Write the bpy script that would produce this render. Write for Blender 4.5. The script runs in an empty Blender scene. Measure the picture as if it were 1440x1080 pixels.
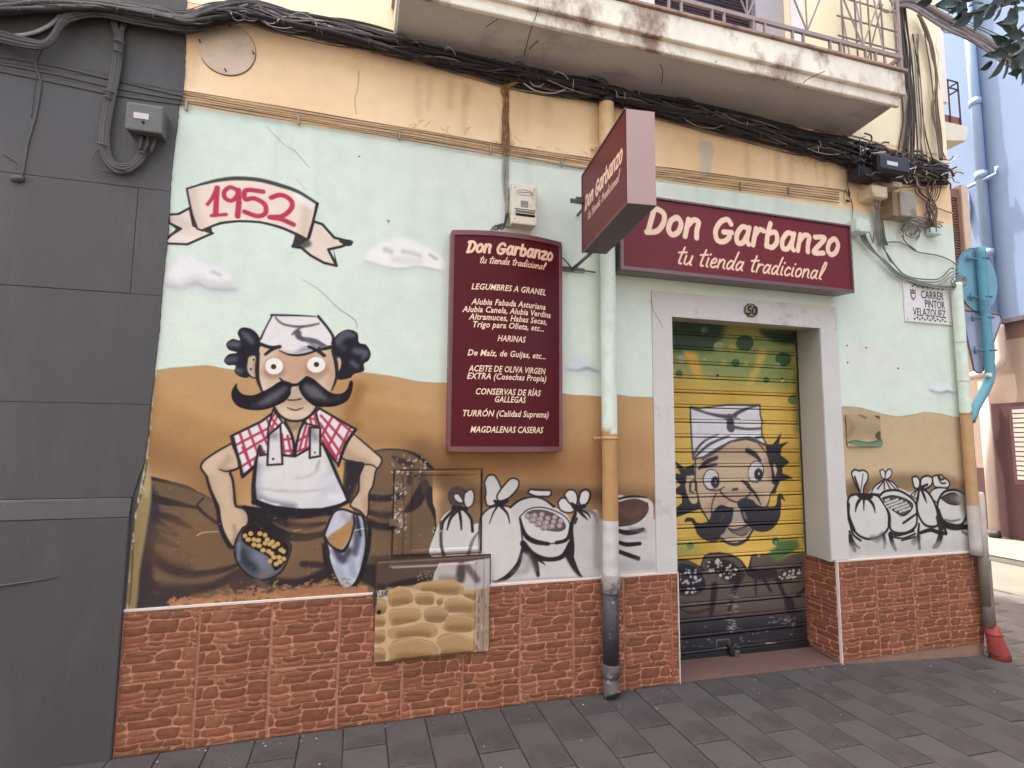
import bpy, math, random
import numpy as np
from mathutils import Vector, Matrix
from mathutils.geometry import tessellate_polygon
R_ = math.radians
rng = random.Random(7)
nr = np.random.RandomState(11)
S = bpy.context.scene
COL = S.collection

# ------------------------------------------------------------------ camera
F = 756.73
CAM = Vector((0.0, -3.0367, 1.5))
RW = Matrix(((0.96136631, -0.27516101, 0.00782506),
             (0.03464383, 0.0927413, -0.99508736),
             (0.27308354, 0.95691456, 0.09869099)))   # rows: right, down, forward in world axes
cd = bpy.data.cameras.new('camera')
cd.sensor_fit = 'HORIZONTAL'; cd.sensor_width = 36.0
cd.lens = F / 1440 * 36.0
cd.clip_start = 0.05; cd.clip_end = 500
co = bpy.data.objects.new('camera', cd); COL.objects.link(co)
r_, d_, f_ = RW[0], RW[1], RW[2]
co.matrix_world = Matrix(((r_[0], -d_[0], -f_[0], CAM[0]), (r_[1], -d_[1], -f_[1], CAM[1]),
                          (r_[2], -d_[2], -f_[2], CAM[2]), (0, 0, 0, 1)))
S.camera = co

# ------------------------------------------------------------------ sky, sun, exposure
SUN_TO = Vector((-1.57, 4.7, 18.0)).normalized()      # direction towards the sun (behind the shop)
el = math.asin(SUN_TO.z); az = math.atan2(SUN_TO.x, SUN_TO.y)
w = bpy.data.worlds.new('World'); S.world = w; w.use_nodes = True
nt = w.node_tree; bg = nt.nodes['Background']
sk = nt.nodes.new('ShaderNodeTexSky'); sk.sky_type = 'NISHITA'; sk.sun_disc = False
sk.sun_elevation = el; sk.sun_rotation = az
sk.dust_density = 5.0; sk.air_density = 1.0; sk.ozone_density = 0.6
tint = nt.nodes.new('ShaderNodeMix'); tint.data_type = 'RGBA'; tint.blend_type = 'MULTIPLY'
tint.inputs[0].default_value = 1.0; tint.inputs[7].default_value = (0.98, 0.91, 0.76, 1)   # hazy, warm-balanced sky
nt.links.new(sk.outputs[0], tint.inputs[6]); nt.links.new(tint.outputs[2], bg.inputs[0])
bg.inputs[1].default_value = 0.15
sl = bpy.data.lights.new('sun', 'SUN'); sl.energy = 2.0; sl.angle = R_(0.53); sl.color = (1, 0.94, 0.85)
so = bpy.data.objects.new('sun', sl); COL.objects.link(so)
so.rotation_euler = (-SUN_TO).to_track_quat('-Z', 'Y').to_euler(); so.location = (0, 0, 20)
S.view_settings.view_transform = 'Standard'; S.view_settings.look = 'None'
S.view_settings.gamma = 1; S.view_settings.use_curve_mapping = False
S.view_settings.exposure = 3.15
S.cycles.transparent_max_bounces = 16
S.cycles.max_bounces = 6

# ------------------------------------------------------------------ helpers
def lin(c):
    c = np.asarray(c, dtype=float) / 255.0
    return np.where(c <= 0.04045, c / 12.92, ((c + 0.055) / 1.055) ** 2.4)

def P(px, py, Y=0.0):
    """photo point -> world point on the vertical plane y = Y"""
    a, b = px - 720, py - 540
    d = r_ * a + d_ * b + f_ * F
    return CAM + d * ((Y - CAM.y) / d.y)

def tag(o, label=None, cat=None, group=None, kind=None):
    if label: o['label'] = label
    if cat: o['category'] = cat
    if group: o['group'] = group
    if kind: o['kind'] = kind
    return o

def thing(name, label, cat, loc=(0, 0, 0), rz=0, group=None):
    o = bpy.data.objects.new(name, None); COL.objects.link(o)
    o.empty_display_size = 0.1
    o.location = loc; o.rotation_euler = (0, 0, rz)
    return tag(o, label, cat, group)

MATS = {}
def mat(name, c, rough=0.8, var=0.12, vscale=3.0, bump=0.15, bscale=60.0, spec=0.3, metal=0.0,
        dirt=None, dscale=2.0, damt=0.5, vcol=False, rnd=0.0, stretch=(1, 1, 1), bdist=0.01):
    """procedural material: base colour + soft mottling + optional dirt patches + fine relief"""
    if name in MATS: return MATS[name]
    m = bpy.data.materials.new(name); m.use_nodes = True; MATS[name] = m
    n = m.node_tree.nodes; l = m.node_tree.links
    b = n['Principled BSDF']
    b.inputs['Roughness'].default_value = rough; b.inputs['Specular IOR Level'].default_value = spec
    b.inputs['Metallic'].default_value = metal
    tc = n.new('ShaderNodeTexCoord'); mp = n.new('ShaderNodeMapping'); mp.inputs['Scale'].default_value = stretch
    l.new(tc.outputs['Object'], mp.inputs[0])
    if vcol:
        src = n.new('ShaderNodeAttribute'); src.attribute_name = 'Col'; base = src.outputs['Color']
    else:
        src = n.new('ShaderNodeRGB'); src.outputs[0].default_value = (*lin(c), 1); base = src.outputs[0]
    nz = n.new('ShaderNodeTexNoise'); nz.inputs['Scale'].default_value = vscale
    nz.inputs['Detail'].default_value = 8; nz.inputs['Roughness'].default_value = 0.62
    l.new(mp.outputs[0], nz.inputs['Vector'])
    mr = n.new('ShaderNodeMapRange'); mr.inputs[1].default_value = 0.25; mr.inputs[2].default_value = 0.75
    mr.inputs[3].default_value = 1 - var; mr.inputs[4].default_value = 1 + var
    l.new(nz.outputs['Fac'], mr.inputs[0])
    val = mr.outputs[0]
    if rnd:
        oi = n.new('ShaderNodeObjectInfo'); m2 = n.new('ShaderNodeMapRange')
        m2.inputs[3].default_value = 1 - rnd; m2.inputs[4].default_value = 1 + rnd
        l.new(oi.outputs['Random'], m2.inputs[0])
        mm = n.new('ShaderNodeMath'); mm.operation = 'MULTIPLY'; l.new(val, mm.inputs[0]); l.new(m2.outputs[0], mm.inputs[1])
        val = mm.outputs[0]
    hv = n.new('ShaderNodeVectorMath'); hv.operation = 'SCALE'
    l.new(base, hv.inputs[0]); l.new(val, hv.inputs[3])
    out = hv.outputs[0]
    if dirt is not None:
        dn = n.new('ShaderNodeTexNoise'); dn.inputs['Scale'].default_value = dscale
        dn.inputs['Detail'].default_value = 10; dn.inputs['Roughness'].default_value = 0.7
        l.new(mp.outputs[0], dn.inputs['Vector'])
        dr = n.new('ShaderNodeValToRGB'); dr.color_ramp.elements[0].position = 0.62 - 0.22 * damt
        dr.color_ramp.elements[1].position = 0.70 - 0.1 * damt
        dr.color_ramp.elements[0].color = (0, 0, 0, 1); dr.color_ramp.elements[1].color = (1, 1, 1, 1)
        l.new(dn.outputs['Fac'], dr.inputs[0])
        mx = n.new('ShaderNodeMix'); mx.data_type = 'RGBA'; l.new(dr.outputs[0], mx.inputs[0])
        l.new(out, mx.inputs[6]); mx.inputs[7].default_value = (*lin(dirt), 1); out = mx.outputs[2]
    l.new(out, b.inputs['Base Color'])
    if bump:
        bn = n.new('ShaderNodeTexNoise'); bn.inputs['Scale'].default_value = bscale; bn.inputs['Detail'].default_value = 6
        l.new(mp.outputs[0], bn.inputs['Vector'])
        bp = n.new('ShaderNodeBump'); bp.inputs['Strength'].default_value = bump; bp.inputs['Distance'].default_value = bdist
        l.new(bn.outputs['Fac'], bp.inputs['Height']); l.new(bp.outputs[0], b.inputs['Normal'])
    return m

class MB:
    """collects geometry, links it as one mesh object"""
    def __init__(s): s.v = []; s.f = []; s.mi = []; s.c = []; s.sm = []
    def face(s, f, mi=0, sm=False): s.f.append(tuple(f)); s.mi.append(mi); s.sm.append(sm)
    def vert(s, p, c=None): s.v.append(tuple(p)); s.c.append(c); return len(s.v) - 1
    def hexa(s, p, mi=0, c=None):
        k = len(s.v); s.v += [tuple(q) for q in p]; s.c += [c] * 8
        for f in ((0, 3, 2, 1), (4, 5, 6, 7), (0, 1, 5, 4), (1, 2, 6, 5), (2, 3, 7, 6), (3, 0, 4, 7)):
            s.face([k + i for i in f], mi)
    def box(s, x0, x1, y0, y1, z0, z1, mi=0, c=None):
        s.hexa([(x0, y0, z0), (x1, y0, z0), (x1, y1, z0), (x0, y1, z0),
                (x0, y0, z1), (x1, y0, z1), (x1, y1, z1), (x0, y1, z1)], mi, c)
    def bbox(s, x0, x1, y0, y1, z0, z1, b=0.006, mi=0, c=None):
        """box with chamfered edges"""
        import bmesh
        bm = bmesh.new(); bmesh.ops.create_cube(bm, size=1)
        for v in bm.verts:
            v.co = Vector(((x0 + x1) / 2 + v.co.x * (x1 - x0), (y0 + y1) / 2 + v.co.y * (y1 - y0), (z0 + z1) / 2 + v.co.z * (z1 - z0)))
        bmesh.ops.bevel(bm, geom=bm.edges[:], offset=b, segments=2, affect='EDGES', profile=0.5)
        k = len(s.v); bm.verts.ensure_lookup_table()
        for v in bm.verts: s.vert(v.co, c)
        for f in bm.faces: s.face([k + v.index for v in f.verts], mi)
        bm.free()
    def prism(s, pts, y0, y1, mi=0, c=None):
        """polygon of (x,z) points extruded from y0 to y1 (y0 in front)"""
        n = len(pts); k = len(s.v)
        for (x, z) in pts: s.vert((x, y0, z), c)
        for (x, z) in pts: s.vert((x, y1, z), c)
        for t in tessellate_polygon([[Vector((x, z, 0)) for x, z in pts]]):
            s.face([k + i for i in t], mi)
        for i in range(n): s.face((k + i, k + (i + 1) % n, k + n + (i + 1) % n, k + n + i), mi)
    def tube(s, pts, r, n=6, mi=0, sm=True, caps=True, c=None):
        pts = [Vector(p) for p in pts]; m = len(pts); k = len(s.v)
        rr = r if isinstance(r, (list, tuple)) else [r] * m
        prev = None
        for i, p in enumerate(pts):
            t = (pts[min(i + 1, m - 1)] - pts[max(i - 1, 0)])
            if t.length < 1e-9: t = Vector((0, 0, 1))
            t.normalize()
            if prev is None:
                a = t.orthogonal().normalized()
            else:
                a = (prev - t * prev.dot(t))
                a = a.normalized() if a.length > 1e-6 else t.orthogonal().normalized()
            prev = a; b = t.cross(a)
            for j in range(n):
                th = 2 * math.pi * j / n
                s.vert(p + (a * math.cos(th) + b * math.sin(th)) * rr[i], c)
        for i in range(m - 1):
            for j in range(n):
                s.face((k + i * n + j, k + i * n + (j + 1) % n, k + (i + 1) * n + (j + 1) % n, k + (i + 1) * n + j), mi, sm)
        if caps:
            s.face([k + j for j in reversed(range(n))], mi); s.face([k + (m - 1) * n + j for j in range(n)], mi)
    def build(s, name, mats, parent=None, kind=None):
        me = bpy.data.meshes.new(name); me.from_pydata(s.v, [], s.f)
        mats = mats if isinstance(mats, (list, tuple)) else [mats]
        for m in mats: me.materials.append(m)
        me.polygons.foreach_set('material_index', s.mi); me.polygons.foreach_set('use_smooth', s.sm)
        if any(c is not None for c in s.c):
            a = me.color_attributes.new('Col', 'FLOAT_COLOR', 'POINT')
            arr = np.ones((len(s.v), 4), dtype=np.float32)
            for i, c in enumerate(s.c):
                if c is not None: arr[i, :3] = c
            a.data.foreach_set('color', arr.ravel())
        me.update()
        o = bpy.data.objects.new(name, me); COL.objects.link(o)
        if parent: o.parent = parent
        if kind: o['kind'] = kind
        return o

def rel(o, parent):
    """parent an object whose mesh is in world coordinates under a root at parent's location"""
    o.parent = parent; o.location = -Vector(parent.location) if parent.rotation_euler.z == 0 else (0, 0, 0)
    return o

def spline(pts, closed=False, n=6):
    """Catmull-Rom through 2- or 3-D points"""
    p = np.asarray(pts, dtype=float); m = len(p); out = []
    rngi = range(m) if closed else range(m - 1)
    for i in rngi:
        if closed: a, b, c, d = p[(i - 1) % m], p[i], p[(i + 1) % m], p[(i + 2) % m]
        else: a, b, c, d = p[max(i - 1, 0)], p[i], p[i + 1], p[min(i + 2, m - 1)]
        for k in range(n):
            t = k / n
            out.append(0.5 * ((2 * b) + (-a + c) * t + (2 * a - 5 * b + 4 * c - d) * t * t + (-a + 3 * b - 3 * c + d) * t ** 3))
    if not closed: out.append(p[-1])
    return np.array(out)

# ------------------------------------------------------------------ paint canvas: colours laid on a wall plane, baked to mesh colours
class Canvas:
    def __init__(s, x0, x1, z0, z1, res, Y, base):
        s.x0, s.x1, s.z0, s.z1, s.res, s.Y = x0, x1, z0, z1, res, Y
        s.w = int(round((x1 - x0) / res)) + 1; s.h = int(round((z1 - z0) / res)) + 1
        s.c = np.empty((s.h, s.w, 3), dtype=np.float32); s.c[:] = base
        s.id = np.zeros((s.h, s.w), dtype=np.uint8); s.cur = 0; s.clip = None
    def T(s, pts, world=False):
        out = []
        for q in pts:
            if world: x, z = q
            else:
                p = P(q[0], q[1], s.Y); x, z = p.x, p.z
            out.append(((x - s.x0) / s.res, (z - s.z0) / s.res))
        return np.array(out)
    def scale(s, q):
        a = P(q[0], q[1], s.Y); b = P(q[0] + 1, q[1], s.Y); c = P(q[0], q[1] + 1, s.Y)
        return ((b - a).length * 0.5 + (c - a).length * 0.5) / s.res
    def poly_mask(s, q):
        """anti-aliased even-odd coverage; returns (i0,j0,mask)"""
        j0 = max(int(q[:, 0].min()) - 1, 0); j1 = min(int(q[:, 0].max()) + 3, s.w)
        i0 = max(int(q[:, 1].min()) - 1, 0); i1 = min(int(q[:, 1].max()) + 3, s.h)
        if j1 <= j0 or i1 <= i0: return None
        m = np.zeros((i1 - i0, j1 - j0), dtype=np.float32); SS = 3
        x1, y1 = q[:, 0], q[:, 1]; x2, y2 = np.roll(x1, -1), np.roll(y1, -1)
        cols = np.arange(j0, j1, dtype=np.float32)
        for i in range(i0, i1):
            for k in range(SS):
                y = i - 0.5 + (k + 0.5) / SS
                hit = ((y1 <= y) & (y2 > y)) | ((y2 <= y) & (y1 > y))
                if not hit.any(): continue
                xs = np.sort(x1[hit] + (y - y1[hit]) / (y2[hit] - y1[hit]) * (x2[hit] - x1[hit]))
                for a, b in zip(xs[::2], xs[1::2]):
                    m[i - i0] += np.clip(np.minimum(cols + 0.5, b) - np.maximum(cols - 0.5, a), 0, 1) / SS
        return i0, j0, m
    def comp(s, i0, j0, m, color, idset=True):
        if m is None or m.size == 0: return
        i1, j1 = i0 + m.shape[0], j0 + m.shape[1]
        if s.clip is not None: m = m * s.clip[i0:i1, j0:j1]
        s.c[i0:i1, j0:j1] = s.c[i0:i1, j0:j1] * (1 - m[..., None]) + np.asarray(color, dtype=np.float32) * m[..., None]
        if idset and s.cur: s.id[i0:i1, j0:j1][m > 0.5] = s.cur
    def blur(s, m, r):
        r = int(max(r, 0))
        if r < 1: return m
        for _ in range(2):
            for ax in (0, 1):
                cs = np.cumsum(np.pad(m, [(r + 1, r) if a == ax else (0, 0) for a in (0, 1)]), axis=ax)
                m = (cs[2 * r + 1:] - cs[:-2 * r - 1])[:m.shape[0]] / (2 * r + 1) if ax == 0 else \
                    (cs[:, 2 * r + 1:] - cs[:, :-2 * r - 1])[:, :m.shape[1]] / (2 * r + 1)
        return m
    def fill(s, pts, color, sm=True, soft=0, a=1.0, world=False, idset=True):
        q = np.asarray(pts, dtype=float)
        if sm: q = spline(q, True, 6)
        q = s.T(q, world); r = s.poly_mask(q)
        full = np.zeros((s.h, s.w), dtype=np.float32)
        if r is None: return full
        i0, j0, m = r
        if soft:
            p = int(soft) * 2 + 2
            a0, b0 = max(i0 - p, 0), max(j0 - p, 0); a1, b1 = min(i0 + m.shape[0] + p, s.h), min(j0 + m.shape[1] + p, s.w)
            mm = np.zeros((a1 - a0, b1 - b0), dtype=np.float32)
            mm[i0 - a0:i0 - a0 + m.shape[0], j0 - b0:j0 - b0 + m.shape[1]] = m
            m = s.blur(mm, soft); i0, j0 = a0, b0
        m = np.clip(m, 0, 1)
        s.comp(i0, j0, m * a, color, idset)
        full[i0:i0 + m.shape[0], j0:j0 + m.shape[1]] = m
        return full
    def stroke(s, pts, wd, color, soft=0.8, a=1.0, sm=True, world=False, idset=True):
        """wd: full width in photo pixels, number or list; soft: edge softness in cells"""
        q = np.asarray(pts, dtype=float); n0 = len(q)
        ws = np.interp(np.linspace(0, 1, n0), np.linspace(0, 1, len(wd)), wd) if isinstance(wd, (list, tuple)) else np.full(n0, float(wd))
        sc = s.scale(q[0]) if not world else 1.0 / s.res
        k = np.column_stack([q, ws])
        if sm and n0 > 2: k = spline(k, False, 5)
        t = s.T(k[:, :2], world); rad = k[:, 2] * 0.5 * sc
        pad = rad.max() + soft + 2
        j0 = max(int(t[:, 0].min() - pad), 0); j1 = min(int(t[:, 0].max() + pad) + 1, s.w)
        i0 = max(int(t[:, 1].min() - pad), 0); i1 = min(int(t[:, 1].max() + pad) + 1, s.h)
        if j1 <= j0 or i1 <= i0: return
        m = np.zeros((i1 - i0, j1 - j0), dtype=np.float32)
        for u in range(len(t) - 1):
            ax, ay = t[u]; bx, by = t[u + 1]; pr = max(rad[u], rad[u + 1]) + soft + 1
            c0 = max(int(min(ax, bx) - pr), j0); c1 = min(int(max(ax, bx) + pr) + 2, j1)
            r0 = max(int(min(ay, by) - pr), i0); r1 = min(int(max(ay, by) + pr) + 2, i1)
            if c1 <= c0 or r1 <= r0: continue
            X, Y = np.meshgrid(np.arange(c0, c1), np.arange(r0, r1))
            dx, dy = bx - ax, by - ay; L = dx * dx + dy * dy + 1e-9
            tt = np.clip(((X - ax) * dx + (Y - ay) * dy) / L, 0, 1)
            dd = np.hypot(X - ax - tt * dx, Y - ay - tt * dy) - (rad[u] * (1 - tt) + rad[u + 1] * tt)
            al = np.clip(0.5 - dd / (2 * soft), 0, 1)
            if soft > 1.5: al = al * al * (3 - 2 * al)
            sub = m[r0 - i0:r1 - i0, c0 - j0:c1 - j0]; np.maximum(sub, al, out=sub)
        s.comp(i0, j0, m * a, color, idset)
    def dot(s, x, y, rx, ry, color, soft=0, a=1.0, ang=0, idset=True):
        ca, sa = math.cos(ang), math.sin(ang)
        s.fill([(x + rx * math.cos(t) * ca - ry * math.sin(t) * sa, y + rx * math.cos(t) * sa + ry * math.sin(t) * ca)
                for t in np.linspace(0, 2 * math.pi, 10, endpoint=False)], color, True, soft, a, idset=idset)
    def outline(s, pts, wd, color=None, soft=0.9):
        q = list(pts) + [pts[0]]; s.stroke(q, wd, BLK if color is None else color, soft)
    def sample(s, x, z):
        i = int(min(max((z - s.z0) / s.res, 0), s.h - 1)); j = int(min(max((x - s.x0) / s.res, 0), s.w - 1))
        return tuple(lin(s.c[i, j]) * 0.97)

def noise2(h, w, cell, seed):
    r = np.random.RandomState(seed); gh, gw = int(h / cell) + 3, int(w / cell) + 3
    g = r.rand(gh, gw).astype(np.float32)
    y = np.arange(h) / cell; x = np.arange(w) / cell
    yi, xi = y.astype(int), x.astype(int); fy, fx = (y - yi)[:, None], (x - xi)[None]
    fy = fy * fy * (3 - 2 * fy); fx = fx * fx * (3 - 2 * fx)
    a = g[yi][:, xi]; b = g[yi][:, xi + 1]; c = g[yi + 1][:, xi]; d = g[yi + 1][:, xi + 1]
    return (a * (1 - fx) + b * fx) * (1 - fy) + (c * (1 - fx) + d * fx) * fy
# ------------------------------------------------------------------ the painted front (colours as paint, laid out on the wall plane)
BLK = (44, 36, 38)
def zz(ox, oy, s):
    return lambda *p: [(ox + p[i] / s, oy + p[i + 1] / s) for i in range(0, len(p), 2)]
A = zz(300, 430, 6.0); B = zz(270, 560, 4.91); Cc = zz(180, 640, 4.8); D = zz(420, 620, 4.8)
E_ = zz(620, 640, 4.5); G = zz(1170, 560, 4.696); H = zz(220, 230, 4.8)

W0 = Canvas(-1.06, 4.535, 0.655, 3.80, 0.0033, 0.0, (217, 225, 209))
c = W0
# uneven sky blue
for i, (cell, amt) in enumerate(((260, 9), (60, 4))):
    nz = noise2(c.h, c.w, cell, 3 + i)[..., None] - 0.5
    c.c += nz * np.array([1.0, 0.5, 0.35]) * amt * 2
PEACH = (250, 216, 172)
c.fill([(-1.1, 3.215), (4.6, 3.215), (4.6, 3.9), (-1.1, 3.9)], PEACH, False, world=True, idset=False)
nz = noise2(c.h, c.w, 200, 9)[..., None] - 0.5
zz_ = (np.arange(c.h) * c.res + c.z0)
up = (zz_ > 3.216)[:, None, None]
c.c += up * nz * np.array([14, 22, 30])
# rain streaks under the cable line
rs = np.random.RandomState(5)
for k in range(46):
    x = rs.uniform(-0.9, 4.4); L = rs.uniform(0.08, 0.7)
    c.stroke([(x, 3.2), (x + rs.uniform(-.01, .01), 3.2 - L)], rs.uniform(0.012, 0.05), (186, 196, 182), 7, rs.uniform(0.06, 0.26), world=True)
for k in range(26):
    x = rs.uniform(-0.9, 4.4); L = rs.uniform(0.08, 0.3)
    c.stroke([(x, 3.62), (x + rs.uniform(-.02, .02), 3.62 - L)], rs.uniform(0.02, 0.06), (196, 160, 118), 8, rs.uniform(0.1, 0.35), world=True)
# bare plaster patches and cracks in the peach band
c.fill([(982, 203), (996, 198), (1003, 208), (1001, 232), (996, 250), (983, 248), (985, 225)], (214, 196, 172), True, 1)
c.fill([(746, 150), (766, 148), (790, 160), (800, 178), (780, 185), (760, 172)], (238, 208, 168), True, 6, .6)
c.stroke([(505, 100), (503, 125), (499, 140), (501, 160)], .9, (160, 120, 80), .8, .8)
for k in range(34):
    x = rs.uniform(575, 860); y = 150 + (x - 575) * .2 + rs.uniform(10, 34)
    c.stroke([(x, y), (x + rs.uniform(-9, 9), y + rs.uniform(-4, 4)), (x + rs.uniform(-9, 12), y + rs.uniform(2, 9))], .7, (196, 150, 96), .8, .8)
for k in range(18):
    x = rs.uniform(1110, 1200); y = 210 + rs.uniform(-3, 22)
    c.stroke([(x, y), (x + rs.uniform(-9, 9), y + rs.uniform(-4, 4)), (x + rs.uniform(-9, 12), y + rs.uniform(2, 9))], .7, (196, 150, 96), .8, .6)
# traces left by a poster on the right
c.fill([(1190, 482), (1228, 486), (1262, 508), (1262, 520), (1193, 515), (1188, 500)], (222, 220, 210), True, 4, .8)
for q in [(1191, 486), (1218, 489), (1263, 518), (1192, 510), (546, 311), (505, 220)]: c.dot(q[0], q[1], 1.2, 1.2, (60, 55, 50))
c.stroke([(544, 309), (548, 311), (545, 315)], .8, (110, 110, 100), .8, .8)
# cracks in the blue
c.stroke([(375, 178), (388, 192), (402, 205), (415, 213), (435, 236)], [.5, .8, .6, 1.0, .5], (120, 128, 120), .8, .8)
c.stroke(A(1030, 0, 1085, 45, 1130, 72, 1200, 130, 1214, 190), [.6, 1, 1, 1, .4], (92, 96, 92), .8, .9)
c.stroke([(425, 393), (445, 405), (458, 416), (472, 430)], [.4, .7, .9, .9], (110, 115, 108), .8, .8)
c.stroke([(415, 250), (422, 258), (430, 268)], .6, (150, 155, 150), .8, .7)

# painted ochre hills
hl = [(180, 530), (216, 522), (238, 518), (262, 516), (292, 514), (318, 519), (345, 521), (400, 516), (450, 516), (490, 522), (520, 525), (556, 530), (590, 537), (632, 539)]
OCH = (192, 152, 105)
mid = [(640, 541), (700, 548), (740, 550), (787, 553), (806, 556), (822, 556), (845, 558), (866, 555), (885, 558), (915, 559), (960, 560)]
rt = [(1170, 572), (1192, 572), (1212, 574), (1240, 582), (1262, 586), (1285, 583), (1300, 580), (1322, 582), (1345, 587), (1368, 588), (1400, 588)]
c.fill(hl + [(632, 900), (120, 905)], OCH, False, idset=False)
c.fill([(620, 538)] + mid + [(960, 850), (600, 880)], OCH, False, idset=False)
c.fill([(740, 500), (1000, 500), (1000, 900), (740, 900)], (176, 130, 88), False, 45, .85, idset=False) if False else None
c.fill(rt + [(1400, 800), (1160, 800)], (193, 168, 132), False, idset=False)
ochm = (np.abs(c.c - np.array([205, 220, 212])).sum(2) > 70) & (zz_ < 2.2)[:, None]
nz = noise2(c.h, c.w, 150, 21)[..., None] - .5
c.c += ochm[..., None] * nz * np.array([22, 20, 16])
for pts, col in ((hl, (150, 140, 110)), (mid, (150, 130, 100)), (rt, (150, 140, 115))):
    c.stroke(pts, 1.0, col, 1, .8, idset=False)
# airbrushed darker ochre
for pts, wd, col, so, a in (
    ([(212, 600), (330, 640), (300, 700)], 90, (160, 112, 64), 34, .45),
    ([(214, 640), (280, 668), (300, 700)], 50, (128, 90, 56), 22, .55),
    ([(500, 560), (560, 600), (620, 640)], 60, (170, 122, 74), 30, .5),
    ([(490, 615), (560, 622), (630, 634)], 26, (150, 108, 66), 18, .5),
    ([(640, 655), (720, 650), (800, 655), (845, 652)], 42, (150, 102, 60), 22, .75),
    ([(590, 640), (650, 680), (690, 700), (760, 700), (845, 700), (925, 705)], 36, (112, 82, 54), 26, .8),
    ([(700, 700), (760, 690), (845, 695)], 16, (92, 68, 48), 12, .6),
    ([(700, 640), (790, 640), (905, 640)], 60, (168, 122, 82), 40, .5),
    ([(1194, 690), (1260, 680), (1330, 682), (1368, 700)], 24, (120, 92, 66), 14, .75),
    ([(1196, 720), (1210, 690)], 30, (110, 84, 62), 12, .7),
    ([(250, 560), (330, 590), (430, 610)], 26, (205, 160, 108), 14, .5),
    ([(520, 560), (600, 572)], 16, (206, 162, 110), 9, .5),
    ([(505, 545), (490, 590), (500, 600)], 16, (150, 105, 62), 12, .8)):
    c.stroke(pts, wd, col, so, a, idset=False)

def cloud(i, pts, shade, hi=(232, 228, 224), soft=4):
    c.cur = i
    c.fill([(x + 1, y + 4) for x, y in pts], (188, 196, 192), True, 9, .8, idset=False)
    m = c.fill(pts, hi, True, soft)
    c.clip = m
    for q, wd, col, so, a in shade: c.stroke(q, wd, col, so, a)
    c.clip = None; c.cur = 0
cloud(1, H(40, 790, 75, 720, 150, 640, 230, 620, 330, 670, 400, 690, 480, 730, 530, 790, 548, 850, 450, 858, 330, 840, 260, 820, 160, 840, 80, 832),
      [(H(60, 830, 170, 850, 270, 815, 360, 850, 540, 862), 9, (150, 152, 152), 6, .95), (H(380, 730, 430, 752), 5, (178, 176, 174), 4, .7),
       (H(80, 800, 160, 815, 260, 780, 380, 810, 500, 820), 9, (196, 194, 192), 8, .7)])
Z4 = zz(180, 230, 3.0)
cloud(2, Z4(985, 410, 1010, 370, 1050, 340, 1110, 312, 1190, 315, 1240, 340, 1300, 370, 1335, 410, 1345, 445, 1290, 455, 1230, 435, 1150, 445, 1080, 435, 1030, 415),
      [(Z4(1000, 415, 1080, 438, 1150, 447, 1230, 437, 1320, 457), 4, (172, 166, 156), 3, .8), (Z4(1085, 362, 1110, 372), 8, (176, 170, 160), 4, .5),
       (Z4(1160, 370, 1200, 378, 1230, 388), 6, (170, 164, 155), 4, .5), (Z4(1275, 385, 1300, 402), 4, (150, 145, 140), 3, .6), (Z4(1120, 405, 1230, 415), 9, (214, 212, 212), 6, .8)],
      hi=(238, 234, 226))
Z5 = zz(600, 300, 3.0)
cloud(3, Z5(585, 655, 600, 625, 630, 600, 670, 612, 700, 630, 735, 668, 690, 668, 640, 662), [(Z5(585, 662, 640, 665, 680, 655, 735, 675), 5, (140, 142, 145), 4, .9)], hi=(214, 216, 216), soft=5)
Z6 = zz(1290, 400, 5.4)
cloud(4, Z6(90, 800, 120, 750, 180, 730, 240, 750, 300, 820, 230, 830, 150, 825), [(Z6(90, 805, 170, 828, 230, 815, 300, 835), 4, (150, 152, 152), 3, .9)], hi=(226, 228, 224))

# ---- dark sacks painted behind the shopkeeper
PLN = lambda x: 862 - (x - 175) * .0696
c.fill([(617, 735), (640, 770), (700, 740), (845, 730), (1000, 730), (1000, PLN(1000)), (612, PLN(612)), (616, 790)], (204, 198, 192), False, idset=False)
c.fill([(1160, 745), (1400, 735), (1400, PLN(1400)), (1160, PLN(1160))], (208, 203, 196), False, idset=False)
c.stroke([(625, 672), (640, 690), (672, 700)], 26, (112, 82, 56), 12, .85, idset=False); c.fill([(617, 700), (640, 690), (680, 720), (676, 780), (617, 780)], (120, 94, 70), False, 5, .8, idset=False)
c.cur = 5
SACK = (116, 92, 68); DK = (52, 42, 42)
big = Cc(115, 135, 250, 165, 400, 205, 540, 280, 640, 330, 760, 335, 860, 350, 1150, 395, 1440, 370) + \
      [(488, 735), (520, 742), (560, 745), (620, 745)] + [(619, 760), (617, 790), (612, 836), (525, 842)] + Cc(1400, 975, 900, 1010, 400, 1035, 30, 1050, 60, 840, 80, 640, 120, 400, 140, 260)
m_big = c.fill(big, SACK, False)
hill2 = D(330, 130, 420, 110, 500, 72, 560, 58, 650, 58, 740, 72, 820, 110, 870, 160, 905, 185, 905, 400, 925, 480, 930, 640, 920, 790, 480, 830, 380, 500, 300, 300)
m_h2 = c.fill(hill2, (110, 88, 66), True)
c.outline(D(500, 72, 560, 58, 650, 58, 740, 72, 820, 110, 870, 160, 905, 185), [3, 2, 1.5, 2, 3, 4, 3], BLK) if False else c.stroke(D(480, 80, 560, 60, 650, 58, 740, 72, 820, 112, 870, 160, 905, 188), [1, 2, 2, 3, 5, 6, 4], BLK, 1.5)
cm = np.clip(m_big + m_h2, 0, 1); c.clip = cm
n_ = noise2(c.h, c.w, 40, 33)[..., None] - .5
c.c += cm[..., None] * n_ * np.array([18, 14, 10])
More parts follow.
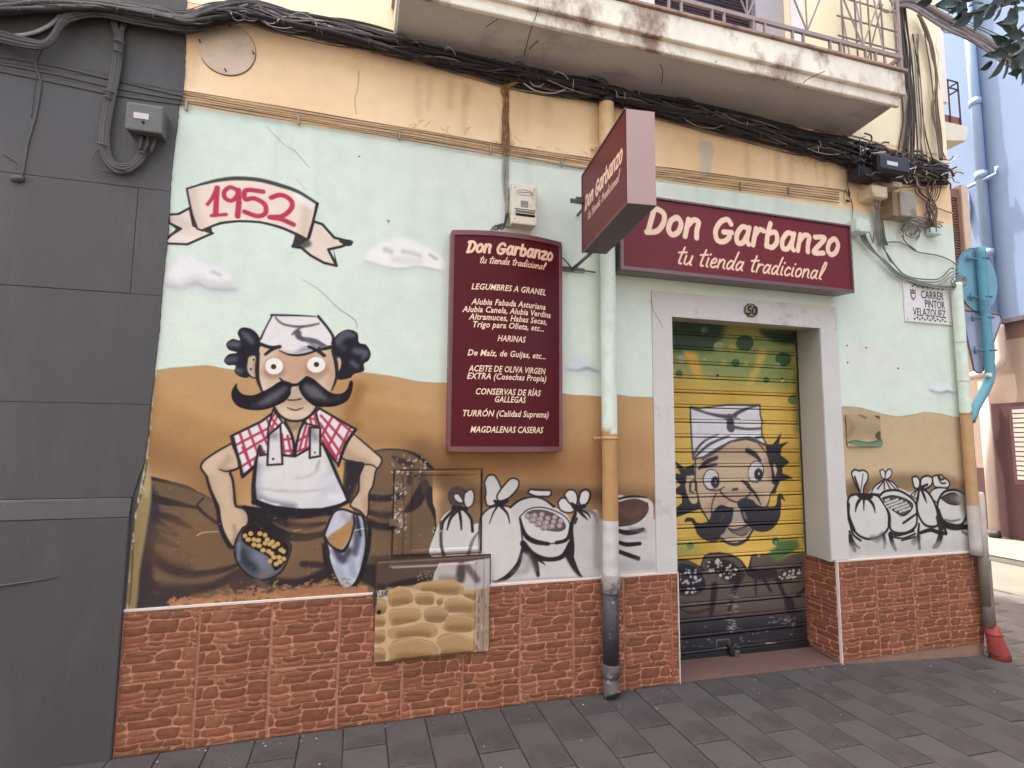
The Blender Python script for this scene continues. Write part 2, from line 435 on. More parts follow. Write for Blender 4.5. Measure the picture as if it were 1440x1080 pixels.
SH = [  # points, width, colour, softness, alpha
    (D(700, 480, 820, 470, 900, 480, 915, 700), 40, (118, 92, 64), 14, .6), (D(520, 200, 600, 300, 560, 360), 60, (120, 94, 70), 14, .6),
    (D(480, 380, 560, 390, 640, 380, 700, 365), 7, DK, 4, .9), (D(470, 480, 560, 500, 640, 495), 6, DK, 4, .7), (D(470, 550, 540, 575, 630, 580), 8, DK, 4, .9),
    (D(560, 500, 620, 510), 10, (70, 55, 48), 5, .5), (D(860, 350, 850, 290, 800, 400, 730, 470), [5, 8, 12, 5], DK, 4, .95),
    (D(880, 330, 890, 400, 930, 480, 950, 560), [8, 8, 9, 7], DK, 4, .95), (D(830, 230, 850, 300, 850, 350), [12, 10, 5], (80, 64, 60), 5, .8),
    (D(640, 110, 700, 140, 770, 160), [3, 6, 4], (64, 52, 48), 4, .9), (D(750, 220, 745, 280), 5, (60, 50, 46), 4, .8),
    (D(940, 560, 940, 700, 955, 780), [6, 8, 4], (46, 38, 38), 3, .9), (D(500, 800, 700, 790, 900, 790), 7, (70, 56, 50), 5, .7),
    (D(480, 830, 620, 820, 760, 810, 930, 800), 12, (98, 76, 60), 6, .6), (D(480, 900, 640, 960, 780, 920, 900, 880, 950, 800), [20, 18, 16, 12, 8], DK, 5, .9),
    # left sack
    (Cc(120, 130, 250, 170, 400, 215, 560, 280), [9, 6, 4, 3], DK, 2.5, .95), (Cc(60, 700, 100, 500, 120, 300, 130, 240), [26, 30, 24, 14], (58, 54, 60), 7, .95),
    (Cc(60, 960, 75, 800, 100, 600), [30, 26, 20], (64, 50, 50), 9, .9), (Cc(140, 270, 240, 310, 350, 330, 460, 355), [5, 8, 5, 3], DK, 3, .95),
    (Cc(510, 290, 470, 330, 480, 360, 520, 400, 600, 460), [2, 2, 3, 3, 3], DK, 1.5, .95), (Cc(200, 400, 300, 430, 420, 490), [6, 8, 3], DK, 5, .8),
    (Cc(180, 430, 230, 490, 330, 540), [5, 9, 3], DK, 4, .8), (Cc(170, 500, 220, 570, 340, 620), [4, 8, 2], DK, 4, .7),
    (Cc(150, 640, 220, 720, 320, 780, 470, 805, 640, 775, 730, 745), [5, 7, 8, 8, 6, 4], DK, 4, .9), (Cc(180, 690, 280, 760, 400, 790), 16, (72, 56, 50), 7, .6),
    (Cc(90, 840, 200, 890, 400, 905, 600, 870, 740, 800, 800, 800), [9, 12, 12, 10, 10, 16], (66, 50, 48), 6, .85), (Cc(60, 980, 200, 1000, 360, 990), 22, (60, 52, 52), 8, .9),
    (Cc(300, 560, 450, 560, 560, 640), 60, (122, 90, 62), 22, .6), (Cc(300, 200, 420, 260), 30, (104, 86, 64), 12, .6), (Cc(240, 860, 400, 850, 560, 830), 12, (112, 92, 72), 6, .6),
    (Cc(200, 480, 300, 520), 5, (128, 104, 80), 4, .5), (Cc(760, 860, 830, 850, 900, 900), 24, (74, 56, 52), 8, .8),
    # middle sack between the scoops
    (Cc(840, 380, 960, 400, 1150, 405, 1440, 375), [22, 16, 9, 8], (36, 32, 38), 3, .98), (Cc(880, 450, 900, 520, 960, 500), [26, 20, 12], (40, 34, 38), 6, .95),
    (Cc(950, 410, 1080, 465, 1200, 480, 1330, 460), [5, 8, 8, 3], DK, 4, .85), (Cc(960, 500, 1060, 540, 1200, 555, 1340, 520), [12, 10, 8, 7], (38, 34, 40), 3, .95),
    (Cc(1100, 500, 1250, 505, 1340, 490), 9, (138, 104, 74), 4, .5), (Cc(1200, 650, 1300, 660), 60, (124, 92, 64), 22, .5),
    (Cc(980, 850, 1050, 860, 1180, 860, 1330, 800), [8, 8, 10, 12], DK, 6, .9), (Cc(1180, 735, 1340, 745), 7, DK, 5, .8),
    (Cc(1100, 440, 1200, 450, 1330, 420), 8, (130, 98, 68), 4, .5)]
for q, wd, col, so, a in SH:
    if sum(col) < 200: wd = [x * 1.45 for x in wd] if isinstance(wd, list) else wd * 1.3; so = so * .6; a = min(1, a * 1.1)
    c.stroke(q, wd, col, so, a)
c.clip = None; c.cur = 0

# ---- shopkeeper
c.cur = 6
SK = (205, 178, 148); SKs = (176, 142, 116)
def shaded(pts, col, shades, sm=True, ol=3.0, olc=BLK, olsoft=0.9):
    m = c.fill(pts, col, sm); old = c.clip; c.clip = m if old is None else m * old
    for q, wd, cl, so, a in shades: c.stroke(q, wd, cl, so, a)
    c.clip = old
    if ol: c.stroke((list(pts) + [pts[0]]) if sm else list(pts) + [pts[0]], ol, olc, olsoft, sm=sm)
    return m
# dark gap behind right arm
c.fill(B(1060, 430, 1180, 450, 1150, 560, 1110, 660, 1080, 720, 1050, 640, 1060, 520), (48, 42, 44), True, 2)
# arms
armL = B(275, 310, 170, 370, 85, 430, 62, 480, 100, 540, 120, 620, 160, 700, 185, 760, 195, 850, 230, 950, 290, 1030, 330, 960, 385, 870, 385, 800, 350, 760, 300, 740, 290, 640, 280, 560, 262, 510, 320, 480, 320, 400)
shaded(armL, SK, [(B(250, 420, 200, 470, 250, 500), 10, SKs, 7, .7), (B(120, 560, 150, 660, 180, 740), 12, (186, 156, 128), 8, .7), (B(285, 560, 290, 650, 305, 730), 9, SKs, 7, .6),
                  (B(340, 760, 370, 800, 375, 850), 9, (186, 152, 128), 6, .7), (B(290, 880, 300, 940, 280, 1000), 5, (150, 116, 96), 4, .6), (B(170, 400, 120, 470), 16, (216, 190, 162), 9, .7)], True, 2.8)
c.stroke(B(190, 490, 240, 505, 320, 480), [1.5, 2.5, 1.5], BLK, .9)
c.stroke(B(262, 505, 280, 560, 292, 650, 305, 735), [2.5, 3, 2.5, 1.5], BLK, .9)
c.stroke(B(100, 540, 130, 640, 175, 760, 200, 900, 260, 1020, 290, 1030), [3, 4, 5, 6, 6, 3], BLK, 1)
armR = B(1110, 240, 1180, 300, 1260, 370, 1310, 420, 1295, 470, 1270, 500, 1250, 600, 1222, 660, 1220, 760, 1205, 825, 1160, 780, 1095, 745, 1110, 700, 1150, 640, 1155, 540, 1185, 455, 1130, 440, 1030, 400)
shaded(armR, SK, [(B(1040, 360, 1120, 420, 1200, 440), 14, SKs, 7, .7), (B(1165, 500, 1160, 640), 10, (186, 152, 126), 6, .7), (B(1180, 330, 1260, 410), 14, (216, 190, 162), 8, .7),
                  (B(1190, 690, 1210, 800), 8, (182, 148, 124), 5, .7)], True, 2.4)
c.stroke(B(1185, 455, 1240, 460, 1270, 478), 2, BLK, .9)
# shirt
WH = (226, 218, 214); RED = (176, 56, 78)
shL = B(560, 100, 480, 160, 270, 262, 290, 340, 330, 440, 345, 540, 440, 460, 470, 400, 610, 400, 700, 400, 720, 150)
shR = B(880, 70, 1000, 140, 1130, 215, 1080, 290, 1035, 380, 1010, 460, 900, 320, 860, 400, 700, 400, 740, 200)
for sh, lines in ((shL, [B(330, 240, 400, 460), B(390, 215, 470, 420), B(460, 180, 520, 320), B(290, 330, 560, 190), B(310, 395, 520, 270), B(330, 480, 500, 370), B(520, 150, 560, 260),
                         B(620, 250, 640, 400), B(660, 260, 690, 400), B(600, 290, 690, 280), B(600, 370, 700, 360), B(350, 340, 420, 500)]),
                  (shR, [B(890, 120, 1080, 330), B(960, 110, 1110, 240), B(880, 170, 1040, 400), B(900, 250, 1000, 420), B(1100, 190, 1000, 400), B(1040, 150, 930, 350), B(980, 110, 890, 270),
                         B(740, 360, 790, 180), B(780, 350, 810, 200), B(720, 300, 830, 240), B(720, 370, 830, 330), B(900, 290, 990, 410)])):
    m = c.fill(sh, WH, False); c.clip = m
    for ln in lines: c.stroke(ln, 3.6, RED, .9, .95)
    c.stroke(B(330, 470, 360, 520), 6, (150, 140, 150), 4, .5)
    c.clip = None
    c.stroke(sh + [sh[0]], 3.4, BLK, .9, sm=False)
c.stroke(B(285, 270, 320, 420, 350, 540), [3, 4, 4], BLK, .9); c.stroke(B(350, 545, 440, 465), 4, BLK, .9)
c.stroke(B(1130, 215, 1060, 320, 1010, 470), [4, 4.6, 3], BLK, .9)
# neck and collar
shaded(B(640, 150, 760, 150, 740, 230, 715, 320, 690, 260), (196, 164, 134), [(B(650, 160, 700, 200, 740, 165), 10, (140, 110, 88), 5, .8)], True, 2.6)
c.stroke(B(640, 170, 690, 260, 712, 400), [4, 4, 3], BLK, .9); c.stroke(B(775, 165, 740, 240, 712, 390), [4, 3, 3], BLK, .9)
for pts, lns in ((B(560, 80, 625, 165, 520, 270, 530, 190), [B(540, 130, 600, 200), B(530, 180, 580, 230), B(590, 120, 540, 230), B(570, 110, 530, 170)]),
                 (B(850, 70, 880, 200, 790, 175, 780, 155), [B(800, 130, 880, 160), B(820, 100, 880, 120), B(840, 80, 860, 190), B(810, 130, 830, 190)])):
    m = c.fill(pts, WH, False); c.clip = m
    for ln in lns: c.stroke(ln, 3, RED, .9)
    c.clip = None; c.stroke(pts + [pts[0]], 2.8, BLK, .9, sm=False)
# apron
AP = (214, 209, 208); GR = (140, 140, 150)
bib = B(465, 330, 470, 395, 530, 385, 640, 395, 712, 402, 800, 352, 880, 330, 900, 310, 950, 420, 1000, 540, 1060, 660, 1075, 705, 1030, 735, 900, 765, 760, 770, 560, 750, 440, 705, 425, 600, 445, 430)
shaded(bib, AP, [(B(450, 480, 440, 600, 450, 700), 14, (130, 130, 142), 8, .9), (B(470, 620, 600, 640, 760, 645, 920, 625), [3, 5, 5, 2], GR, 3, .9), (B(480, 690, 560, 720, 700, 745), 8, (120, 122, 134), 6, .9),
                 (B(720, 550, 800, 540, 860, 500, 880, 440), [3, 4, 5, 2], GR, 3, .8), (B(860, 480, 880, 430), 3, (90, 86, 92), 2, .8), (B(880, 560, 960, 500, 930, 420), 8, (182, 182, 190), 7, .7),
                 (B(520, 480, 600, 470), 5, (168, 166, 172), 5, .7), (B(900, 640, 1000, 600), 16, (196, 196, 204), 8, .7), (B(620, 450, 800, 440, 780, 580, 560, 570), 50, (226, 220, 212), 12, .6),
                 (B(480, 705, 520, 725, 600, 740), 4, (232, 228, 226), 2, .9), (B(960, 680, 1050, 700), 8, (226, 226, 232), 5, .8)], False, 3.4)
c.stroke(B(440, 430, 425, 600, 430, 720), [4, 6, 7], BLK, 1); c.stroke(B(430, 715, 560, 760, 760, 785, 930, 775, 1080, 715), [8, 9, 8, 7, 5], (38, 32, 38), 1.2)
c.stroke(B(900, 310, 960, 430, 1075, 705), [3, 4, 3], BLK, .9); c.stroke(B(470, 330, 490, 380), 4, (60, 55, 58), 2)
for pts in (B(530, 250, 610, 190, 625, 455, 520, 462), B(815, 200, 885, 205, 885, 400, 812, 412)):
    m = c.fill(pts, (218, 212, 210), False); c.clip = m
    c.stroke([pts[0], ((pts[1][0] + pts[0][0]) / 2, pts[1][1] + 14)], 10, (120, 118, 124), 8, .8); c.clip = None
    c.stroke(pts + [pts[0]], 3, BLK, .9, sm=False)
c.dot(*B(560, 420)[0], 1.8, 1.8, BLK); c.dot(*B(848, 375)[0], 1.4, 1.4, BLK)
# ears, hair
HL = (34, 31, 38); HH = (104, 100, 112)
def hair(pts, hi):
    m = c.fill(pts, HL, True); c.clip = m
    for q, wd, a in hi: c.stroke(q, wd, HH, 5, a)
    c.clip = None
hair(A(400, 330, 380, 250, 320, 195, 240, 185, 205, 230, 225, 290, 160, 280, 110, 320, 130, 370, 200, 395, 130, 410, 90, 460, 120, 500, 185, 505, 180, 560, 230, 600, 300, 600, 290, 500, 330, 430, 400, 440),
     [(A(250, 230, 290, 260, 330, 310), [5, 9, 4], .8), (A(140, 320, 200, 325), [8, 9], .8), (A(120, 460, 180, 450), [7, 8], .7), (A(200, 540, 230, 550), 6, .8)])
hair(A(1010, 300, 1060, 230, 1140, 200, 1215, 230, 1230, 310, 1290, 330, 1328, 400, 1310, 460, 1270, 490, 1270, 550, 1190, 575, 1150, 610, 1050, 620, 1020, 540, 1000, 420),
     [(A(1050, 300, 1110, 240, 1180, 250), [9, 12, 6], .75), (A(1060, 330, 1100, 360), 8, .4), (A(1200, 380, 1280, 400, 1260, 440), [9, 10, 4], .8), (A(1170, 480, 1210, 510), 6, .8)])
c.outline(A(290, 440, 330, 415, 365, 440, 370, 590, 320, 600, 280, 540), 2)
shaded(A(290, 440, 325, 418, 362, 440, 366, 590, 325, 600, 282, 540), (198, 176, 148), [(A(350, 470, 350, 560), 6, (150, 130, 110), 4, .6)], True, 1.6)
c.dot(*A(340, 455)[0], 1.4, 1.4, BLK); c.dot(*A(317, 535)[0], 1.6, 1.6, BLK)
shaded(A(1035, 440, 1070, 435, 1085, 480, 1070, 540, 1045, 560), (198, 170, 142), [], True, 1.6)
# face
face = A(400, 340, 500, 350, 640, 380, 860, 350, 970, 350, 1010, 440, 1028, 560, 1015, 640, 990, 700, 930, 780, 860, 860, 830, 920, 740, 965, 620, 965, 560, 920, 515, 850, 440, 760, 395, 700, 375, 600, 385, 450)
shaded(face, (208, 182, 154), [(A(600, 430, 700, 470, 780, 430), 26, (200, 158, 128), 12, .85), (A(640, 560, 700, 600, 760, 560), 26, (196, 150, 124), 9, .6), (A(440, 560, 500, 600, 580, 560), 9, (176, 138, 112), 6, .75),
                               (A(800, 560, 880, 600, 950, 540), 9, (176, 138, 112), 6, .75), (A(560, 940, 680, 900, 820, 930), 10, (226, 204, 182), 6, .6), (A(980, 420, 1000, 560, 990, 660), 10, (190, 152, 126), 7, .7),
                               (A(400, 640, 430, 700), 10, (226, 206, 184), 6, .6), (A(560, 800, 700, 820, 800, 800), 12, (170, 138, 112), 6, .5), (A(480, 420, 400, 500), 14, (218, 196, 172), 8, .5)], True, 0)
c.stroke(A(380, 400, 370, 520, 375, 620, 410, 720), [4, 6, 5, 3], BLK, 1); c.stroke(A(1005, 380, 1035, 480, 1040, 600, 1000, 710), [4, 5, 4, 2], BLK, 1)
c.stroke(A(515, 860, 560, 925, 640, 968, 740, 968, 820, 925, 870, 860), [4, 4, 3.5, 3.5, 4, 4], BLK, .9)
c.stroke(A(625, 860, 690, 880, 755, 862), [1.2, 2.4, 1.4], (70, 52, 50), .9)
# eyes
for (x, y, rx, ry, px_, py_) in ((513, 510, 12.5, 11.5, 508, 514), (868, 498, 13, 11, 870, 495)):
    q = A(x, y)[0]; c.dot(q[0], q[1] + 2, rx + 2, ry + 2, (150, 112, 92), 3, .6); c.dot(q[0], q[1], rx, ry, (240, 230, 218), 0.0)
    q = A(px_, py_)[0]; c.dot(q[0], q[1], 3.8, 3.6, BLK); c.dot(q[0] + .3, q[1] + .4, 1.2, 1.1, (70, 80, 80), 0)
c.stroke(A(560, 610, 590, 640, 640, 655), [2, 4, 4], BLK, .9)
c.dot(*A(700, 620)[0], 13, 6, (204, 162, 136), 4, .6)
# hat
hat = A(495, 80, 700, 85, 885, 90, 950, 180, 1008, 260, 1005, 330, 930, 345, 860, 370, 740, 410, 640, 410, 560, 370, 480, 340, 395, 290, 440, 190)
m = c.fill(hat, (228, 220, 216), False); c.clip = m
for q, wd, col, so, a in ((A(525, 100, 580, 150, 690, 175, 800, 170, 890, 150), [2, 2.5, 3, 3, 2], (70, 62, 66), 1.5, .95), (A(760, 175, 715, 200, 710, 250, 760, 280, 860, 300, 960, 350), [2, 3, 4, 6, 7, 4], (90, 82, 88), 2, .95),
                          (A(665, 240, 710, 225, 720, 260, 760, 290), [2, 9, 8, 4], (90, 80, 86), 2, .9), (A(700, 400, 760, 370, 830, 360), [3, 7, 6], (130, 140, 148), 5, .85), (A(800, 290, 860, 340, 930, 345), 5, (100, 100, 108), 4, .8),
                          (A(560, 370, 640, 400, 740, 405), 6, (190, 186, 190), 4, .7)): c.stroke(q, wd, col, so, a)
c.clip = None
c.stroke(A(490, 78, 700, 82, 860, 90), [3, 2.5, 1.5], BLK, .9); c.stroke(A(885, 90, 960, 180, 1010, 260, 1012, 320), [4, 3.5, 4, 6], BLK, 1); c.stroke(A(495, 85, 440, 190, 398, 280), [2, 2, 3], BLK, .9)
c.stroke(A(390, 320, 480, 350, 560, 345), [5, 5, 4], BLK, .9); c.stroke(A(560, 345, 500, 365, 440, 410), [5, 5, 4], BLK, .9); c.stroke(A(560, 380, 640, 412, 740, 415, 850, 385, 900, 350), [1.5, 3, 3.5, 3, 2], BLK, .9)
c.stroke(A(805, 345, 880, 380, 935, 420), [4, 5, 5], BLK, .9); c.stroke(A(900, 370, 990, 350), [4, 6], BLK, .9)
# moustache
mo = A(700, 660, 640, 650, 560, 640, 480, 690, 400, 730, 330, 755, 250, 745, 205, 700, 195, 655, 155, 720, 160, 790, 210, 850, 320, 880, 440, 875, 540, 840, 610, 800, 650, 750, 660, 690)
mo2 = A(720, 660, 790, 600, 850, 620, 920, 680, 1000, 735, 1080, 740, 1130, 700, 1150, 640, 1178, 640, 1170, 720, 1130, 800, 1040, 845, 930, 855, 860, 850, 790, 800, 740, 740)
c.fill(A(650, 690, 735, 690, 740, 790, 640, 795), (190, 170, 146), False); c.stroke(A(630, 795, 690, 795, 740, 785), 2, BLK, .9)
for pts, hi in ((mo, [(A(400, 820, 500, 770, 600, 700), [4, 12, 6], .75), (A(340, 840, 460, 820), 5, .4)]), (mo2, [(A(790, 690, 850, 730, 940, 780), [10, 16, 5], .8), (A(960, 800, 1060, 780), 4, .3)])):
    m = c.fill(pts, (32, 26, 30), True); c.clip = m
    for q, wd, a in hi: c.stroke(q, wd, (112, 108, 116), 6, a)
    c.clip = None
c.stroke(A(600, 650, 700, 668, 790, 610), [5, 4, 6], (32, 26, 30), .9)
# scoops
scL = Cc(775, 490, 735, 560, 718, 640, 740, 730, 800, 800, 880, 840, 950, 835, 1030, 790, 1080, 700, 1095, 600, 1010, 560, 860, 470)
shaded(scL, (92, 94, 104), [(Cc(760, 660, 800, 720, 850, 760), 12, (48, 46, 54), 7, .9), (Cc(880, 680, 930, 740), 16, (126, 128, 138), 8, .8), (Cc(750, 600, 745, 700), 5, (134, 138, 148), 4, .8), (Cc(900, 820, 1000, 760, 1050, 700), 8, (128, 118, 110), 5, .7)], True, 3)
c.fill(Cc(780, 500, 860, 475, 1000, 560, 1085, 610, 1060, 720, 990, 780, 950, 690, 860, 640, 770, 580), (44, 30, 28), True)
for k, (x, y) in enumerate([(790, 545), (828, 530), (812, 570), (850, 570), (890, 530), (880, 575), (925, 540), (850, 605), (885, 612), (925, 595), (940, 570), (912, 642), (955, 600), (950, 650), (985, 615), (975, 585), (1010, 600), (1035, 640), (1050, 650), (1020, 690), (985, 690), (960, 715), (1000, 735), (1025, 720), (1052, 700), (970, 665)]):
    q = Cc(x, y)[0]; c.dot(q[0], q[1], 3.2 + (k % 3) * .4, 3.2, (196, 160, 98)); c.dot(q[0] - .6, q[1] - .6, 1.4, 1.4, (214, 180, 120), 1, .8)
c.stroke(Cc(870, 840, 930, 900), [6, 9], (96, 82, 76), 4)
scR = D(170, 640, 200, 560, 240, 480, 300, 462, 380, 490, 430, 510, 450, 600, 455, 720, 430, 850, 390, 950, 330, 1000, 290, 990, 240, 900, 205, 800, 200, 740)
shaded(scR, (196, 198, 206), [(D(380, 520, 400, 620, 380, 760), [10, 12, 8], (78, 76, 88), 5, .9), (D(250, 740, 300, 800, 340, 740), [9, 13, 10], (60, 58, 68), 5, .9), (D(430, 560, 440, 700, 420, 840), 5, (150, 160, 176), 3, .8),
                             (D(260, 860, 300, 940, 330, 980), 14, (160, 166, 178), 7, .8), (D(350, 800, 370, 900), 10, (150, 154, 168), 6, .8), (D(300, 500, 340, 540, 350, 600), 8, (150, 140, 134), 5, .6)], True, 3.4)
c.fill(D(190, 660, 230, 620, 280, 590, 330, 550, 365, 540, 370, 590, 345, 650, 310, 710, 270, 735, 210, 690), (176, 134, 84), True, 1)
c.stroke(D(175, 640, 210, 700, 270, 740, 310, 735, 350, 660, 375, 560, 370, 500), [3, 3, 4, 5, 3, 3, 2], BLK, .9)
c.stroke(D(395, 500, 405, 580, 420, 640), [2, 4, 2], (40, 40, 48), 1.5); c.stroke(D(480, 560, 470, 700, 430, 880, 380, 980), [5, 7, 7, 5], (40, 32, 34), 2)
c.stroke(D(170, 700, 190, 840, 240, 960, 300, 1000), [5, 7, 7, 4], (44, 36, 36), 1.5)
c.cur = 0
# scratches and bare patches on the left part
for q, wd, col in ((Cc(470, 540, 510, 522, 610, 516), [2, 1.4, 1], (214, 180, 130)), (Cc(1120, 512, 1170, 500), [1.4, .8], (200, 164, 110)), (D(380, 605, 440, 590), 1, (235, 232, 228)), (Cc(110, 175, 120, 150), 1, (200, 190, 170))): c.stroke(q, wd, col, .8, .9)
for k in range(90):
    x, y = rs.uniform(215, 600), rs.uniform(660, 835); c.dot(x, y, rs.uniform(.4, 1.0), rs.uniform(.4, .9), (196, 172, 140), 0, .8, idset=False)
# chipped plaster on the left edge and above the tiled base
edge = [(262, 60), (258, 130), (252, 152), (250, 175), (241, 250), (237, 330), (231, 380), (224, 470), (216, 540), (209, 610), (204, 650), (190, 720), (183, 780), (176, 870)]
c.fill([(206, 640), (213, 690), (207, 740), (197, 800), (190, 858), (170, 862), (183, 745), (196, 690), (201, 650)], (156, 134, 92), True, 1)
c.fill([(204, 640), (209, 655), (212, 680), (208, 700), (200, 690), (199, 660)], (176, 156, 108), True, 1)
c.stroke([(207, 640), (205, 660), (197, 700), (188, 730), (186, 800), (182, 850)], [1, 2, 1.6, 2.4, 1.4, 1], (74, 60, 46), 1, .9)
c.stroke([(200, 660), (197, 675), (203, 690)], [2, 3, 1], (214, 206, 186), 1, .9)
for k in range(520):
    t = rs.rand(); x = 235 + t * 280; yb = 856 - (x - 175) * .0696
    y = yb - abs(rs.normal(0, 8 if 300 < x < 490 else 4)) - 1
    c.stroke([(x, y), (x + rs.uniform(-2, 4), y + rs.uniform(-3, 3)), (x + rs.uniform(-4, 6), y + rs.uniform(-2, 2))], rs.uniform(.5, 2.6) * (1.5 if y > yb - 7 else .8), (176 + rs.randint(-20, 14), 122 + rs.randint(-14, 12), 84 + rs.randint(-12, 14)), .9, .9, idset=False)
c.stroke([(395, 838), (430, 834), (470, 830), (515, 829)], [6, 9, 9, 4], (164, 110, 78), 2, .9, idset=False)
c.fill([(140, 60)] + edge + [(140, 870)], (88, 84, 84), False, 0, idset=False)
for a_, b_ in zip(edge[2:-1], edge[3:]):
    for k in range(5):
        t = rs.rand(); x = a_[0] + (b_[0] - a_[0]) * t; y = a_[1] + (b_[1] - a_[1]) * t
        c.stroke([(x + 1, y), (x + 1.2, y + rs.uniform(3, 12))], rs.uniform(.8, 2.2), (206, 208, 196), .8, .8, idset=False)

# ---- banner
c.cur = 7
BN = (226, 208, 190)
shaded(H(225, 300, 150, 340, 78, 345, 85, 400, 165, 440, 100, 480, 60, 520, 75, 540, 210, 545, 300, 505, 380, 470, 300, 440, 250, 420), BN,
       [(H(80, 400, 120, 370, 200, 420), 12, (206, 188, 176), 7, .7), (H(70, 520, 140, 505, 250, 520), 8, (240, 230, 222), 6, .7)], False, 3.2)
c.fill(H(75, 400, 165, 440, 100, 485, 130, 440), (52, 50, 50), False); c.fill(H(300, 450, 370, 425, 380, 480), (52, 50, 50), False)
shaded(H(1060, 390, 1120, 410, 1200, 500, 1320, 530, 1250, 560, 1160, 580, 1215, 690, 1130, 670, 1040, 620, 980, 570, 920, 560, 950, 500, 1030, 500), BN,
       [(H(960, 560, 1020, 540), 10, (60, 58, 56), 4, .8), (H(1150, 430, 1250, 520), 8, (240, 228, 216), 6, .6)], False, 3.6)
c.fill(H(935, 480, 1025, 515, 960, 560, 915, 565), (56, 54, 52), False)
c.fill(H(1190, 560, 1210, 690, 1225, 690), (50, 50, 50), False); c.fill(H(1230, 520, 1310, 515, 1320, 550, 1280, 555), (50, 50, 50), True)
ban = H(205, 170, 300, 140, 420, 110, 550, 98, 700, 110, 850, 150, 960, 190, 1040, 240, 1090, 272, 1060, 380, 1020, 515, 960, 480, 840, 430, 700, 395, 560, 388, 440, 400, 370, 425, 310, 452, 275, 440, 240, 340, 220, 250)
shaded(ban, (232, 212, 194), [(H(240, 180, 250, 340, 290, 430), 14, (206, 184, 166), 9, .8), (H(400, 140, 600, 120, 800, 160), 10, (240, 214, 202), 7, .8), (H(1020, 280, 1000, 420, 1000, 480), 12, (208, 184, 160), 9, .8),
                              (H(960, 230, 1040, 280), 10, (240, 234, 226), 6, .8)], False, 2.6)
c.stroke(H(300, 140, 420, 112, 550, 100, 700, 112, 850, 152, 960, 192, 1085, 270), [3, 5, 6, 6, 6, 5, 4], (66, 70, 62), 1.2)
c.stroke(H(1085, 270, 1060, 380, 1020, 515), [4, 3, 3], BLK, .9); c.stroke(H(310, 452, 370, 425, 440, 402, 560, 390, 700, 397, 840, 432, 960, 485, 1015, 512), [3, 2.5, 3.5, 3, 3, 4, 4, 3], (50, 48, 46), 1)
for q, wd in ((H(410, 165, 405, 230, 400, 340), 7.4), (H(345, 275, 375, 235, 405, 170), 5), (H(372, 352, 470, 344), 5),
              (H(555, 185, 500, 160, 458, 190, 465, 235, 510, 250, 545, 215, 552, 180), 6), (H(552, 180, 556, 260, 548, 355), 7.6),
              (H(720, 190, 605, 180, 600, 240, 660, 235, 730, 275, 735, 335, 680, 355, 595, 325), 6.6), (H(775, 230, 840, 212, 905, 245, 912, 300, 850, 355, 765, 362, 840, 375, 925, 412), 6.8)):
    c.stroke(q, wd, (186, 56, 82), .9)
c.cur = 0

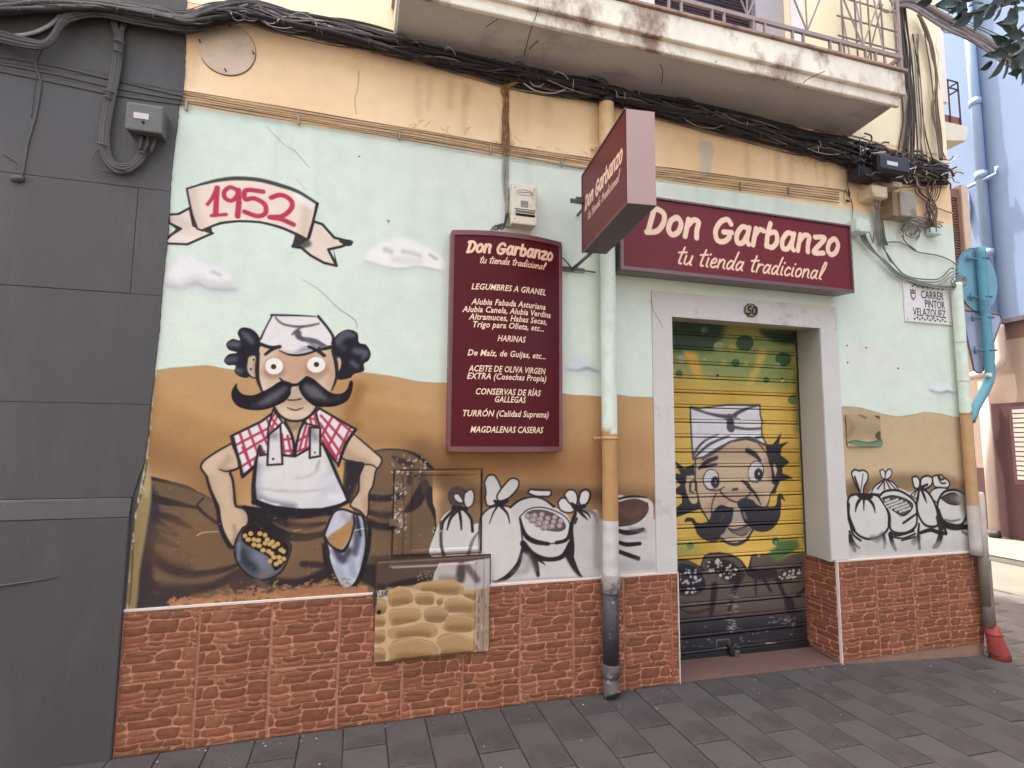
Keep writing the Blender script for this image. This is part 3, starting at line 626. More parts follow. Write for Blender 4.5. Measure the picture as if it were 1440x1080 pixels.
# ---- white sacks
def sacks(i, ops):
    c.cur = i
    for op in ops:
        k = op[0]
        if k == 'f': c.fill(op[1], op[2], True, op[3] if len(op) > 3 else 0)
        elif k == 's': c.stroke(op[1], op[2], op[3] if len(op) > 3 else BLK, op[4] if len(op) > 4 else .9, op[5] if len(op) > 5 else 1)
        elif k == 'o': c.fill(op[1], op[2], True); c.stroke(list(op[1]) + [op[1][0]], op[3], BLK, .9)
    c.cur = 0
WS = (206, 199, 192); GS = (120, 112, 112)
sacks(8, [
    ('f', [(619, 738), (640, 745), (700, 730), (800, 740), (845, 735), (845, 816), (760, 822), (690, 826), (619, 812), (618, 770)], WS),
    ('f', E_(1090, 300, 1200, 265, 1330, 290, 1345, 420, 1350, 745, 1090, 780), WS),
    ('s', E_(1098, 290, 1150, 270, 1220, 262, 1300, 268), [2, 3, 3, 2]), ('f', E_(1100, 320, 1150, 290, 1230, 275, 1300, 300, 1305, 350, 1270, 400, 1200, 435, 1100, 445), (92, 66, 58)),
    ('s', E_(1305, 300, 1310, 350, 1270, 405, 1200, 440, 1100, 450), 1.6), ('s', E_(1110, 330, 1200, 380, 1260, 350), 8, (112, 82, 70), 6, .7),
    ('s', E_(1100, 465, 1160, 490, 1230, 485, 1280, 470), [3, 7, 7, 5]), ('s', E_(1100, 540, 1170, 565, 1260, 560), [4, 6, 5]), ('s', E_(1100, 600, 1180, 630, 1250, 655), [5, 6, 6]),
    ('s', E_(1200, 470, 1290, 480), 6, GS, 5, .6), ('s', E_(1150, 700, 1330, 700), 14, (176, 170, 168), 8, .7), ('s', E_(1110, 520, 1300, 520), 5, (178, 172, 170), 4, .6),
    # sack left in the hatch
    ('f', E_(-60, 640, -40, 500, 10, 390, 70, 345, 140, 345, 190, 410, 205, 500, 190, 640), WS), ('s', E_(5, 470, 20, 410, 90, 340), [4, 4, 5]), ('s', E_(40, 470, 60, 400, 100, 355), [2, 4, 4]), ('s', E_(130, 470, 125, 400, 115, 350), [2, 4, 4]),
    ('s', E_(200, 480, 190, 400, 150, 350), [4, 4, 3]), ('f', E_(45, 240, 90, 195, 160, 220, 170, 290, 130, 320, 60, 310), (78, 66, 56)), ('o', E_(80, 250, 110, 245, 140, 290, 120, 300, 90, 280), WS, 1.4), ('o', E_(150, 240, 190, 215, 210, 250, 200, 310, 165, 330, 145, 290), WS, 1.8),
    ('s', E_(80, 330, 160, 340), 6), ('s', E_(0, 420, 2, 560, 20, 640), 4, (70, 60, 56), 2),
    ('s', E_(240, 480, 200, 540, 170, 640), [2, 4, 5], GS, 2),
    # middle large tied sack
    ('o', E_(360, 320, 300, 340, 250, 400, 240, 500, 245, 640, 280, 760, 340, 800, 430, 760, 490, 700, 515, 600, 510, 480, 490, 390, 440, 330), (214, 207, 198), 2.2),
    ('f', E_(245, 500, 250, 640, 330, 800, 240, 830, 200, 700), WS, 3), ('s', E_(515, 590, 490, 690, 420, 770, 350, 800), [3, 7, 7, 3]), ('s', E_(460, 740, 540, 720, 520, 640), 9, GS, 6, .5),
    ('o', E_(275, 170, 300, 130, 340, 130, 375, 190, 380, 240, 345, 310, 295, 320, 280, 270, 285, 240), (216, 209, 200), 2.2), ('o', E_(380, 215, 440, 150, 490, 160, 485, 210, 430, 270, 370, 290, 355, 260), (216, 209, 200), 2.2),
    ('s', E_(340, 290, 375, 310, 420, 290), [4, 7, 4]), ('s', E_(360, 320, 330, 370, 308, 432), [3, 2, 1.2]), ('s', E_(375, 320, 420, 370, 435, 430), [4, 3, 1.2]),
    # open sack with chickpeas
    ('f', E_(445, 340, 500, 290, 580, 270, 660, 290, 720, 330, 800, 380, 820, 460, 800, 560, 760, 620, 700, 640, 600, 620, 540, 580, 510, 480), WS), ('s', E_(440, 330, 500, 285, 580, 265, 650, 280, 715, 325), [3, 3, 2, 2, 4]),
    ('o', E_(550, 240, 565, 218, 600, 220, 650, 222, 695, 225, 690, 258, 650, 262, 600, 260), (218, 212, 204), 2.6),
    ('o', E_(500, 390, 550, 345, 620, 330, 700, 345, 780, 385, 818, 440, 815, 500, 770, 545, 690, 560, 620, 550, 550, 510, 515, 450), (212, 205, 198), 1.6),
    ('s', E_(500, 400, 530, 500, 590, 545, 680, 562), [3, 6, 7, 5]), ('s', E_(730, 555, 800, 530, 825, 440), [5, 5, 5]),
    ('f', E_(530, 385, 570, 350, 640, 345, 720, 370, 780, 420, 788, 465, 740, 485, 650, 470, 580, 425), (92, 80, 78)),
    ('s', E_(520, 560, 580, 630, 680, 660, 770, 640, 820, 560), [9, 9, 6, 7, 8]), ('s', E_(530, 590, 590, 660, 615, 760), [10, 9, 5], BLK, 2), ('s', E_(800, 620, 850, 700, 890, 760), [10, 12, 8], BLK, 3),
    ('s', E_(620, 660, 660, 695), [5, 1]), ('s', E_(560, 650, 600, 720), 7, GS, 6, .7), ('s', E_(540, 640, 520, 700, 500, 760), 8, (188, 182, 178), 6, .7),
    # tied sack right
    ('f', E_(850, 370, 930, 360, 1000, 380, 1005, 780, 900, 770, 840, 640, 820, 560, 830, 460), (198, 190, 184)), ('s', E_(850, 370, 825, 460, 830, 570, 830, 640), [5, 6, 7, 6]), ('s', E_(860, 400, 850, 430), 3),
    ('s', E_(910, 340, 970, 370, 990, 420), [4, 4, 3], GS, 3), ('s', E_(990, 380, 985, 560, 990, 700), 8, (150, 142, 138), 7, .7),
    ('o', E_(740, 300, 765, 272, 800, 280, 845, 320, 840, 355, 800, 365, 755, 345), (214, 207, 200), 2.2), ('o', E_(780, 250, 810, 220, 850, 230, 865, 280, 850, 320, 810, 300), (214, 207, 200), 2.2), ('o', E_(870, 290, 885, 235, 920, 218, 945, 245, 930, 300, 890, 325), (214, 207, 200), 3),
    ('s', E_(830, 310, 860, 335, 910, 320), [5, 8, 5]), ('s', E_(870, 350, 900, 380, 930, 410), [4, 4, 1]), ('s', E_(880, 345, 930, 370, 945, 400), [3, 3, 1]), ('s', E_(855, 350, 850, 380), 3),
])
c.cur = 8
for k in range(34):
    x = 545 + (k * 37 % 230); y = 362 + (k * 23 % 110)
    if ((x - 660) / 125) ** 2 + ((y - 415 - (x - 660) * .25) / 50) ** 2 > .9: continue
    q = E_(x, y)[0]; c.dot(q[0], q[1], 4.4, 4.2, (120, 100, 100)); c.dot(q[0] - .3, q[1] - .3, 3.3, 3.2, (176, 160, 158), 0)
c.cur = 0
c.stroke(E_(345, 800, 600, 785, 800, 775, 1000, 772), 3, (150, 142, 138), 2, .6, idset=False)
GW = (208, 203, 195)
sacks(9, [
    ('f', G(95, 640, 120, 700, 250, 620, 340, 600, 430, 590, 560, 640, 700, 640, 880, 640, 915, 760, 910, 1010, 400, 1030, 110, 1040), GW),
    ('o', G(260, 630, 275, 590, 310, 560, 350, 540, 400, 555, 435, 600, 420, 640), GW, 1.8), ('s', G(300, 600, 340, 550), 2), ('s', G(345, 550, 345, 600), 2), ('s', G(360, 550, 385, 600), 2), ('s', G(370, 545, 420, 600), 1.6),
    ('o', G(315, 480, 335, 470, 350, 490, 350, 530, 330, 525), GW, 1.6), ('o', G(355, 490, 375, 467, 395, 485, 385, 520, 352, 535), GW, 1.6),
    ('o', G(520, 640, 560, 610, 640, 640, 700, 600, 740, 600, 700, 700, 680, 740), GW, 1.5),
    ('o', G(640, 640, 670, 600, 740, 590, 760, 620, 700, 690), GW, 1.8),
    ('o', G(668, 560, 665, 520, 700, 510, 720, 540, 750, 530, 775, 560, 765, 590, 720, 590, 680, 585), GW, 2), ('s', G(700, 520, 720, 560, 750, 560), 2), ('s', G(690, 510, 720, 505, 740, 520), 1.6),
    ('o', G(205, 640, 150, 635, 110, 660, 103, 740, 120, 830, 170, 900, 240, 930, 320, 910, 370, 860, 378, 780, 355, 710, 310, 650, 260, 635), (212, 207, 198), 3),
    ('s', G(108, 700, 108, 780, 150, 870), [5, 6, 3]), ('s', G(340, 680, 378, 760, 378, 840), [4, 6, 5]),
    ('o', G(190, 635, 160, 580, 130, 500, 150, 472, 180, 480, 205, 475, 235, 495, 235, 540, 210, 590, 205, 635), (212, 207, 198), 2.2), ('s', G(150, 520, 185, 620), 3), ('s', G(205, 500, 190, 620), 2, GS), ('s', G(175, 640, 210, 650, 260, 650), [5, 9, 5]),
    ('s', G(195, 655, 165, 700, 155, 750), [4, 4, 1.4]), ('s', G(210, 655, 210, 740), [4, 1.4]), ('s', G(230, 655, 270, 700, 285, 755), [4, 4, 1.4]),
    ('s', G(120, 830, 140, 900, 190, 940), 3), ('s', G(115, 880, 150, 960, 180, 990), 3), ('s', G(110, 920, 150, 1000), [8, 6], BLK, 2),
    ('s', G(260, 920, 300, 930, 330, 900), [5, 9, 6], GS, 5, .8), ('s', G(340, 900, 350, 960), 5, (70, 64, 64), 3),
    ('o', G(310, 650, 350, 615, 430, 608, 500, 640, 550, 690, 560, 760, 555, 840, 500, 885, 430, 890, 385, 860, 378, 760), GW, 3),
    ('o', G(335, 660, 400, 645, 480, 665, 530, 700, 520, 740, 470, 775, 420, 750, 370, 710), (84, 76, 74), 2),
    ('s', G(470, 825, 520, 790, 560, 760), [3, 3, 2]), ('s', G(385, 890, 440, 905, 540, 875), [3, 3, 3]), ('s', G(400, 915, 470, 925, 550, 895), 2.4), ('s', G(460, 940, 550, 915), 2.4), ('s', G(385, 900, 400, 960, 420, 1000), [7, 6, 4], BLK, 2), ('s', G(350, 940, 345, 990), 3, GS, 2),
    ('o', G(575, 600, 620, 610, 660, 660, 690, 730, 700, 800, 690, 845, 620, 840, 575, 780, 560, 700), GW, 3), ('s', G(560, 600, 545, 640), 2), ('s', G(590, 600, 610, 650, 625, 690), [4, 4, 1.4]), ('s', G(575, 610, 570, 680), [3, 1]),
    ('o', G(535, 560, 530, 525, 560, 517, 580, 550, 572, 595, 545, 590), GW, 2.4), ('o', G(585, 590, 590, 530, 630, 512, 662, 530, 655, 575, 610, 600), GW, 2.4), ('s', G(575, 595, 630, 570), [4, 3]),
    ('o', G(695, 720, 705, 670, 740, 620, 800, 605, 850, 620, 885, 660, 890, 760, 860, 830, 790, 840, 730, 800), GW, 3.2), ('o', G(720, 660, 770, 630, 820, 630, 860, 680, 830, 703, 770, 695), (76, 66, 64), 1.6), ('s', G(790, 660, 830, 670), 6, (110, 98, 94), 4, .8),
    ('s', G(745, 800, 790, 812, 845, 800), [2, 3, 2], GS, 1.5), ('s', G(700, 740, 730, 820, 800, 850, 890, 850), [6, 8, 8, 6], BLK, 1.5), ('s', G(700, 790, 720, 880, 700, 960, 670, 985), [7, 8, 8, 4], (52, 46, 46), 2),
    ('s', G(575, 830, 570, 900, 578, 990), [3, 4, 5]), ('s', G(580, 890, 650, 870, 700, 885, 755, 895), [4, 5, 5, 4]), ('s', G(735, 840, 755, 890), 4), ('s', G(860, 880, 890, 900), 3, GS, 2), ('s', G(540, 950, 570, 920), 8, (70, 64, 62), 5, .7),
    ('s', G(120, 1000, 400, 990, 900, 980), 16, (186, 180, 174), 9, .6),
    ('f', G(820, 640, 900, 640, 905, 800, 870, 760), (160, 150, 140), 6)
])
c.cur = 9
for k in range(60):
    x = 345 + (k * 41 % 180); y = 655 + (k * 29 % 110)
    if ((x - 430) / 92) ** 2 + ((y - 706 - (x - 430) * .16) / 45) ** 2 > .85: continue
    q = G(x, y)[0]; c.dot(q[0], q[1], 1.9, 1.8, (200, 195, 188))
c.cur = 0
# remains of a poster: brown board with a green strip
c.fill([(1188, 583), (1237, 585), (1239, 618), (1190, 620)], (172, 148, 116), False, 1)
c.stroke([(1190, 590), (1196, 600), (1192, 612)], 9, (150, 124, 96), 6, .8); c.stroke([(1208, 584), (1216, 588)], 3, (120, 96, 72), 2, .8)
c.fill([(1190, 622), (1200, 619), (1220, 621), (1239, 617), (1240, 627), (1222, 629), (1204, 628)], (116, 134, 104), True, .8); c.stroke([(1191, 623), (1202, 620), (1222, 623), (1238, 619)], 1.4, (84, 92, 70), 1)
c.dot(1235, 586, 1, 1, BLK)
# chips on the upper hatch and around
for k in range(150):
    if k < 95: x, y = rs.uniform(552, 571), rs.choice([rs.uniform(676, 700), rs.uniform(720, 748), rs.uniform(690, 745)])
    elif k < 125: x, y = rs.uniform(551, 600), rs.uniform(640, 668)
    else: x, y = rs.uniform(608, 622), rs.uniform(740, 784)
    c.stroke([(x, y), (x + rs.uniform(-1.5, 1.5), y + rs.uniform(-2, 2)), (x + rs.uniform(-2, 2), y + rs.uniform(-2, 3))], rs.uniform(.4, 1.7), rs.choice([200, 170, 215]) * np.array([1, .95, .9]), .7, .9, idset=False)
c.stroke([(566, 668), (568, 720), (566, 780)], 3, (92, 58, 46), 2, .8, idset=False)

# ---- shutter painting on its own plane
SHY = 0.285
SC = Canvas(1.93, 3.23, -0.02, 2.36, 0.0045, SHY, (222, 180, 82))
c = SC
I = zz(930, 440, 6.545); J = zz(940, 560, 8.0); K = zz(940, 680, 7.2); L = zz(900, 740, 4.8)
nz = noise2(c.h, c.w, 50, 5)[..., None] - .5; c.c += nz * np.array([30, 30, 30])
c.fill(I(90, 80, 1250, 180, 1250, 700, 800, 650, 450, 600, 90, 560), (142, 158, 92), False, 12, .92)
c.fill(I(90, 60, 600, 90, 560, 220, 470, 360, 90, 370), (52, 74, 56), False, 5, .95)
c.fill(I(900, 160, 1260, 180, 1250, 280, 1050, 270), (48, 66, 52), True, 3, .9)
for x, y, rx, col in ((765, 280, 12, (60, 84, 60)), (1120, 430, 11, (62, 100, 62)), (680, 465, 6, (56, 100, 60)), (160, 560, 5, (56, 100, 60)), (965, 620, 4.6, (62, 110, 60)), (525, 310, 7, (170, 176, 130)), (650, 320, 6, (186, 172, 90)), (180, 430, 6, (170, 180, 140)), (1065, 490, 5, (160, 172, 128)),
                      (390, 160, 5, (110, 130, 100)), (395, 430, 2, (190, 190, 140)), (1110, 625, 2.6, (220, 220, 190)), (515, 580, 2, (30, 40, 30)), (1210, 800, 7, (100, 124, 66)), (780, 470, 3, (200, 190, 110)), (570, 460, 5, (184, 176, 100)), (1110, 608, 1.6, (30, 40, 30))):
    q = I(x, y)[0]; c.dot(q[0], q[1], rx, rx * .95, col, .6, .95)
c.fill(I(190, 350, 320, 370, 360, 520, 380, 640, 330, 640, 260, 500), (236, 180, 78), False, 3, .95); c.fill(I(900, 330, 980, 340, 880, 600, 830, 660, 780, 650, 860, 480), (226, 190, 92), False, 3, .9)
c.stroke(I(1245, 600, 1250, 1080), 8, (96, 110, 62), 10, .7); c.stroke([(1128, 620), (1132, 700), (1134, 760)], 8, (110, 120, 70), 9, .6)
# painted cook face
FC = (204, 176, 142)
hr = (50, 44, 50)
c.fill(J(60, 700, 180, 790, 280, 740, 300, 900, 200, 900, 200, 1080, 60, 1080, 60, 1040, 130, 980, 60, 900, 60, 850, 130, 860), hr, False); c.fill(K(60, 80, 130, 90, 200, 100, 300, 200, 320, 260, 60, 350, 60, 260, 130, 200, 130, 130, 60, 90), hr, False)
c.fill(J(1080, 520, 1170, 520, 1270, 390, 1240, 520, 1350, 490, 1270, 560, 1260, 640, 1360, 720, 1280, 780, 1280, 850, 1400, 900, 1260, 930, 1220, 1000, 1200, 1080, 1150, 1080, 1140, 760), hr, False)
fc = J(300, 690, 440, 600, 640, 500, 860, 460, 1000, 500, 1100, 620, 1160, 800, 1170, 960) + K(1080, 20, 1030, 120, 1000, 220, 960, 260, 870, 300, 860, 460, 830, 520, 760, 590, 670, 620, 590, 600, 520, 540, 470, 420, 400, 370, 320, 260, 280, 120) + J(300, 900)
m = c.fill(fc, FC, False); c.clip = m
for q, wd, a in ((J(400, 700, 600, 620, 900, 620), 14, .4), (K(420, 260, 600, 130, 900, 160), 20, .4), (J(1100, 700, 1140, 900), 9, .5)): c.stroke(q, wd, (160, 130, 110), 7, a)
c.clip = None; c.stroke(fc + [fc[0]], 1.8, hr, .9, sm=False)
htm = J(240, 105, 350, 120, 480, 100, 640, 75, 1025, 75, 1030, 200, 1050, 260, 1045, 340, 1050, 420, 1095, 520, 1040, 510, 960, 470, 880, 460, 700, 490, 560, 560, 400, 660, 270, 690, 250, 400)
c.fill(htm, (228, 222, 221), False); c.stroke(htm + [htm[0]], 2, hr, .9, sm=False)
for q, wd in ((J(250, 110, 420, 170, 620, 210, 760, 200), [4, 3, 5, 4]), (J(740, 190, 860, 130, 1000, 80), [5, 4, 2]), (J(690, 220, 700, 340), [9, 11]), (J(620, 225, 660, 260, 660, 340), [1.5, 2, 2]), (J(740, 330, 880, 350, 1040, 345), [4, 3, 3]), (J(740, 230, 800, 240), [2, 1]),
              (J(280, 640, 380, 500, 560, 410), [3, 3, 1.4]), (J(290, 670, 460, 520, 680, 430), [3, 3.6, 2]), (J(380, 680, 560, 580, 700, 490, 860, 450, 980, 470, 1070, 530), [4, 4, 2, 2, 2, 3]), (J(980, 450, 1050, 440), 2.4)): c.stroke(q, wd, (82, 72, 76), 1.2)
c.fill(J(200, 880, 280, 870, 300, 960, 320, 1080, 200, 1080), FC, False); c.fill(K(175, 0, 290, 0, 300, 120, 280, 200, 230, 200, 190, 120), FC, True); c.stroke(J(240, 1060, 240, 960, 290, 930, 300, 1040), 2.2, hr); c.stroke(K(220, 0, 220, 80, 250, 100), 2, hr); c.stroke(K(280, 0, 290, 110, 330, 260, 400, 370), 2.2, hr)
c.fill(J(1170, 740, 1200, 740, 1220, 820, 1200, 900), FC, True); c.stroke(J(1165, 740, 1200, 745, 1222, 820, 1195, 905), 1.5, hr)
for q, wd in ((J(340, 800, 420, 720, 540, 670), [3, 6, 5]), (J(360, 780, 540, 745), [5, 3]), (J(880, 590, 960, 630, 1030, 700), [6, 7, 4])): c.stroke(q, wd, hr, .9)
for (x, y, rx, ry, ix, iy, a_) in ((475, 920, 10.5, 13.5, 522, 950, .1), (980, 830, 10, 15, 1010, 860, .15)):
    q = J(x, y)[0]; c.dot(q[0], q[1], rx + 1.4, ry + 1.4, hr, ang=a_); c.dot(q[0], q[1], rx, ry, (216, 208, 204), ang=a_)
    q = J(ix, iy)[0]; c.dot(q[0], q[1], 6.2, 8.2, hr); c.dot(q[0] + .4, q[1] - .6, 1.4, 2, (220, 214, 210))
for q, wd in ((K(360, 20, 420, 70, 500, 70, 560, 40), 1.6), (J(820, 930, 890, 980, 930, 1040), [2, 6, 3]), (K(800, 40, 860, 90, 930, 210), [4, 4, 2]), (K(520, 70, 560, 130, 680, 190, 760, 160, 830, 100), [2, 2.4, 2, 2, 2]), (K(480, 100, 440, 200, 430, 360), 1.6), (K(650, 65, 690, 60), 3)): c.stroke(q, wd, hr, .9)
c.fill(K(600, 240, 520, 220, 440, 300, 400, 380, 300, 400, 240, 350, 180, 350, 165, 390, 230, 390, 270, 470, 320, 550, 420, 590, 510, 570, 580, 460, 640, 380, 660, 260), hr, True)
c.fill(K(690, 200, 760, 150, 850, 170, 900, 220, 1000, 240, 1080, 230, 1100, 130, 1140, 105, 1180, 180, 1140, 160, 1140, 230, 1120, 350, 1060, 450, 960, 490, 860, 470, 770, 400, 730, 300), hr, True)
c.fill(K(660, 250, 720, 250, 750, 380, 640, 390), (176, 160, 144), False); c.stroke(K(760, 300, 780, 350), 3, (150, 146, 150), 2, .8); c.stroke(K(520, 380, 560, 320), 1.2, (110, 106, 110), 1, .8)
c.fill(K(600, 450, 650, 460, 780, 430, 840, 460, 780, 530, 700, 520, 650, 500, 520, 540, 560, 490), (128, 108, 100), False); c.fill(K(600, 455, 700, 530, 650, 560, 520, 550), (170, 156, 140), False)
c.stroke(K(600, 450, 680, 470, 790, 430), 2, hr); c.stroke(K(600, 460, 710, 530, 790, 520), 1.4, hr); c.stroke(K(520, 570, 600, 610, 680, 622, 770, 590, 830, 510, 850, 460), [2, 3, 4, 3.4, 3, 2], hr, .9)
c.fill(K(1050, 570, 1080, 545, 1110, 580, 1300, 570, 1330, 640, 1200, 740, 1100, 820, 1030, 770, 1010, 700, 1100, 640), (74, 108, 66), False, 2, .9); c.dot(*K(1080, 590)[0], 4, 5, (50, 96, 54)); c.dot(*K(1085, 600)[0], 1.6, 2, (150, 170, 130)); c.dot(*K(218, 635)[0], 4.6, 5.4, (52, 94, 54)); c.fill(K(60, 620, 160, 600, 330, 640, 300, 700, 60, 740), (160, 162, 92), True, 4, .7)
# dark sacks at its foot
dk = (98, 84, 74)
lo = K(60, 770, 200, 780, 320, 840, 350, 740, 420, 705, 520, 700, 640, 720, 740, 780, 800, 870, 830, 740, 880, 710, 910, 750, 940, 710, 1010, 720, 1100, 800, 1240, 720, 1400, 700) + [(1140, 960), (940, 970)]
m = c.fill(lo, dk, False); c.clip = m
for q, wd in ((K(60, 770, 200, 782, 300, 830, 350, 880), [3, 3, 3, 4]), (K(320, 840, 350, 745, 420, 705, 520, 700, 640, 722, 740, 790, 790, 880), 4), (K(820, 860, 830, 750, 880, 712), 3.4), (L(500, 400, 490, 520, 470, 640), [9, 8, 5]), (L(690, 330, 640, 420, 600, 560, 590, 640), [8, 7, 5, 3]), (L(740, 310, 800, 330, 900, 320), 12),
              (L(780, 330, 780, 460), [4, 2]), (L(820, 330, 880, 440), [6, 3]), (L(920, 350, 970, 460, 1000, 520), [6, 6, 8]), (L(260, 560, 350, 590, 470, 560), 3), (L(1110, 420, 1060, 470), 4), (L(1000, 510, 1040, 640), 14)): c.stroke(q, wd, (48, 36, 40), 1.5)
c.fill(K(370, 820, 440, 770, 520, 760, 640, 800, 720, 880, 720, 960, 650, 1010, 560, 970, 450, 900), (40, 30, 34), True, 1); c.fill(L(255, 270, 330, 260, 400, 300, 440, 400, 380, 460, 260, 450), (42, 36, 48), True, 1); c.fill(K(1100, 960, 1150, 880, 1340, 850, 1290, 950, 1150, 1000), (56, 44, 44), True, 1)
c.fill([(940, 975)] + L(250, 600, 500, 620, 1100, 560) + [(1145, 990)], (58, 52, 56), False, 8, .7)
c.fill(L(250, 660, 1150, 610, 1150, 900, 250, 940), (42, 40, 45), False, 10, .88)
c.clip = None
r2 = np.random.RandomState(3)
for (zf, ox, oy, ex, ey, nn, ti) in ((K, 545, 870, 165, 88, 40, .35), (L, 335, 370, 85, 85, 34, .1), (L, 1010, 330, 75, 34, 22, -.35)):
    for k in range(nn):
        t = r2.uniform(0, 6.28); rr = math.sqrt(r2.rand()); x = ox + ex * rr * math.cos(t); y = oy + ey * rr * math.sin(t) + ti * ex * rr * math.cos(t)
        q = zf(x, y)[0]; s_ = r2.uniform(1.1, 2.4); c.dot(q[0], q[1], s_, s_ * r2.uniform(.7, 1.2), (206, 196, 184), .4, .95)
for k in range(110):
    if k < 50: q = L(r2.normal(620, 16), r2.uniform(440, 720))[0]; ln = 3
    elif k < 80: q = L(r2.uniform(860, 1040), r2.normal(635, 16))[0]; ln = 2
    else: q = L(r2.uniform(270, 1050), r2.uniform(640, 860))[0]; ln = 2
    c.stroke([q, (q[0] + r2.uniform(1, ln * 2), q[1] + r2.uniform(-.4, .4))], r2.uniform(.4, 1.2), (170, 162, 156), .7, .9)
c.stroke(L(515, 770, 600, 765, 600, 820, 515, 822, 515, 770), .9, (170, 165, 160), .7, .9, sm=False)
c.stroke(L(750, 780, 850, 775), 3, (86, 66, 52), 1.5, .8); c.stroke(L(850, 790, 915, 790), 1.4, (180, 174, 168), .8, .9)
for zr in np.arange(0, 2.36, .0135): c.c[int(zr / .0045):int(zr / .0045) + 1] *= r2.uniform(.93, 1.0)
c = None
# ------------------------------------------------------------------ canvas -> mesh (coarse where the paint is even, fine where it is not)
def canvas_mesh(cv, keep, name_of, fn, mats, parent, skip0=None, tol=7.0, sm=False):
    """keep: bool per cell; name_of: {id: (name, label)}; fn(u,z)->xyz arrays"""
    C4 = np.stack([cv.c[:-1, :-1], cv.c[1:, :-1], cv.c[:-1, 1:], cv.c[1:, 1:]])
    cmax, cmin = C4.max(0), C4.min(0)
    ids = cv.id[:-1, :-1].astype(int)
    h, w_ = ids.shape; B_ = 16
    H_, W_ = -(-h // B_) * B_, -(-w_ // B_) * B_
    def padv(a, v):
        out = np.full((H_, W_) + a.shape[2:], v, dtype=a.dtype); out[:h, :w_] = a; return out
    cmax, cmin, ids2, kp = padv(cmax, 0), padv(cmin, 0), padv(ids, 0), padv(keep, False)
    done = np.zeros((H_, W_), bool); quads = []
    for s in (16, 8, 4, 2, 1):
        nb, mb = H_ // s, W_ // s
        if s > 1:
            R = lambda a: a.reshape(nb, s, mb, s, -1)
            rng_ = (R(cmax).max((1, 3)) - R(cmin).min((1, 3))).max(-1)
            ok = (rng_ < tol) & (R(ids2).max((1, 3, 4)) == R(ids2).min((1, 3, 4))) & R(kp).all((1, 3, 4)) & ~R(done).any((1, 3, 4))
        else: ok = kp & ~done
        bi, bj = np.nonzero(ok)
        if s > 1: done |= np.repeat(np.repeat(ok, s, 0), s, 1)
        quads.append(np.stack([bi * s, bj * s, np.full(len(bi), s), ids2[bi * s, bj * s]], 1))
    q = np.concatenate(quads)
    res = {}
    for k in np.unique(q[:, 3]):
        qq = q[q[:, 3] == k]; i, j, s = qq[:, 0], qq[:, 1], qq[:, 2]
        i2, j2 = np.minimum(i + s, cv.h - 1), np.minimum(j + s, cv.w - 1)
        idx = np.stack([i * cv.w + j, i * cv.w + j2, i2 * cv.w + j2, i2 * cv.w + j], 1)
        uq, inv = np.unique(idx, return_inverse=True); inv = inv.reshape(-1, 4)
        vi, vj = uq // cv.w, uq % cv.w
        co_ = fn(cv.x0 + vj * cv.res, cv.z0 + vi * cv.res).astype(np.float32)
        me = bpy.data.meshes.new(name_of[k][0]); me.vertices.add(len(uq)); me.vertices.foreach_set('co', co_.ravel())
        nf = len(inv); me.loops.add(nf * 4); me.loops.foreach_set('vertex_index', inv.ravel().astype(np.int32))
        me.polygons.add(nf); me.polygons.foreach_set('loop_start', (np.arange(nf) * 4).astype(np.int32))
        me.polygons.foreach_set('loop_total', np.full(nf, 4, np.int32))
        if sm: me.polygons.foreach_set('use_smooth', np.ones(nf, bool))
        me.update(calc_edges=True)
        a = me.color_attributes.new('Col', 'FLOAT_COLOR', 'POINT')
        cc = np.ones((len(uq), 4), np.float32); cc[:, :3] = lin(np.clip(cv.c[vi, vj], 0, 255)) * 0.97
        a.data.foreach_set('color', cc.ravel()); me.materials.append(mats)
        o = bpy.data.objects.new(name_of[k][0], me); COL.objects.link(o); att(o, parent)
        if name_of[k][1]: o['label'] = name_of[k][1]
        res[k] = o
    return res
def flatY(Y): return lambda u, z: np.stack([u, np.full(len(u), Y), z], 1)

def att(o, parent):
    """parent an object built in world coordinates (parents are never rotated)"""
    if parent is None: return o
    o.parent = parent; pw = Vector((0, 0, 0)); q = parent
    while q is not None: pw += q.location; q = q.parent
    o.location = -pw
    return o
def add(mb, name, m, parent=None, label=None, kind=None):
    o = mb.build(name, m); att(o, parent)
    if label: o['label'] = label
    if kind: o['kind'] = kind
    return o
def X_(px, py, Y=0.0): return P(px, py, Y).x
def Z_(px, py, Y=0.0): return P(px, py, Y).z

M_paint = mat('painted_plaster', (0, 0, 0), .82, .06, 9, .35, 55, .25, vcol=True, bdist=.006)
M_vpaint = mat('weathered_paint', (0, 0, 0), .6, .12, 14, .1, 120, .35, vcol=True)
M_white = mat('white_plaster', (206, 200, 194), .8, .06, 4, .2, 45, .25, dirt=(168, 160, 152), dscale=1.6, damt=.25)
M_reveal = mat('reveal_plaster', (192, 186, 178), .8, .06, 4, .2, 45, .25)
M_grey = mat('grey_masonry_paint', (78, 75, 74), .62, .12, 1.4, .28, 90, .4, dirt=(87, 84, 82), dscale=1.6, damt=.5, stretch=(1, 1, .3))
M_yellow = mat('yellow_render', (252, 236, 198), .85, .05, 2, .2, 50, .2, dirt=(226, 196, 150), dscale=1.1, damt=.2)
M_conc = mat('balcony_concrete', (196, 190, 182), .9, .08, 3, .3, 40, .2, dirt=(160, 154, 146), dscale=1.4, damt=.35)
M_fascia = mat('peeling_white_paint', (240, 230, 210), .85, .12, 7, .4, 60, .2, dirt=(150, 122, 106), dscale=3.2, damt=.62, stretch=(1, 1, .6))
M_iron = mat('railing_paint', (150, 134, 128), .5, .15, 20, .1, 90, .4)
M_black = mat('black_plastic', (38, 37, 40), .5, .15, 12, .1, 80, .4)
M_maroon = mat('maroon_vinyl', (82, 18, 26), .4, .06, 3, .02, 60, .2)
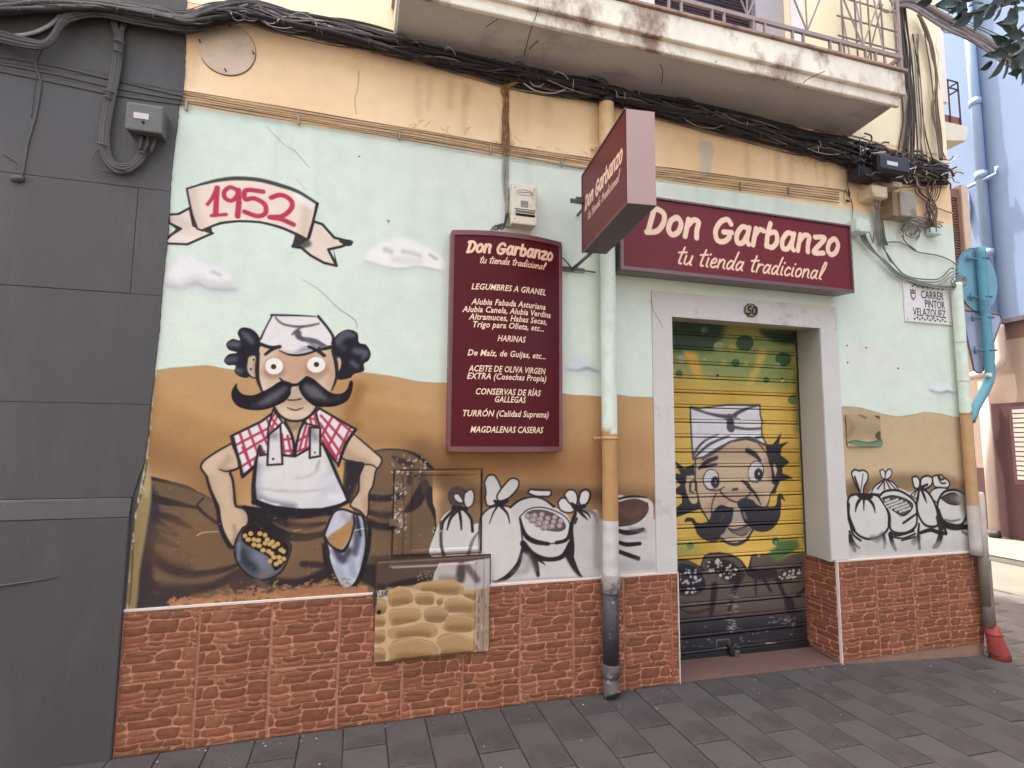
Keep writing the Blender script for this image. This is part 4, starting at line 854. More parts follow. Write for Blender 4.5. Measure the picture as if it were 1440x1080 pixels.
M_maroonb = mat('maroon_board_face', (124, 48, 62), .3, .06, 3, .02, 60, .5)
M_trim = mat('maroon_metal_trim', (118, 74, 78), .35, .08, 6, .03, 60, .5, metal=.2)
M_pale = mat('pale_maroon_panel', (172, 142, 138), .45, .05, 3, .04, 80, .4)
M_under = mat('dark_board_underside', (84, 62, 62), .5, .08, 5, .05, 60, .4)
M_letter = mat('cream_lettering', (244, 208, 180), .5, .02, 3, 0)
M_alu = mat('grey_metal', (120, 114, 112), .35, .1, 8, .04, 60, .5, metal=.5)
M_cream = mat('cream_plastic', (222, 210, 188), .5, .06, 8, .05, 60, .4, dirt=(180, 160, 130), dscale=9, damt=.3)
M_galv = mat('old_grey_box', (160, 150, 136), .6, .12, 9, .1, 60, .4, dirt=(120, 100, 80), dscale=8, damt=.35)
M_dark = mat('dark_gap', (28, 26, 26), .9, .05, 5, 0)

# ================================================================== GROUND
def gz(x): return float(np.interp(x, [-12, 2.0, 3.2, 4.5, 6.0, 30], [0.02, 0.02, 0.0, -0.07, -0.085, -0.085]))
M_joint = mat('pavement_joint', (60, 55, 55), .95, .1, 20, .3, 80)
M_slab = mat('grey_paving_stone', (76, 72, 72), .7, .18, 2.6, .5, 70, .3, dirt=(59, 54, 54), dscale=2.2, damt=.75, rnd=.13)
M_asph = mat('pale_road_surface', (88, 85, 80), .9, .12, 3, .4, 140, .2, dirt=(78, 75, 70), dscale=1.4, damt=.4)
M_walk = mat('pale_concrete_pavement', (100, 97, 92), .9, .08, 3, .3, 90, .2)
M_kerb = mat('grey_gutter_stone', (60, 57, 55), .85, .1, 6, .3, 90, .2)
mb = MB(); xs = [-60, -12, 2, 3.2, 4.5, 6.0, 80]
for i in range(len(xs) - 1):
    a, b = xs[i], xs[i + 1]; k = len(mb.v)
    for (x, y) in ((a, -60), (b, -60), (b, 90), (a, 90)): mb.vert((x, y, gz(x) - .012))
    mb.face((k, k + 1, k + 2, k + 3))
ground = add(mb, 'pavement', M_joint, None, None, 'structure')
# slabs: rows running away from the wall
slab_meshes = {}
nsl = 0
def slab(x0, x1, y0, y1, m=None, par=None, zoff=0.0, name='paving_slab'):
    global nsl
    g = .0024; cx, cy = (x0 + x1) / 2, (y0 + y1) / 2
    key = (round(x1 - x0, 3), round(y1 - y0, 3), nsl % 3)
    if key not in slab_meshes:
        b = MB(); hw, hl = (x1 - x0) / 2 - g, (y1 - y0) / 2 - g; t = .006
        ps = [(-hw, -hl), (hw, -hl), (hw, hl), (-hw, hl)]; k = 0
        for (x, y) in ps: b.vert((x, y, -.014))
        for (x, y) in ps: b.vert((x, y, -.003))
        for (x, y) in ps: b.vert((x * (1 - t / hw), y * (1 - t / hl), 0))
        for r in (0, 4):
            for i in range(4): b.face((r + i, r + (i + 1) % 4, r + 4 + (i + 1) % 4, r + 4 + i))
        b.face((8, 9, 10, 11))
        o = b.build(name, M_slab); slab_meshes[key] = o.data
    else:
        o = bpy.data.objects.new(name, slab_meshes[key]); COL.objects.link(o)
    sl_ = (gz(cx + .05) - gz(cx - .05)) / .1
    o.parent = par or ground
    o.location = (cx, cy, gz(cx) + zoff + rng.uniform(-.0012, .0012)); o.rotation_euler = (rng.uniform(-.002, .002), -math.atan(sl_) + rng.uniform(-.003, .003), 0)
    nsl += 1
    return o
SWD = 0.205
x = -1.45; ri = 0
while x < 6.6:
    y = -0.012 if ri % 2 == 0 else -0.012
    first = .20 if ri % 2 else .40
    yy = y; L_ = first
    lim = -1.45 if x < 3.6 else -1.2
    if x > 4.62:
        yy = 1.9 if x < 5.6 else 1.3; 
    while yy > lim:
        slab(x, x + SWD, yy - L_, yy); yy -= L_; L_ = .40
    x += SWD; ri += 1
gr = MB()
for k in range(280):
    x, y = rng.uniform(-1, 6), -abs(rng.gauss(0, .45 if k < 150 else .06)) - .014; s_ = rng.uniform(.0015, .005); z = gz(x) + .001
    col = lin(rng.choice([(60, 56, 54), (150, 142, 132), (110, 96, 80), (190, 184, 176)])); kk = len(gr.v)
    for j in range(5): gr.vert((x + s_ * math.cos(j * 1.256 + k) * rng.uniform(.7, 1.5), y + s_ * math.sin(j * 1.256 + k), z), tuple(col))
    gr.vert((x, y, z + s_ * .6), tuple(col))
    for j in range(5): gr.face((kk + j, kk + (j + 1) % 5, kk + 5))
grit = add(gr, 'grit', mat('grit', (0, 0, 0), .9, .1, 9, 0, vcol=True), None, None, 'stuff'); tag(grit, 'scattered grit and cigarette litter on the paving along the tiled wall', 'grit')
# road of the side street, gutter and far pavement (sheets 4 mm apart)
mb = MB()
def sheet(x0, x1, y0, y1, z): 
    k = len(mb.v)
    for (x, y) in ((x0, y0), (x1, y0), (x1, y1), (x0, y1)): mb.vert((x, y, z))
    mb.face((k, k + 1, k + 2, k + 3))
sheet(6.62, 8.15, -20, 60, -.080); add(mb, 'road', M_asph, None, None, 'structure')
mb = MB(); mb.box(8.15, 8.42, -20, 60, -.12, -.072); add(mb, 'gutter', M_kerb, None, None, 'structure')
mb = MB(); mb.box(8.42, 10.6, -20, 60, -.12, -.052); add(mb, 'far_pavement', M_walk, None, None, 'structure')

# ================================================================== SHOP BUILDING
shop = thing('shop_building', 'corner shop front with painted mural of a moustached grocer over stone-look tiles', 'building', (1.75, 0, 0))
H_TOP = 18.0
SXL, SXR = -1.03, 4.53
PT = 0.668                       # top of the tiled base
DX0, DX1, FX0, FX1, DT, FT = 1.945, 3.147, 1.800, 3.300, 2.292, 2.455
cv = W0
gx = cv.x0 + (np.arange(cv.w - 1) + .5) * cv.res; gz_ = cv.z0 + (np.arange(cv.h - 1) + .5) * cv.res
KX, KZ = np.meshgrid(gx, gz_)
keep = (KX > SXL) & (KX < SXR) & (KZ > PT) & (KZ < 3.795) & ~((KX > FX0 + .004) & (KX < FX1 - .004) & (KZ < FT - .004))
names = {0: ('painted_wall', 'light blue and ochre painted plaster, peach above'), 1: ('painted_cloud', 'grey shaded cloud below the banner'), 2: ('painted_cloud', 'white cloud beside the price board'),
         3: ('painted_cloud', 'small grey cloud beside the drainpipe'), 4: ('painted_cloud', 'small white cloud near the corner'), 5: ('painted_dark_sacks', 'dark brown sacks behind the grocer'),
         6: ('painted_grocer', 'mural of a moustached grocer in white apron and checked shirt'), 7: ('painted_banner', 'ribbon banner reading 1952'),
         8: ('painted_white_sacks', 'white sacks painted left of the door'), 9: ('painted_white_sacks', 'white sacks painted right of the door')}
canvas_mesh(W0, keep, names, flatY(0.0), M_paint, shop)
# wall body behind the paint, reveals, upper storeys
mb = MB()
mb.box(SXL, DX0, .003, .5, -.3, 3.8); mb.box(3.215, SXR, .003, .5, -.3, 3.8); mb.box(DX0, 3.215, .003, .5, 2.36, 3.8)
mb.box(3.2, 3.215, .29, .5, -.3, 2.36)
mb.box(SXL, SXR - .01, .5, 8.0, -.3, H_TOP)
add(mb, 'masonry', M_reveal, shop)
mb = MB()
WX0, WX1 = 1.86, 3.02         # balcony door opening
mb.box(SXL, WX0, 0, .5, 3.8, H_TOP); mb.box(WX1, SXR, 0, .5, 3.8, H_TOP); mb.box(WX0, WX1, 0, .5, 6.0, H_TOP); mb.box(WX0, WX1, .16, .5, 3.8, 6.0)
add(mb, 'upper_wall', M_yellow, shop)
mb = MB(); mb.box(SXR - .01, SXR + .003, .5, 8, 3.3, H_TOP); mb.box(SXR, SXR + .003, .003, .5, 3.3, 3.8); add(mb, 'side_wall', M_yellow, shop)
mb = MB(); mb.box(SXR, SXR + .003, .003, 8, -.3, 3.3); add(mb, 'side_wall', mat('side_render', (214, 206, 190), .85), shop)
mb = MB(); mb.box(SXL - .1, SXR + .25, -.3, 8.2, H_TOP, H_TOP + .2); add(mb, 'roof', M_conc, shop)
# white door surround
mb = MB()
mb.prism([(FX0, PT + .012), (FX0, FT), (FX1, FT), (FX1, PT + .012), (DX1, PT + .012), (DX1, DT), (DX0, DT), (DX0, PT + .012)], -.008, .004)
fr = add(mb, 'door_surround', M_white, shop)
mb = MB()   # splayed reveals
mb.hexa([(DX1, .004, PT), (3.3, .004, PT), (3.3, .5, PT), (3.211, .30, PT), (DX1, .004, 2.36), (3.3, .004, 2.36), (3.3, .5, 2.36), (3.211, .30, 2.36)])
mb.hexa([(1.9, .004, DT), (3.2, .004, DT), (3.21, .30, 2.335), (1.9, .30, 2.335), (1.9, .004, 2.5), (3.2, .004, 2.5), (3.21, .30, 2.5), (1.9, .30, 2.5)])
mb.box(1.90, DX0, .004, .3, -.1, 2.4)
add(mb, 'door_reveal', M_reveal, shop)
# crack and edge lines of the surround
mb = MB()
for pts in ([(915, 421), (919, 438), (927, 450), (932, 460)],):
    mb.tube([P(x, y, -.0085) for x, y in pts], .0012, 4)
add(mb, 'crack', M_dark, shop)

# ---- stone-look tiles
GROUT = lin((196, 138, 110))
def stone_tile(wd, ht, seed, oz=0.0, ox=0.0):
    r = random.Random(seed); b = MB(); T = .325
    b.hexa([(0, -.006, 0), (wd, -.006, 0), (wd, .0, 0), (0, 0, 0), (0, -.006, ht), (wd, -.006, ht), (wd, 0, ht), (0, 0, ht)], 0, tuple(GROUT))
    rp = random.Random(91)          # one master pattern, shifted and cut
    def bnd(k, x):                   # wavy course line, periodic over the tile
        r1, r2, r3 = [(math.sin(k * q + 1.7) * 43758.5) % 6.28 for q in (12.9, 78.2, 37.7)]
        return .0030 * math.sin(2 * math.pi * x / T + r1) + .0022 * math.sin(4 * math.pi * x / T + r2) + .0014 * math.sin(10 * math.pi * x / T + r3)
    hs_ = [.042, .055, .022, .052, .066, .030, .058]; zl = [0]
    for h_ in hs_: zl.append(zl[-1] + h_)
    polys = []
    for k_, h_ in enumerate(hs_):
        n_c = {.022: 3, .030: 4}.get(h_, rp.choice([2, 3, 3, 4])); off = rp.random() * T
        cuts = sorted([(off + (j + rp.uniform(-.28, .28)) * T / n_c) for j in range(n_c)]); cuts.append(cuts[0] + T)
        sk_ = [rp.uniform(-.010, .010) for _ in range(n_c)]; sk_.append(sk_[0])
        for j in range(n_c):
            xa, xb = cuts[j], cuts[j + 1]; sa, sb_ = sk_[j], sk_[j + 1]; g = .0017
            kb, kt = k_ % len(hs_), (k_ + 1) % len(hs_)
            zb_ = lambda x: zl[k_] + bnd(kb, x) + g
            zt_ = lambda x: zl[k_ + 1] + bnd(kt, x) - g
            parts = [(0, 1)]
            if h_ > .04 and rp.random() < .35: sp_ = rp.uniform(.35, .65); parts = [(0, sp_), (sp_, 1)]
            for (f0, f1) in parts:
                def pt(s, f):
                    xl = (xa - sa + 2 * sa * f) + g; xr = (xb - sb_ + 2 * sb_ * f) - g; x = xl + (xr - xl) * s
                    ff = f + (g / h_ * (1 if f == f0 and f0 > 0 else -1 if f == f1 and f1 < 1 else 0))
                    return (x, zb_(x) + (zt_(x) - zb_(x)) * ff)
                c_ = [min(.45, rp.choice([.004, .008, .014, .02]) / (xb - xa)) for _ in range(4)]
                fm = (f0 + f1) / 2; df = (f1 - f0); cv_ = [rp.choice([.12, .2, .35]) for _ in range(4)]
                pl_ = [pt(c_[0], f0), pt(.35, f0), pt(.68, f0), pt(1 - c_[1], f0), pt(1, f0 + df * cv_[1]), pt(1, f1 - df * cv_[2]), pt(1 - c_[2], f1), pt(.66, f1), pt(.33, f1), pt(c_[3], f1), pt(0, f1 - df * cv_[3]), pt(0, f0 + df * cv_[0])]
                polys.append(pl_)
    for si, q0_ in enumerate(polys):
        rr_ = random.Random(si * 13 + 5); q0_ = [(x + rr_.uniform(-.0009, .0009), z_2 + rr_.uniform(-.0009, .0009)) for x, z_2 in q0_]
        if len(q0_) < 3: continue
        tone0 = rr_.uniform(.66, 1.16); hue = rr_.uniform(.92, 1.1); lift = rr_.uniform(.6, 1.5)
        for sx in (-2 * T, -T, 0, T):
            for sz in (-2 * T, -T, 0, T):
                q = [(min(max(x + ox + sx, .0035), wd - .0035), min(max(z_2 + oz + sz, .0025), ht - .0025)) for x, z_2 in q0_]
                if max(p[0] for p in q) - min(p[0] for p in q) < .008 or max(p[1] for p in q) - min(p[1] for p in q) < .005: continue
                mx_, mz_ = sum(p[0] for p in q) / len(q), sum(p[1] for p in q) / len(q)
                base_ = lin((146, 90, 66)) * tone0 * np.array([1, hue, hue])
                k = len(b.v); nn = len(q); y1 = -.0085 - .0022 * lift
                for p in q: b.vert((p[0], -.006, p[1]), tuple(GROUT * .9))
                for p in q: b.vert((mx_ + (p[0] - mx_) * .94, y1, mz_ + (p[1] - mz_) * .88), tuple(base_ * .92))
                b.vert((mx_ + rr_.uniform(-.004, .004), y1 - .0018, mz_ + rr_.uniform(-.003, .003)), tuple(base_ * 1.12))
                for i in range(nn):
                    b.face((k + i, k + (i + 1) % nn, k + nn + (i + 1) % nn, k + nn + i)); b.face((k + nn + i, k + nn + (i + 1) % nn, k + 2 * nn))
    return b
M_tile = mat('stone_look_tile', (0, 0, 0), .5, .24, 60, .5, 140, .35, vcol=True, bdist=.004)
plinth_mb = MB()
plinth_mb.box(SXL, DX0 - .003, .0005, .003, -.2, PT); plinth_mb.box(3.19, SXR - .004, .0005, .003, -.2, PT)
plinth = add(plinth_mb, 'tiled_base', mat('tile_adhesive', (226, 176, 148), .9), shop)
TW = .3255; tile_cache = {}
def put_tile(x0, z0, wd, ht, seed, oz, ox, loc=None, rz=0):
    key = (round(wd, 3), round(ht, 3), oz, ox)
    if key not in tile_cache: tile_cache[key] = stone_tile(wd, ht, seed, oz, ox).build('wall_tile', M_tile).data; o = bpy.data.objects[-1] if False else None
    o = bpy.data.objects.new('wall_tile', tile_cache[key]); COL.objects.link(o); att(o, plinth)
    o.location = o.location + Vector(loc if loc else (x0, 0, z0)); o.rotation_euler = (0, 0, rz)
for i in range(9):
    x0 = -1.0285 + i * TW
    for rrow in (0, 1):
        oz = (.11, .04, .20, .11)[(i + rrow) % 3]; ox = (0.0, .12, .05, .2)[i % 4]
        put_tile(x0, .018 + rrow * TW, TW - .0045, TW - .0045, i, oz, ox)
for rrow in (0, 1): put_tile(1.9005, .018 + rrow * TW, .041, TW - .0045, 3, .04, 0.0)
for i in range(4):
    x0 = 3.196 + i * .333
    for rrow in (0, 1): put_tile(x0, .018 + rrow * TW,   .3285, TW - .0045, i, (.2, .04, .11)[(i + rrow) % 3], (.05, .16)[i % 2])
for rrow in (0, 1): put_tile(0, 0, .292, TW - .0045, 5, .11, .05, (3.206, .296, .018 + rrow * TW), -math.pi / 2 - .03)
for o in [o for o in bpy.data.objects if o.name.startswith('wall_tile') and o.parent is None]: bpy.data.objects.remove(o)
# strips: mortar foot, edge beads, pale cap line
mb = MB(); mb.box(SXL, 1.9, -.004, .003, -.05, .018); mb.box(3.2, SXR - .02, -.006, .003, -.15, .018); add(mb, 'mortar_foot', mat('mortar', (150, 116, 98), .95, .15, 12, .5, 90), plinth)
M_cap = mat('pale_edge_bead', (226, 208, 196), .5, .06, 12, .05)
mb = MB(); mb.box(SXL, FX0, -.012, .003, PT - .001, PT + .009); mb.box(FX0, DX0, -.013, .003, PT - .001, PT + .010); mb.box(DX1 + .03, SXR - .02, -.012, .003, PT - .001, PT + .009)
mb.box(1.9425, 1.9485, -.013, .006, .0, PT); mb.box(3.189, 3.196, -.013, .006, -.02, PT)
add(mb, 'edge_bead', M_cap, plinth)

# ---- roller shutter
shut = add((lambda b: (b.box(1.93, 3.22, .33, .34, -.05, 2.4), b)[1])(MB()), 'roller_shutter', M_dark, shop)
M_shut = mat('painted_steel_slat', (0, 0, 0), .5, .10, 22, .12, 60, .45, vcol=True, stretch=(1, 1, 4))
SX0, SX1 = 1.94, 3.214; z_b = .045; NS = 22; pitch = (2.345 - z_b) / NS
prof = [(0.0, .016), (.003, .012), (.005, .001), (.010, -.0025), (.018, -.0025), (.022, .001), (.0235, .008), (.0255, .008), (.027, 0.0)] + [(z, -.001 * math.sin((z - .027) / (pitch - .027) * math.pi)) for z in np.linspace(.031, pitch - .001, 17)]
nx = 270
for s_ in range(NS):
    z0 = z_b + s_ * pitch
    us = np.linspace(SX0, SX1, nx); vs = np.array([p[0] for p in prof]); ys = np.array([p[1] for p in prof])
    U, V = np.meshgrid(us, z0 + vs); Yy = SHY + np.repeat(ys[:, None], nx, 1)
    ji = np.clip(((U - SC.x0) / SC.res).astype(int), 0, SC.w - 1); ii = np.clip(((V - SC.z0) / SC.res).astype(int), 0, SC.h - 1)
    cols = lin(np.clip(SC.c[ii, ji], 0, 255)) * .97
    dk = np.where((vs > .0225) & (vs < .0265) | (vs < .004), .25, 1.0); cols = cols * dk[:, None, None]      # shade of the grooves put into the slat colour
    me = bpy.data.meshes.new('shutter_slat'); n_v = U.size
    me.vertices.add(n_v); me.vertices.foreach_set('co', np.stack([U, Yy, V], -1).astype(np.float32).ravel())
    a = (np.arange(len(vs) - 1)[:, None] * nx + np.arange(nx - 1)[None]).ravel()
    idx = np.stack([a, a + 1, a + nx + 1, a + nx], 1).astype(np.int32); nf = len(idx)
    me.loops.add(nf * 4); me.loops.foreach_set('vertex_index', idx.ravel()); me.polygons.add(nf)
    me.polygons.foreach_set('loop_start', (np.arange(nf) * 4).astype(np.int32)); me.polygons.foreach_set('loop_total', np.full(nf, 4, np.int32)); me.update(calc_edges=True)
    at_ = me.color_attributes.new('Col', 'FLOAT_COLOR', 'POINT'); cc = np.ones((n_v, 4), np.float32); cc[:, :3] = cols.reshape(-1, 3); at_.data.foreach_set('color', cc.ravel())
    me.materials.append(M_shut); o = bpy.data.objects.new('shutter_slat', me); COL.objects.link(o); att(o, shut)
mb = MB(); mb.bbox(1.95, 3.208, SHY - .012, SHY + .02, .004, z_b + .004, .004); add(mb, 'bottom_bar', mat('dirty_black_steel', (40, 37, 38), .5, .3, 20, .2, 60), shut)
mb = MB(); mb.box(3.196, 3.214, SHY - .02, SHY - .012, 0.01, 2.34); add(mb, 'side_rail', mat('rail_paint', (70, 68, 52), .6, .2, 9), shut)
pl = P(1034, 912, SHY - .03)
mb = MB(); mb.bbox(pl.x - .02, pl.x + .022, SHY - .055, SHY - .02, .012, .058, .006); mb.tube([(pl.x - .012, SHY - .035, .05), (pl.x - .012, SHY - .035, .085), (pl.x, SHY - .032, .095), (pl.x + .012, SHY - .035, .085), (pl.x + .012, SHY - .035, .05)], .004, 6)
padl = add(mb, 'padlock', mat('padlock_metal', (110, 104, 98), .35, .2, 20, .05, metal=.5), None); tag(padl, 'small metal padlock hanging on the bottom bar of the closed shutter', 'padlock')
mb = MB(); mb.bbox(pl.x - .05, pl.x - .02, SHY - .045, SHY - .01, .03, .09, .004); add(mb, 'hasp', M_black, shut)
# threshold
M_step = mat('reddish_step_tile', (108, 82, 76), .6, .08, 4, .15, 60, .35, dirt=(96, 72, 67), dscale=3, damt=.3)
mb = MB(); mb.hexa([(1.94, -.012, -.03), (3.19, -.012, -.03), (3.22, .33, -.03), (1.94, .33, -.03), (1.94, -.012, .022), (3.19, -.012, .003), (3.22, .33, .008), (1.94, .33, .026)]); add(mb, 'door_step', M_step, shop)
# ---- balcony of the shop building
BY = -.42
def bz(x): return 0
mb = MB()
x0, x1 = .135, 3.53; zb = 3.79
mb.hexa([(x0, BY + .03, zb), (x1 - .06, BY + .03, zb), (x1 - .02, 0, zb), (x0, 0, zb), (x0, BY + .03, zb + .06), (x1 - .06, BY + .03, zb + .06), (x1 - .02, 0, zb + .06), (x0, 0, zb + .06)])
balc = add(mb, 'balcony_slab', M_conc, shop)
mb = MB(); mb.bbox(x0 - .006, x1 - .03, BY + .006, BY + .035, zb - .012, zb + .062, .008); add(mb, 'drip_moulding', M_fascia, balc)
mb = MB(); mb.bbox(x0 - .012, x1, BY - .02, -.001, zb + .06, zb + .225, .008); add(mb, 'balcony_edge', M_fascia, balc)
mb = MB(); mb.bbox(x0 - .03, x1 + .015, BY - .035, -.002, zb + .225, zb + .245, .004); add(mb, 'coping', mat('weathered_coping', (170, 142, 124), .9, .25, 9, .4, 60, .2, dirt=(110, 88, 80), dscale=6, damt=.5), balc)
RY = BY - .015; zt = zb + .245
for pts in ([(757, 10), (752, 28), (744, 50), (737, 78)], [(757, 57), (750, 63), (744, 70)], [(995, 86), (1003, 90), (1008, 85)], [(1120, 125), (1135, 112), (1160, 100)], [(928, 90), (932, 100), (930, 118)], [(700, 27), (690, 33), (684, 38)]):
    mb = MB()
    zs_ = []
    for x, y in pts:
        d = r_ * (x - 720) + d_ * (y - 540) + f_ * F; t = (zb - .0005 - CAM.z) / d.z; zs_.append(CAM + d * t)
    mb.tube(spline(zs_, False, 4), .0022, 4); add(mb, 'crack', M_dark, balc)
rail = MB()
rz = zt + .075
rail.box(x0, x1 - .01, RY - .009, RY + .009, rz, rz + .026); rail.box(x1 - .028, x1 - .01, RY, -.002, rz, rz + .026)
rail.box(x0, x1 - .01, RY - .015, RY + .015, rz + .92, rz + .95); rail.box(x1 - .03, x1 - .01, RY, -.002, rz + .92, rz + .95)
rail.box(x0, x1 - .01, RY - .007, RY + .007, rz + .46, rz + .48)
rails = add(rail, 'railing', M_iron, shop)
mbp = None
xs_ = list(np.arange(x0 + .06, x1 - .05, .30))
for k, xx in enumerate(xs_ + [x1 - .02]):
    for dx in ((0, .085) if k < len(xs_) else (0,)):
        mb = MB(); mb.box(xx + dx - .006, xx + dx + .006, RY - .008, RY + .008, zt, rz); add(mb, 'railing_foot', M_iron, rails)
def bar(a, b, r=.0058, par=rails, name='railing_bar', m=None):
    mb = MB(); mb.tube([a, b], r, 6, sm=False); return add(mb, name, m or M_iron, par)
for xx in np.arange(x0 + .28, x1 - .1, .46):
    zc = rz + .026
    for dx in (-.20, 0, .20): bar((xx, RY, zc), (xx + dx, RY, zc + .43))
    for dx in (-.20, 0, .20): bar((xx, RY, zc + .45), (xx + dx * .6, RY, zc + .88))
    c_ = [(xx + .23 + .06 * math.cos(t), RY, zc + .36 + .06 * math.sin(t)) for t in np.linspace(0, 6.283, 15)]
    mb = MB(); mb.tube(c_, .006, 5); add(mb, 'railing_ring', M_iron, rails)
for y in (-.33, -.2, -.08): bar((x1 - .02, y, rz + .03), (x1 - .02, y + .10, rz + .93))
bar((x1 - .02, RY, zt), (x1 - .02, RY, rz + .95), .011); bar((x1 - .02, -.12, rz), (x1 - .02, -.33, rz + .5)); bar((x1 - .02, -.30, zt), (x1 - .02, -.05, rz + .02))
# louvred balcony door
wd_ = MB(); wd_.box(WX0, WX1, .12, .155, 3.8, 6.0); door = add(wd_, 'balcony_door', mat('plum_shutter', (92, 82, 92), .6, .1, 6), shop)
lv = MB()
for z in np.arange(4.0, 5.95, .026):
    k = len(lv.v)
    for p in ((WX0 + .05, .118, z), (WX1 - .30, .118, z), (WX1 - .30, .088, z - .014), (WX0 + .05, .088, z - .014)): lv.vert(p)
    lv.face((k, k + 1, k + 2, k + 3))
add(lv, 'louvre_slats', mat('plum_louvre', (168, 158, 170), .5, .1, 9), door, None, 'stuff')
mb = MB(); mb.box(WX0, WX0 + .04, .07, .119, 3.8, 6.0); mb.box(WX1 - .29, WX1 - .26, .07, .119, 3.8, 6.0); add(mb, 'shutter_stile', mat('plum_frame', (120, 106, 114), .5), door)
mb = MB(); mb.box(WX1 - .26, WX1 - .001, .06, .16, 3.8, 6.0); add(mb, 'window_jamb', mat('jamb_grey', (176, 168, 170), .8), shop)
M_sur = mat('white_surround', (240, 232, 226), .85)
mb = MB(); mb.box(WX1, WX1 + .10, -.012, .001, 3.8, 6.1); add(mb, 'window_surround', M_sur, shop)
mb = MB(); mb.box(WX0 - .22, WX0, -.012, .001, 3.8, 6.1); add(mb, 'window_surround', M_sur, shop)
# grille window further right on the upper wall
gm = MB(); gx0, gx1 = 3.35, 3.95
grl = MB()
for t in range(4): grl.tube([(gx0, -.10, 4.35 + t * .16), (gx1, -.10, 4.35 + t * .16 + .0)], .007, 5)
for t in range(5): grl.tube([(gx0 + .05 + t * .13, -.10, 4.33), (gx0 + .05 + t * .13, -.10, 5.6)], .007, 5)
add(grl, 'window_grille', M_iron, shop)

# ---- conduit line under the peach band and the thick cable bundle
def colr(px):   # painted-over colour of a cable that follows the wall
    return None
M_cab = mat('wall_cable', (0, 0, 0), .6, .18, 30, .15, 120, .35, vcol=True)
def ctube(path, r, colf, name, root, n=6, jit=0.0, smn=5):
    """cable through points (x,y,z) with colour by position"""
    p = spline(path, False, smn)
    mb = MB(); mb.tube(p, r, n)
    mb.c = [tuple(colf(v)) for v in mb.v]
    return add(mb, name, M_cab, root)
GREYC = lin((80, 76, 75)); BLKC = lin((46, 40, 42)); BRN = lin((120, 96, 78))
XG = -.93
def c_line(v):
    if v[0] < XG: return GREYC
    s = .5 + .5 * math.sin(v[0] * 9 + v[2] * 300)
    lo_ = v[2] < 3.212
    return (lin((128, 116, 108)) if lo_ else lin((122, 98, 80))) * (1 - s * .7) + (lin((206, 212, 200)) if lo_ else lin((224, 190, 144))) * s * .7
lc = thing('cable_run', 'thin parallel cables clipped along the blue and peach paint edge', 'cables', (1.5, 0, 3.2))
lpath = [(-60, 76), (0, 88), (80, 103), (165, 122), (255, 139), (262, 143), (340, 157), (420, 170), (500, 184), (600, 200), (700, 217), (815, 236), (900, 247), (960, 254), (1080, 270), (1180, 283)]
for k in range(6):
    off = (k - 2.5) * 3.9
    pts = []
    for i, (x, y) in enumerate(lpath):
        sp = 1.35 if x < 250 else 0.85
        dy = -7 if x > 255 else 0
        pts.append(P(x, y + off * sp + rng.uniform(-.9, .9) + dy, -.008 - (k % 2) * .004))
    if k in (0, 1): pts += [P(1192, 284 + off, -.01), P(1196 - off * .3, 290, -.012), P(1197, 330, -.012)] if k == 0 else []
    ctube(pts, .0036 if k != 2 else .0026, c_line, 'cable', lc)
for x, y in ((262, 148), (420, 168), (562, 190), (690, 210), (790, 228), (905, 245), (1042, 262), (1110, 268)):
    q = P(x, y, -.014); mb = MB(); mb.box(q.x - .005, q.x + .005, q.y - .004, q.y + .012, q.z - .026, q.z + .030); add(mb, 'cable_clip', M_galv, lc)

bpath = [(-60, 12, 10), (0, 12, 10), (60, 8, 9), (140, 10, 9), (210, 22, 12), (260, 32, 12), (300, 22, 13), (345, 16, 12), (400, 30, 13), (480, 46, 14), (560, 66, 14), (640, 84, 14), (700, 97, 16), (760, 111, 16), (830, 124, 15), (900, 141, 14), (960, 156, 15), (1040, 176, 15), (1120, 197, 15), (1180, 212, 18), (1240, 232, 20), (1290, 240, 16), (1332, 246, 12)]
def c_bun(v):
    if v[0] < XG + .05: return GREYC * (.8 + .3 * math.sin(v[0] * 13 + v[2] * 90) ** 2)
    return BLKC * (.75 + .9 * max(0, math.sin(v[0] * 5.3 + v[2] * 150)) ** 3)
bun = thing('cable_bundle', 'thick sagging bundle of black cables strung under the balcony', 'cables', (1.5, 0, 3.6))
for k in range(54):
    a = rng.uniform(-1, 1); ph = rng.uniform(0, 6); lay = rng.uniform(0, 1)
    pts = []
    for i, (x, y, hw) in enumerate(bpath):
        o = max(-1, min(1, a + (.5 if k < 26 else .8) * math.sin(ph + i * (.5 + .3 * lay + (.8 if k > 25 else 0))))) * hw * (1.05 if k < 26 else 1.4)
        pts.append(P(x, y + o, -.02 - .09 * (1 - (o / hw) ** 2) * lay - .01))
    r = rng.choice([.004, .005, .006, .008, .011, .013]) if k > 3 else .015
    if k > 25: r = rng.choice([.0025, .0035, .005])
    cl_ = lin(rng.choice([(90, 82, 80), (150, 140, 134), (64, 58, 58), (44, 40, 42), (110, 100, 96)])) if k > 25 else None
    ctube(pts, r, c_bun if cl_ is None else (lambda v, q=cl_: GREYC if v[0] < XG + .05 else q), 'cable', bun, 6)
for k in range(70):   # cable ties
    i = rng.uniform(0, len(bpath) - 1.01); j = int(i); t = i - j
    x = bpath[j][0] * (1 - t) + bpath[j + 1][0] * t; y = bpath[j][1] * (1 - t) + bpath[j + 1][1] * t; hw = bpath[j][2] * rng.uniform(.25, .8); y += rng.uniform(-.5, .5) * bpath[j][2]
    s1 = P(x + rng.uniform(-3, 3), y - hw * .5, -.12); s2 = P(x, y + hw * .5, -.125)
    col = lin(rng.choice([(60, 56, 56), (196, 184, 168), (90, 84, 80)])) if x > 255 else GREYC
    ctube([s1, (s1 + s2) / 2 + Vector((0, -.006, 0)), s2], .0022, lambda v, c_=col: c_, 'cable_tie', bun, 4, smn=3)
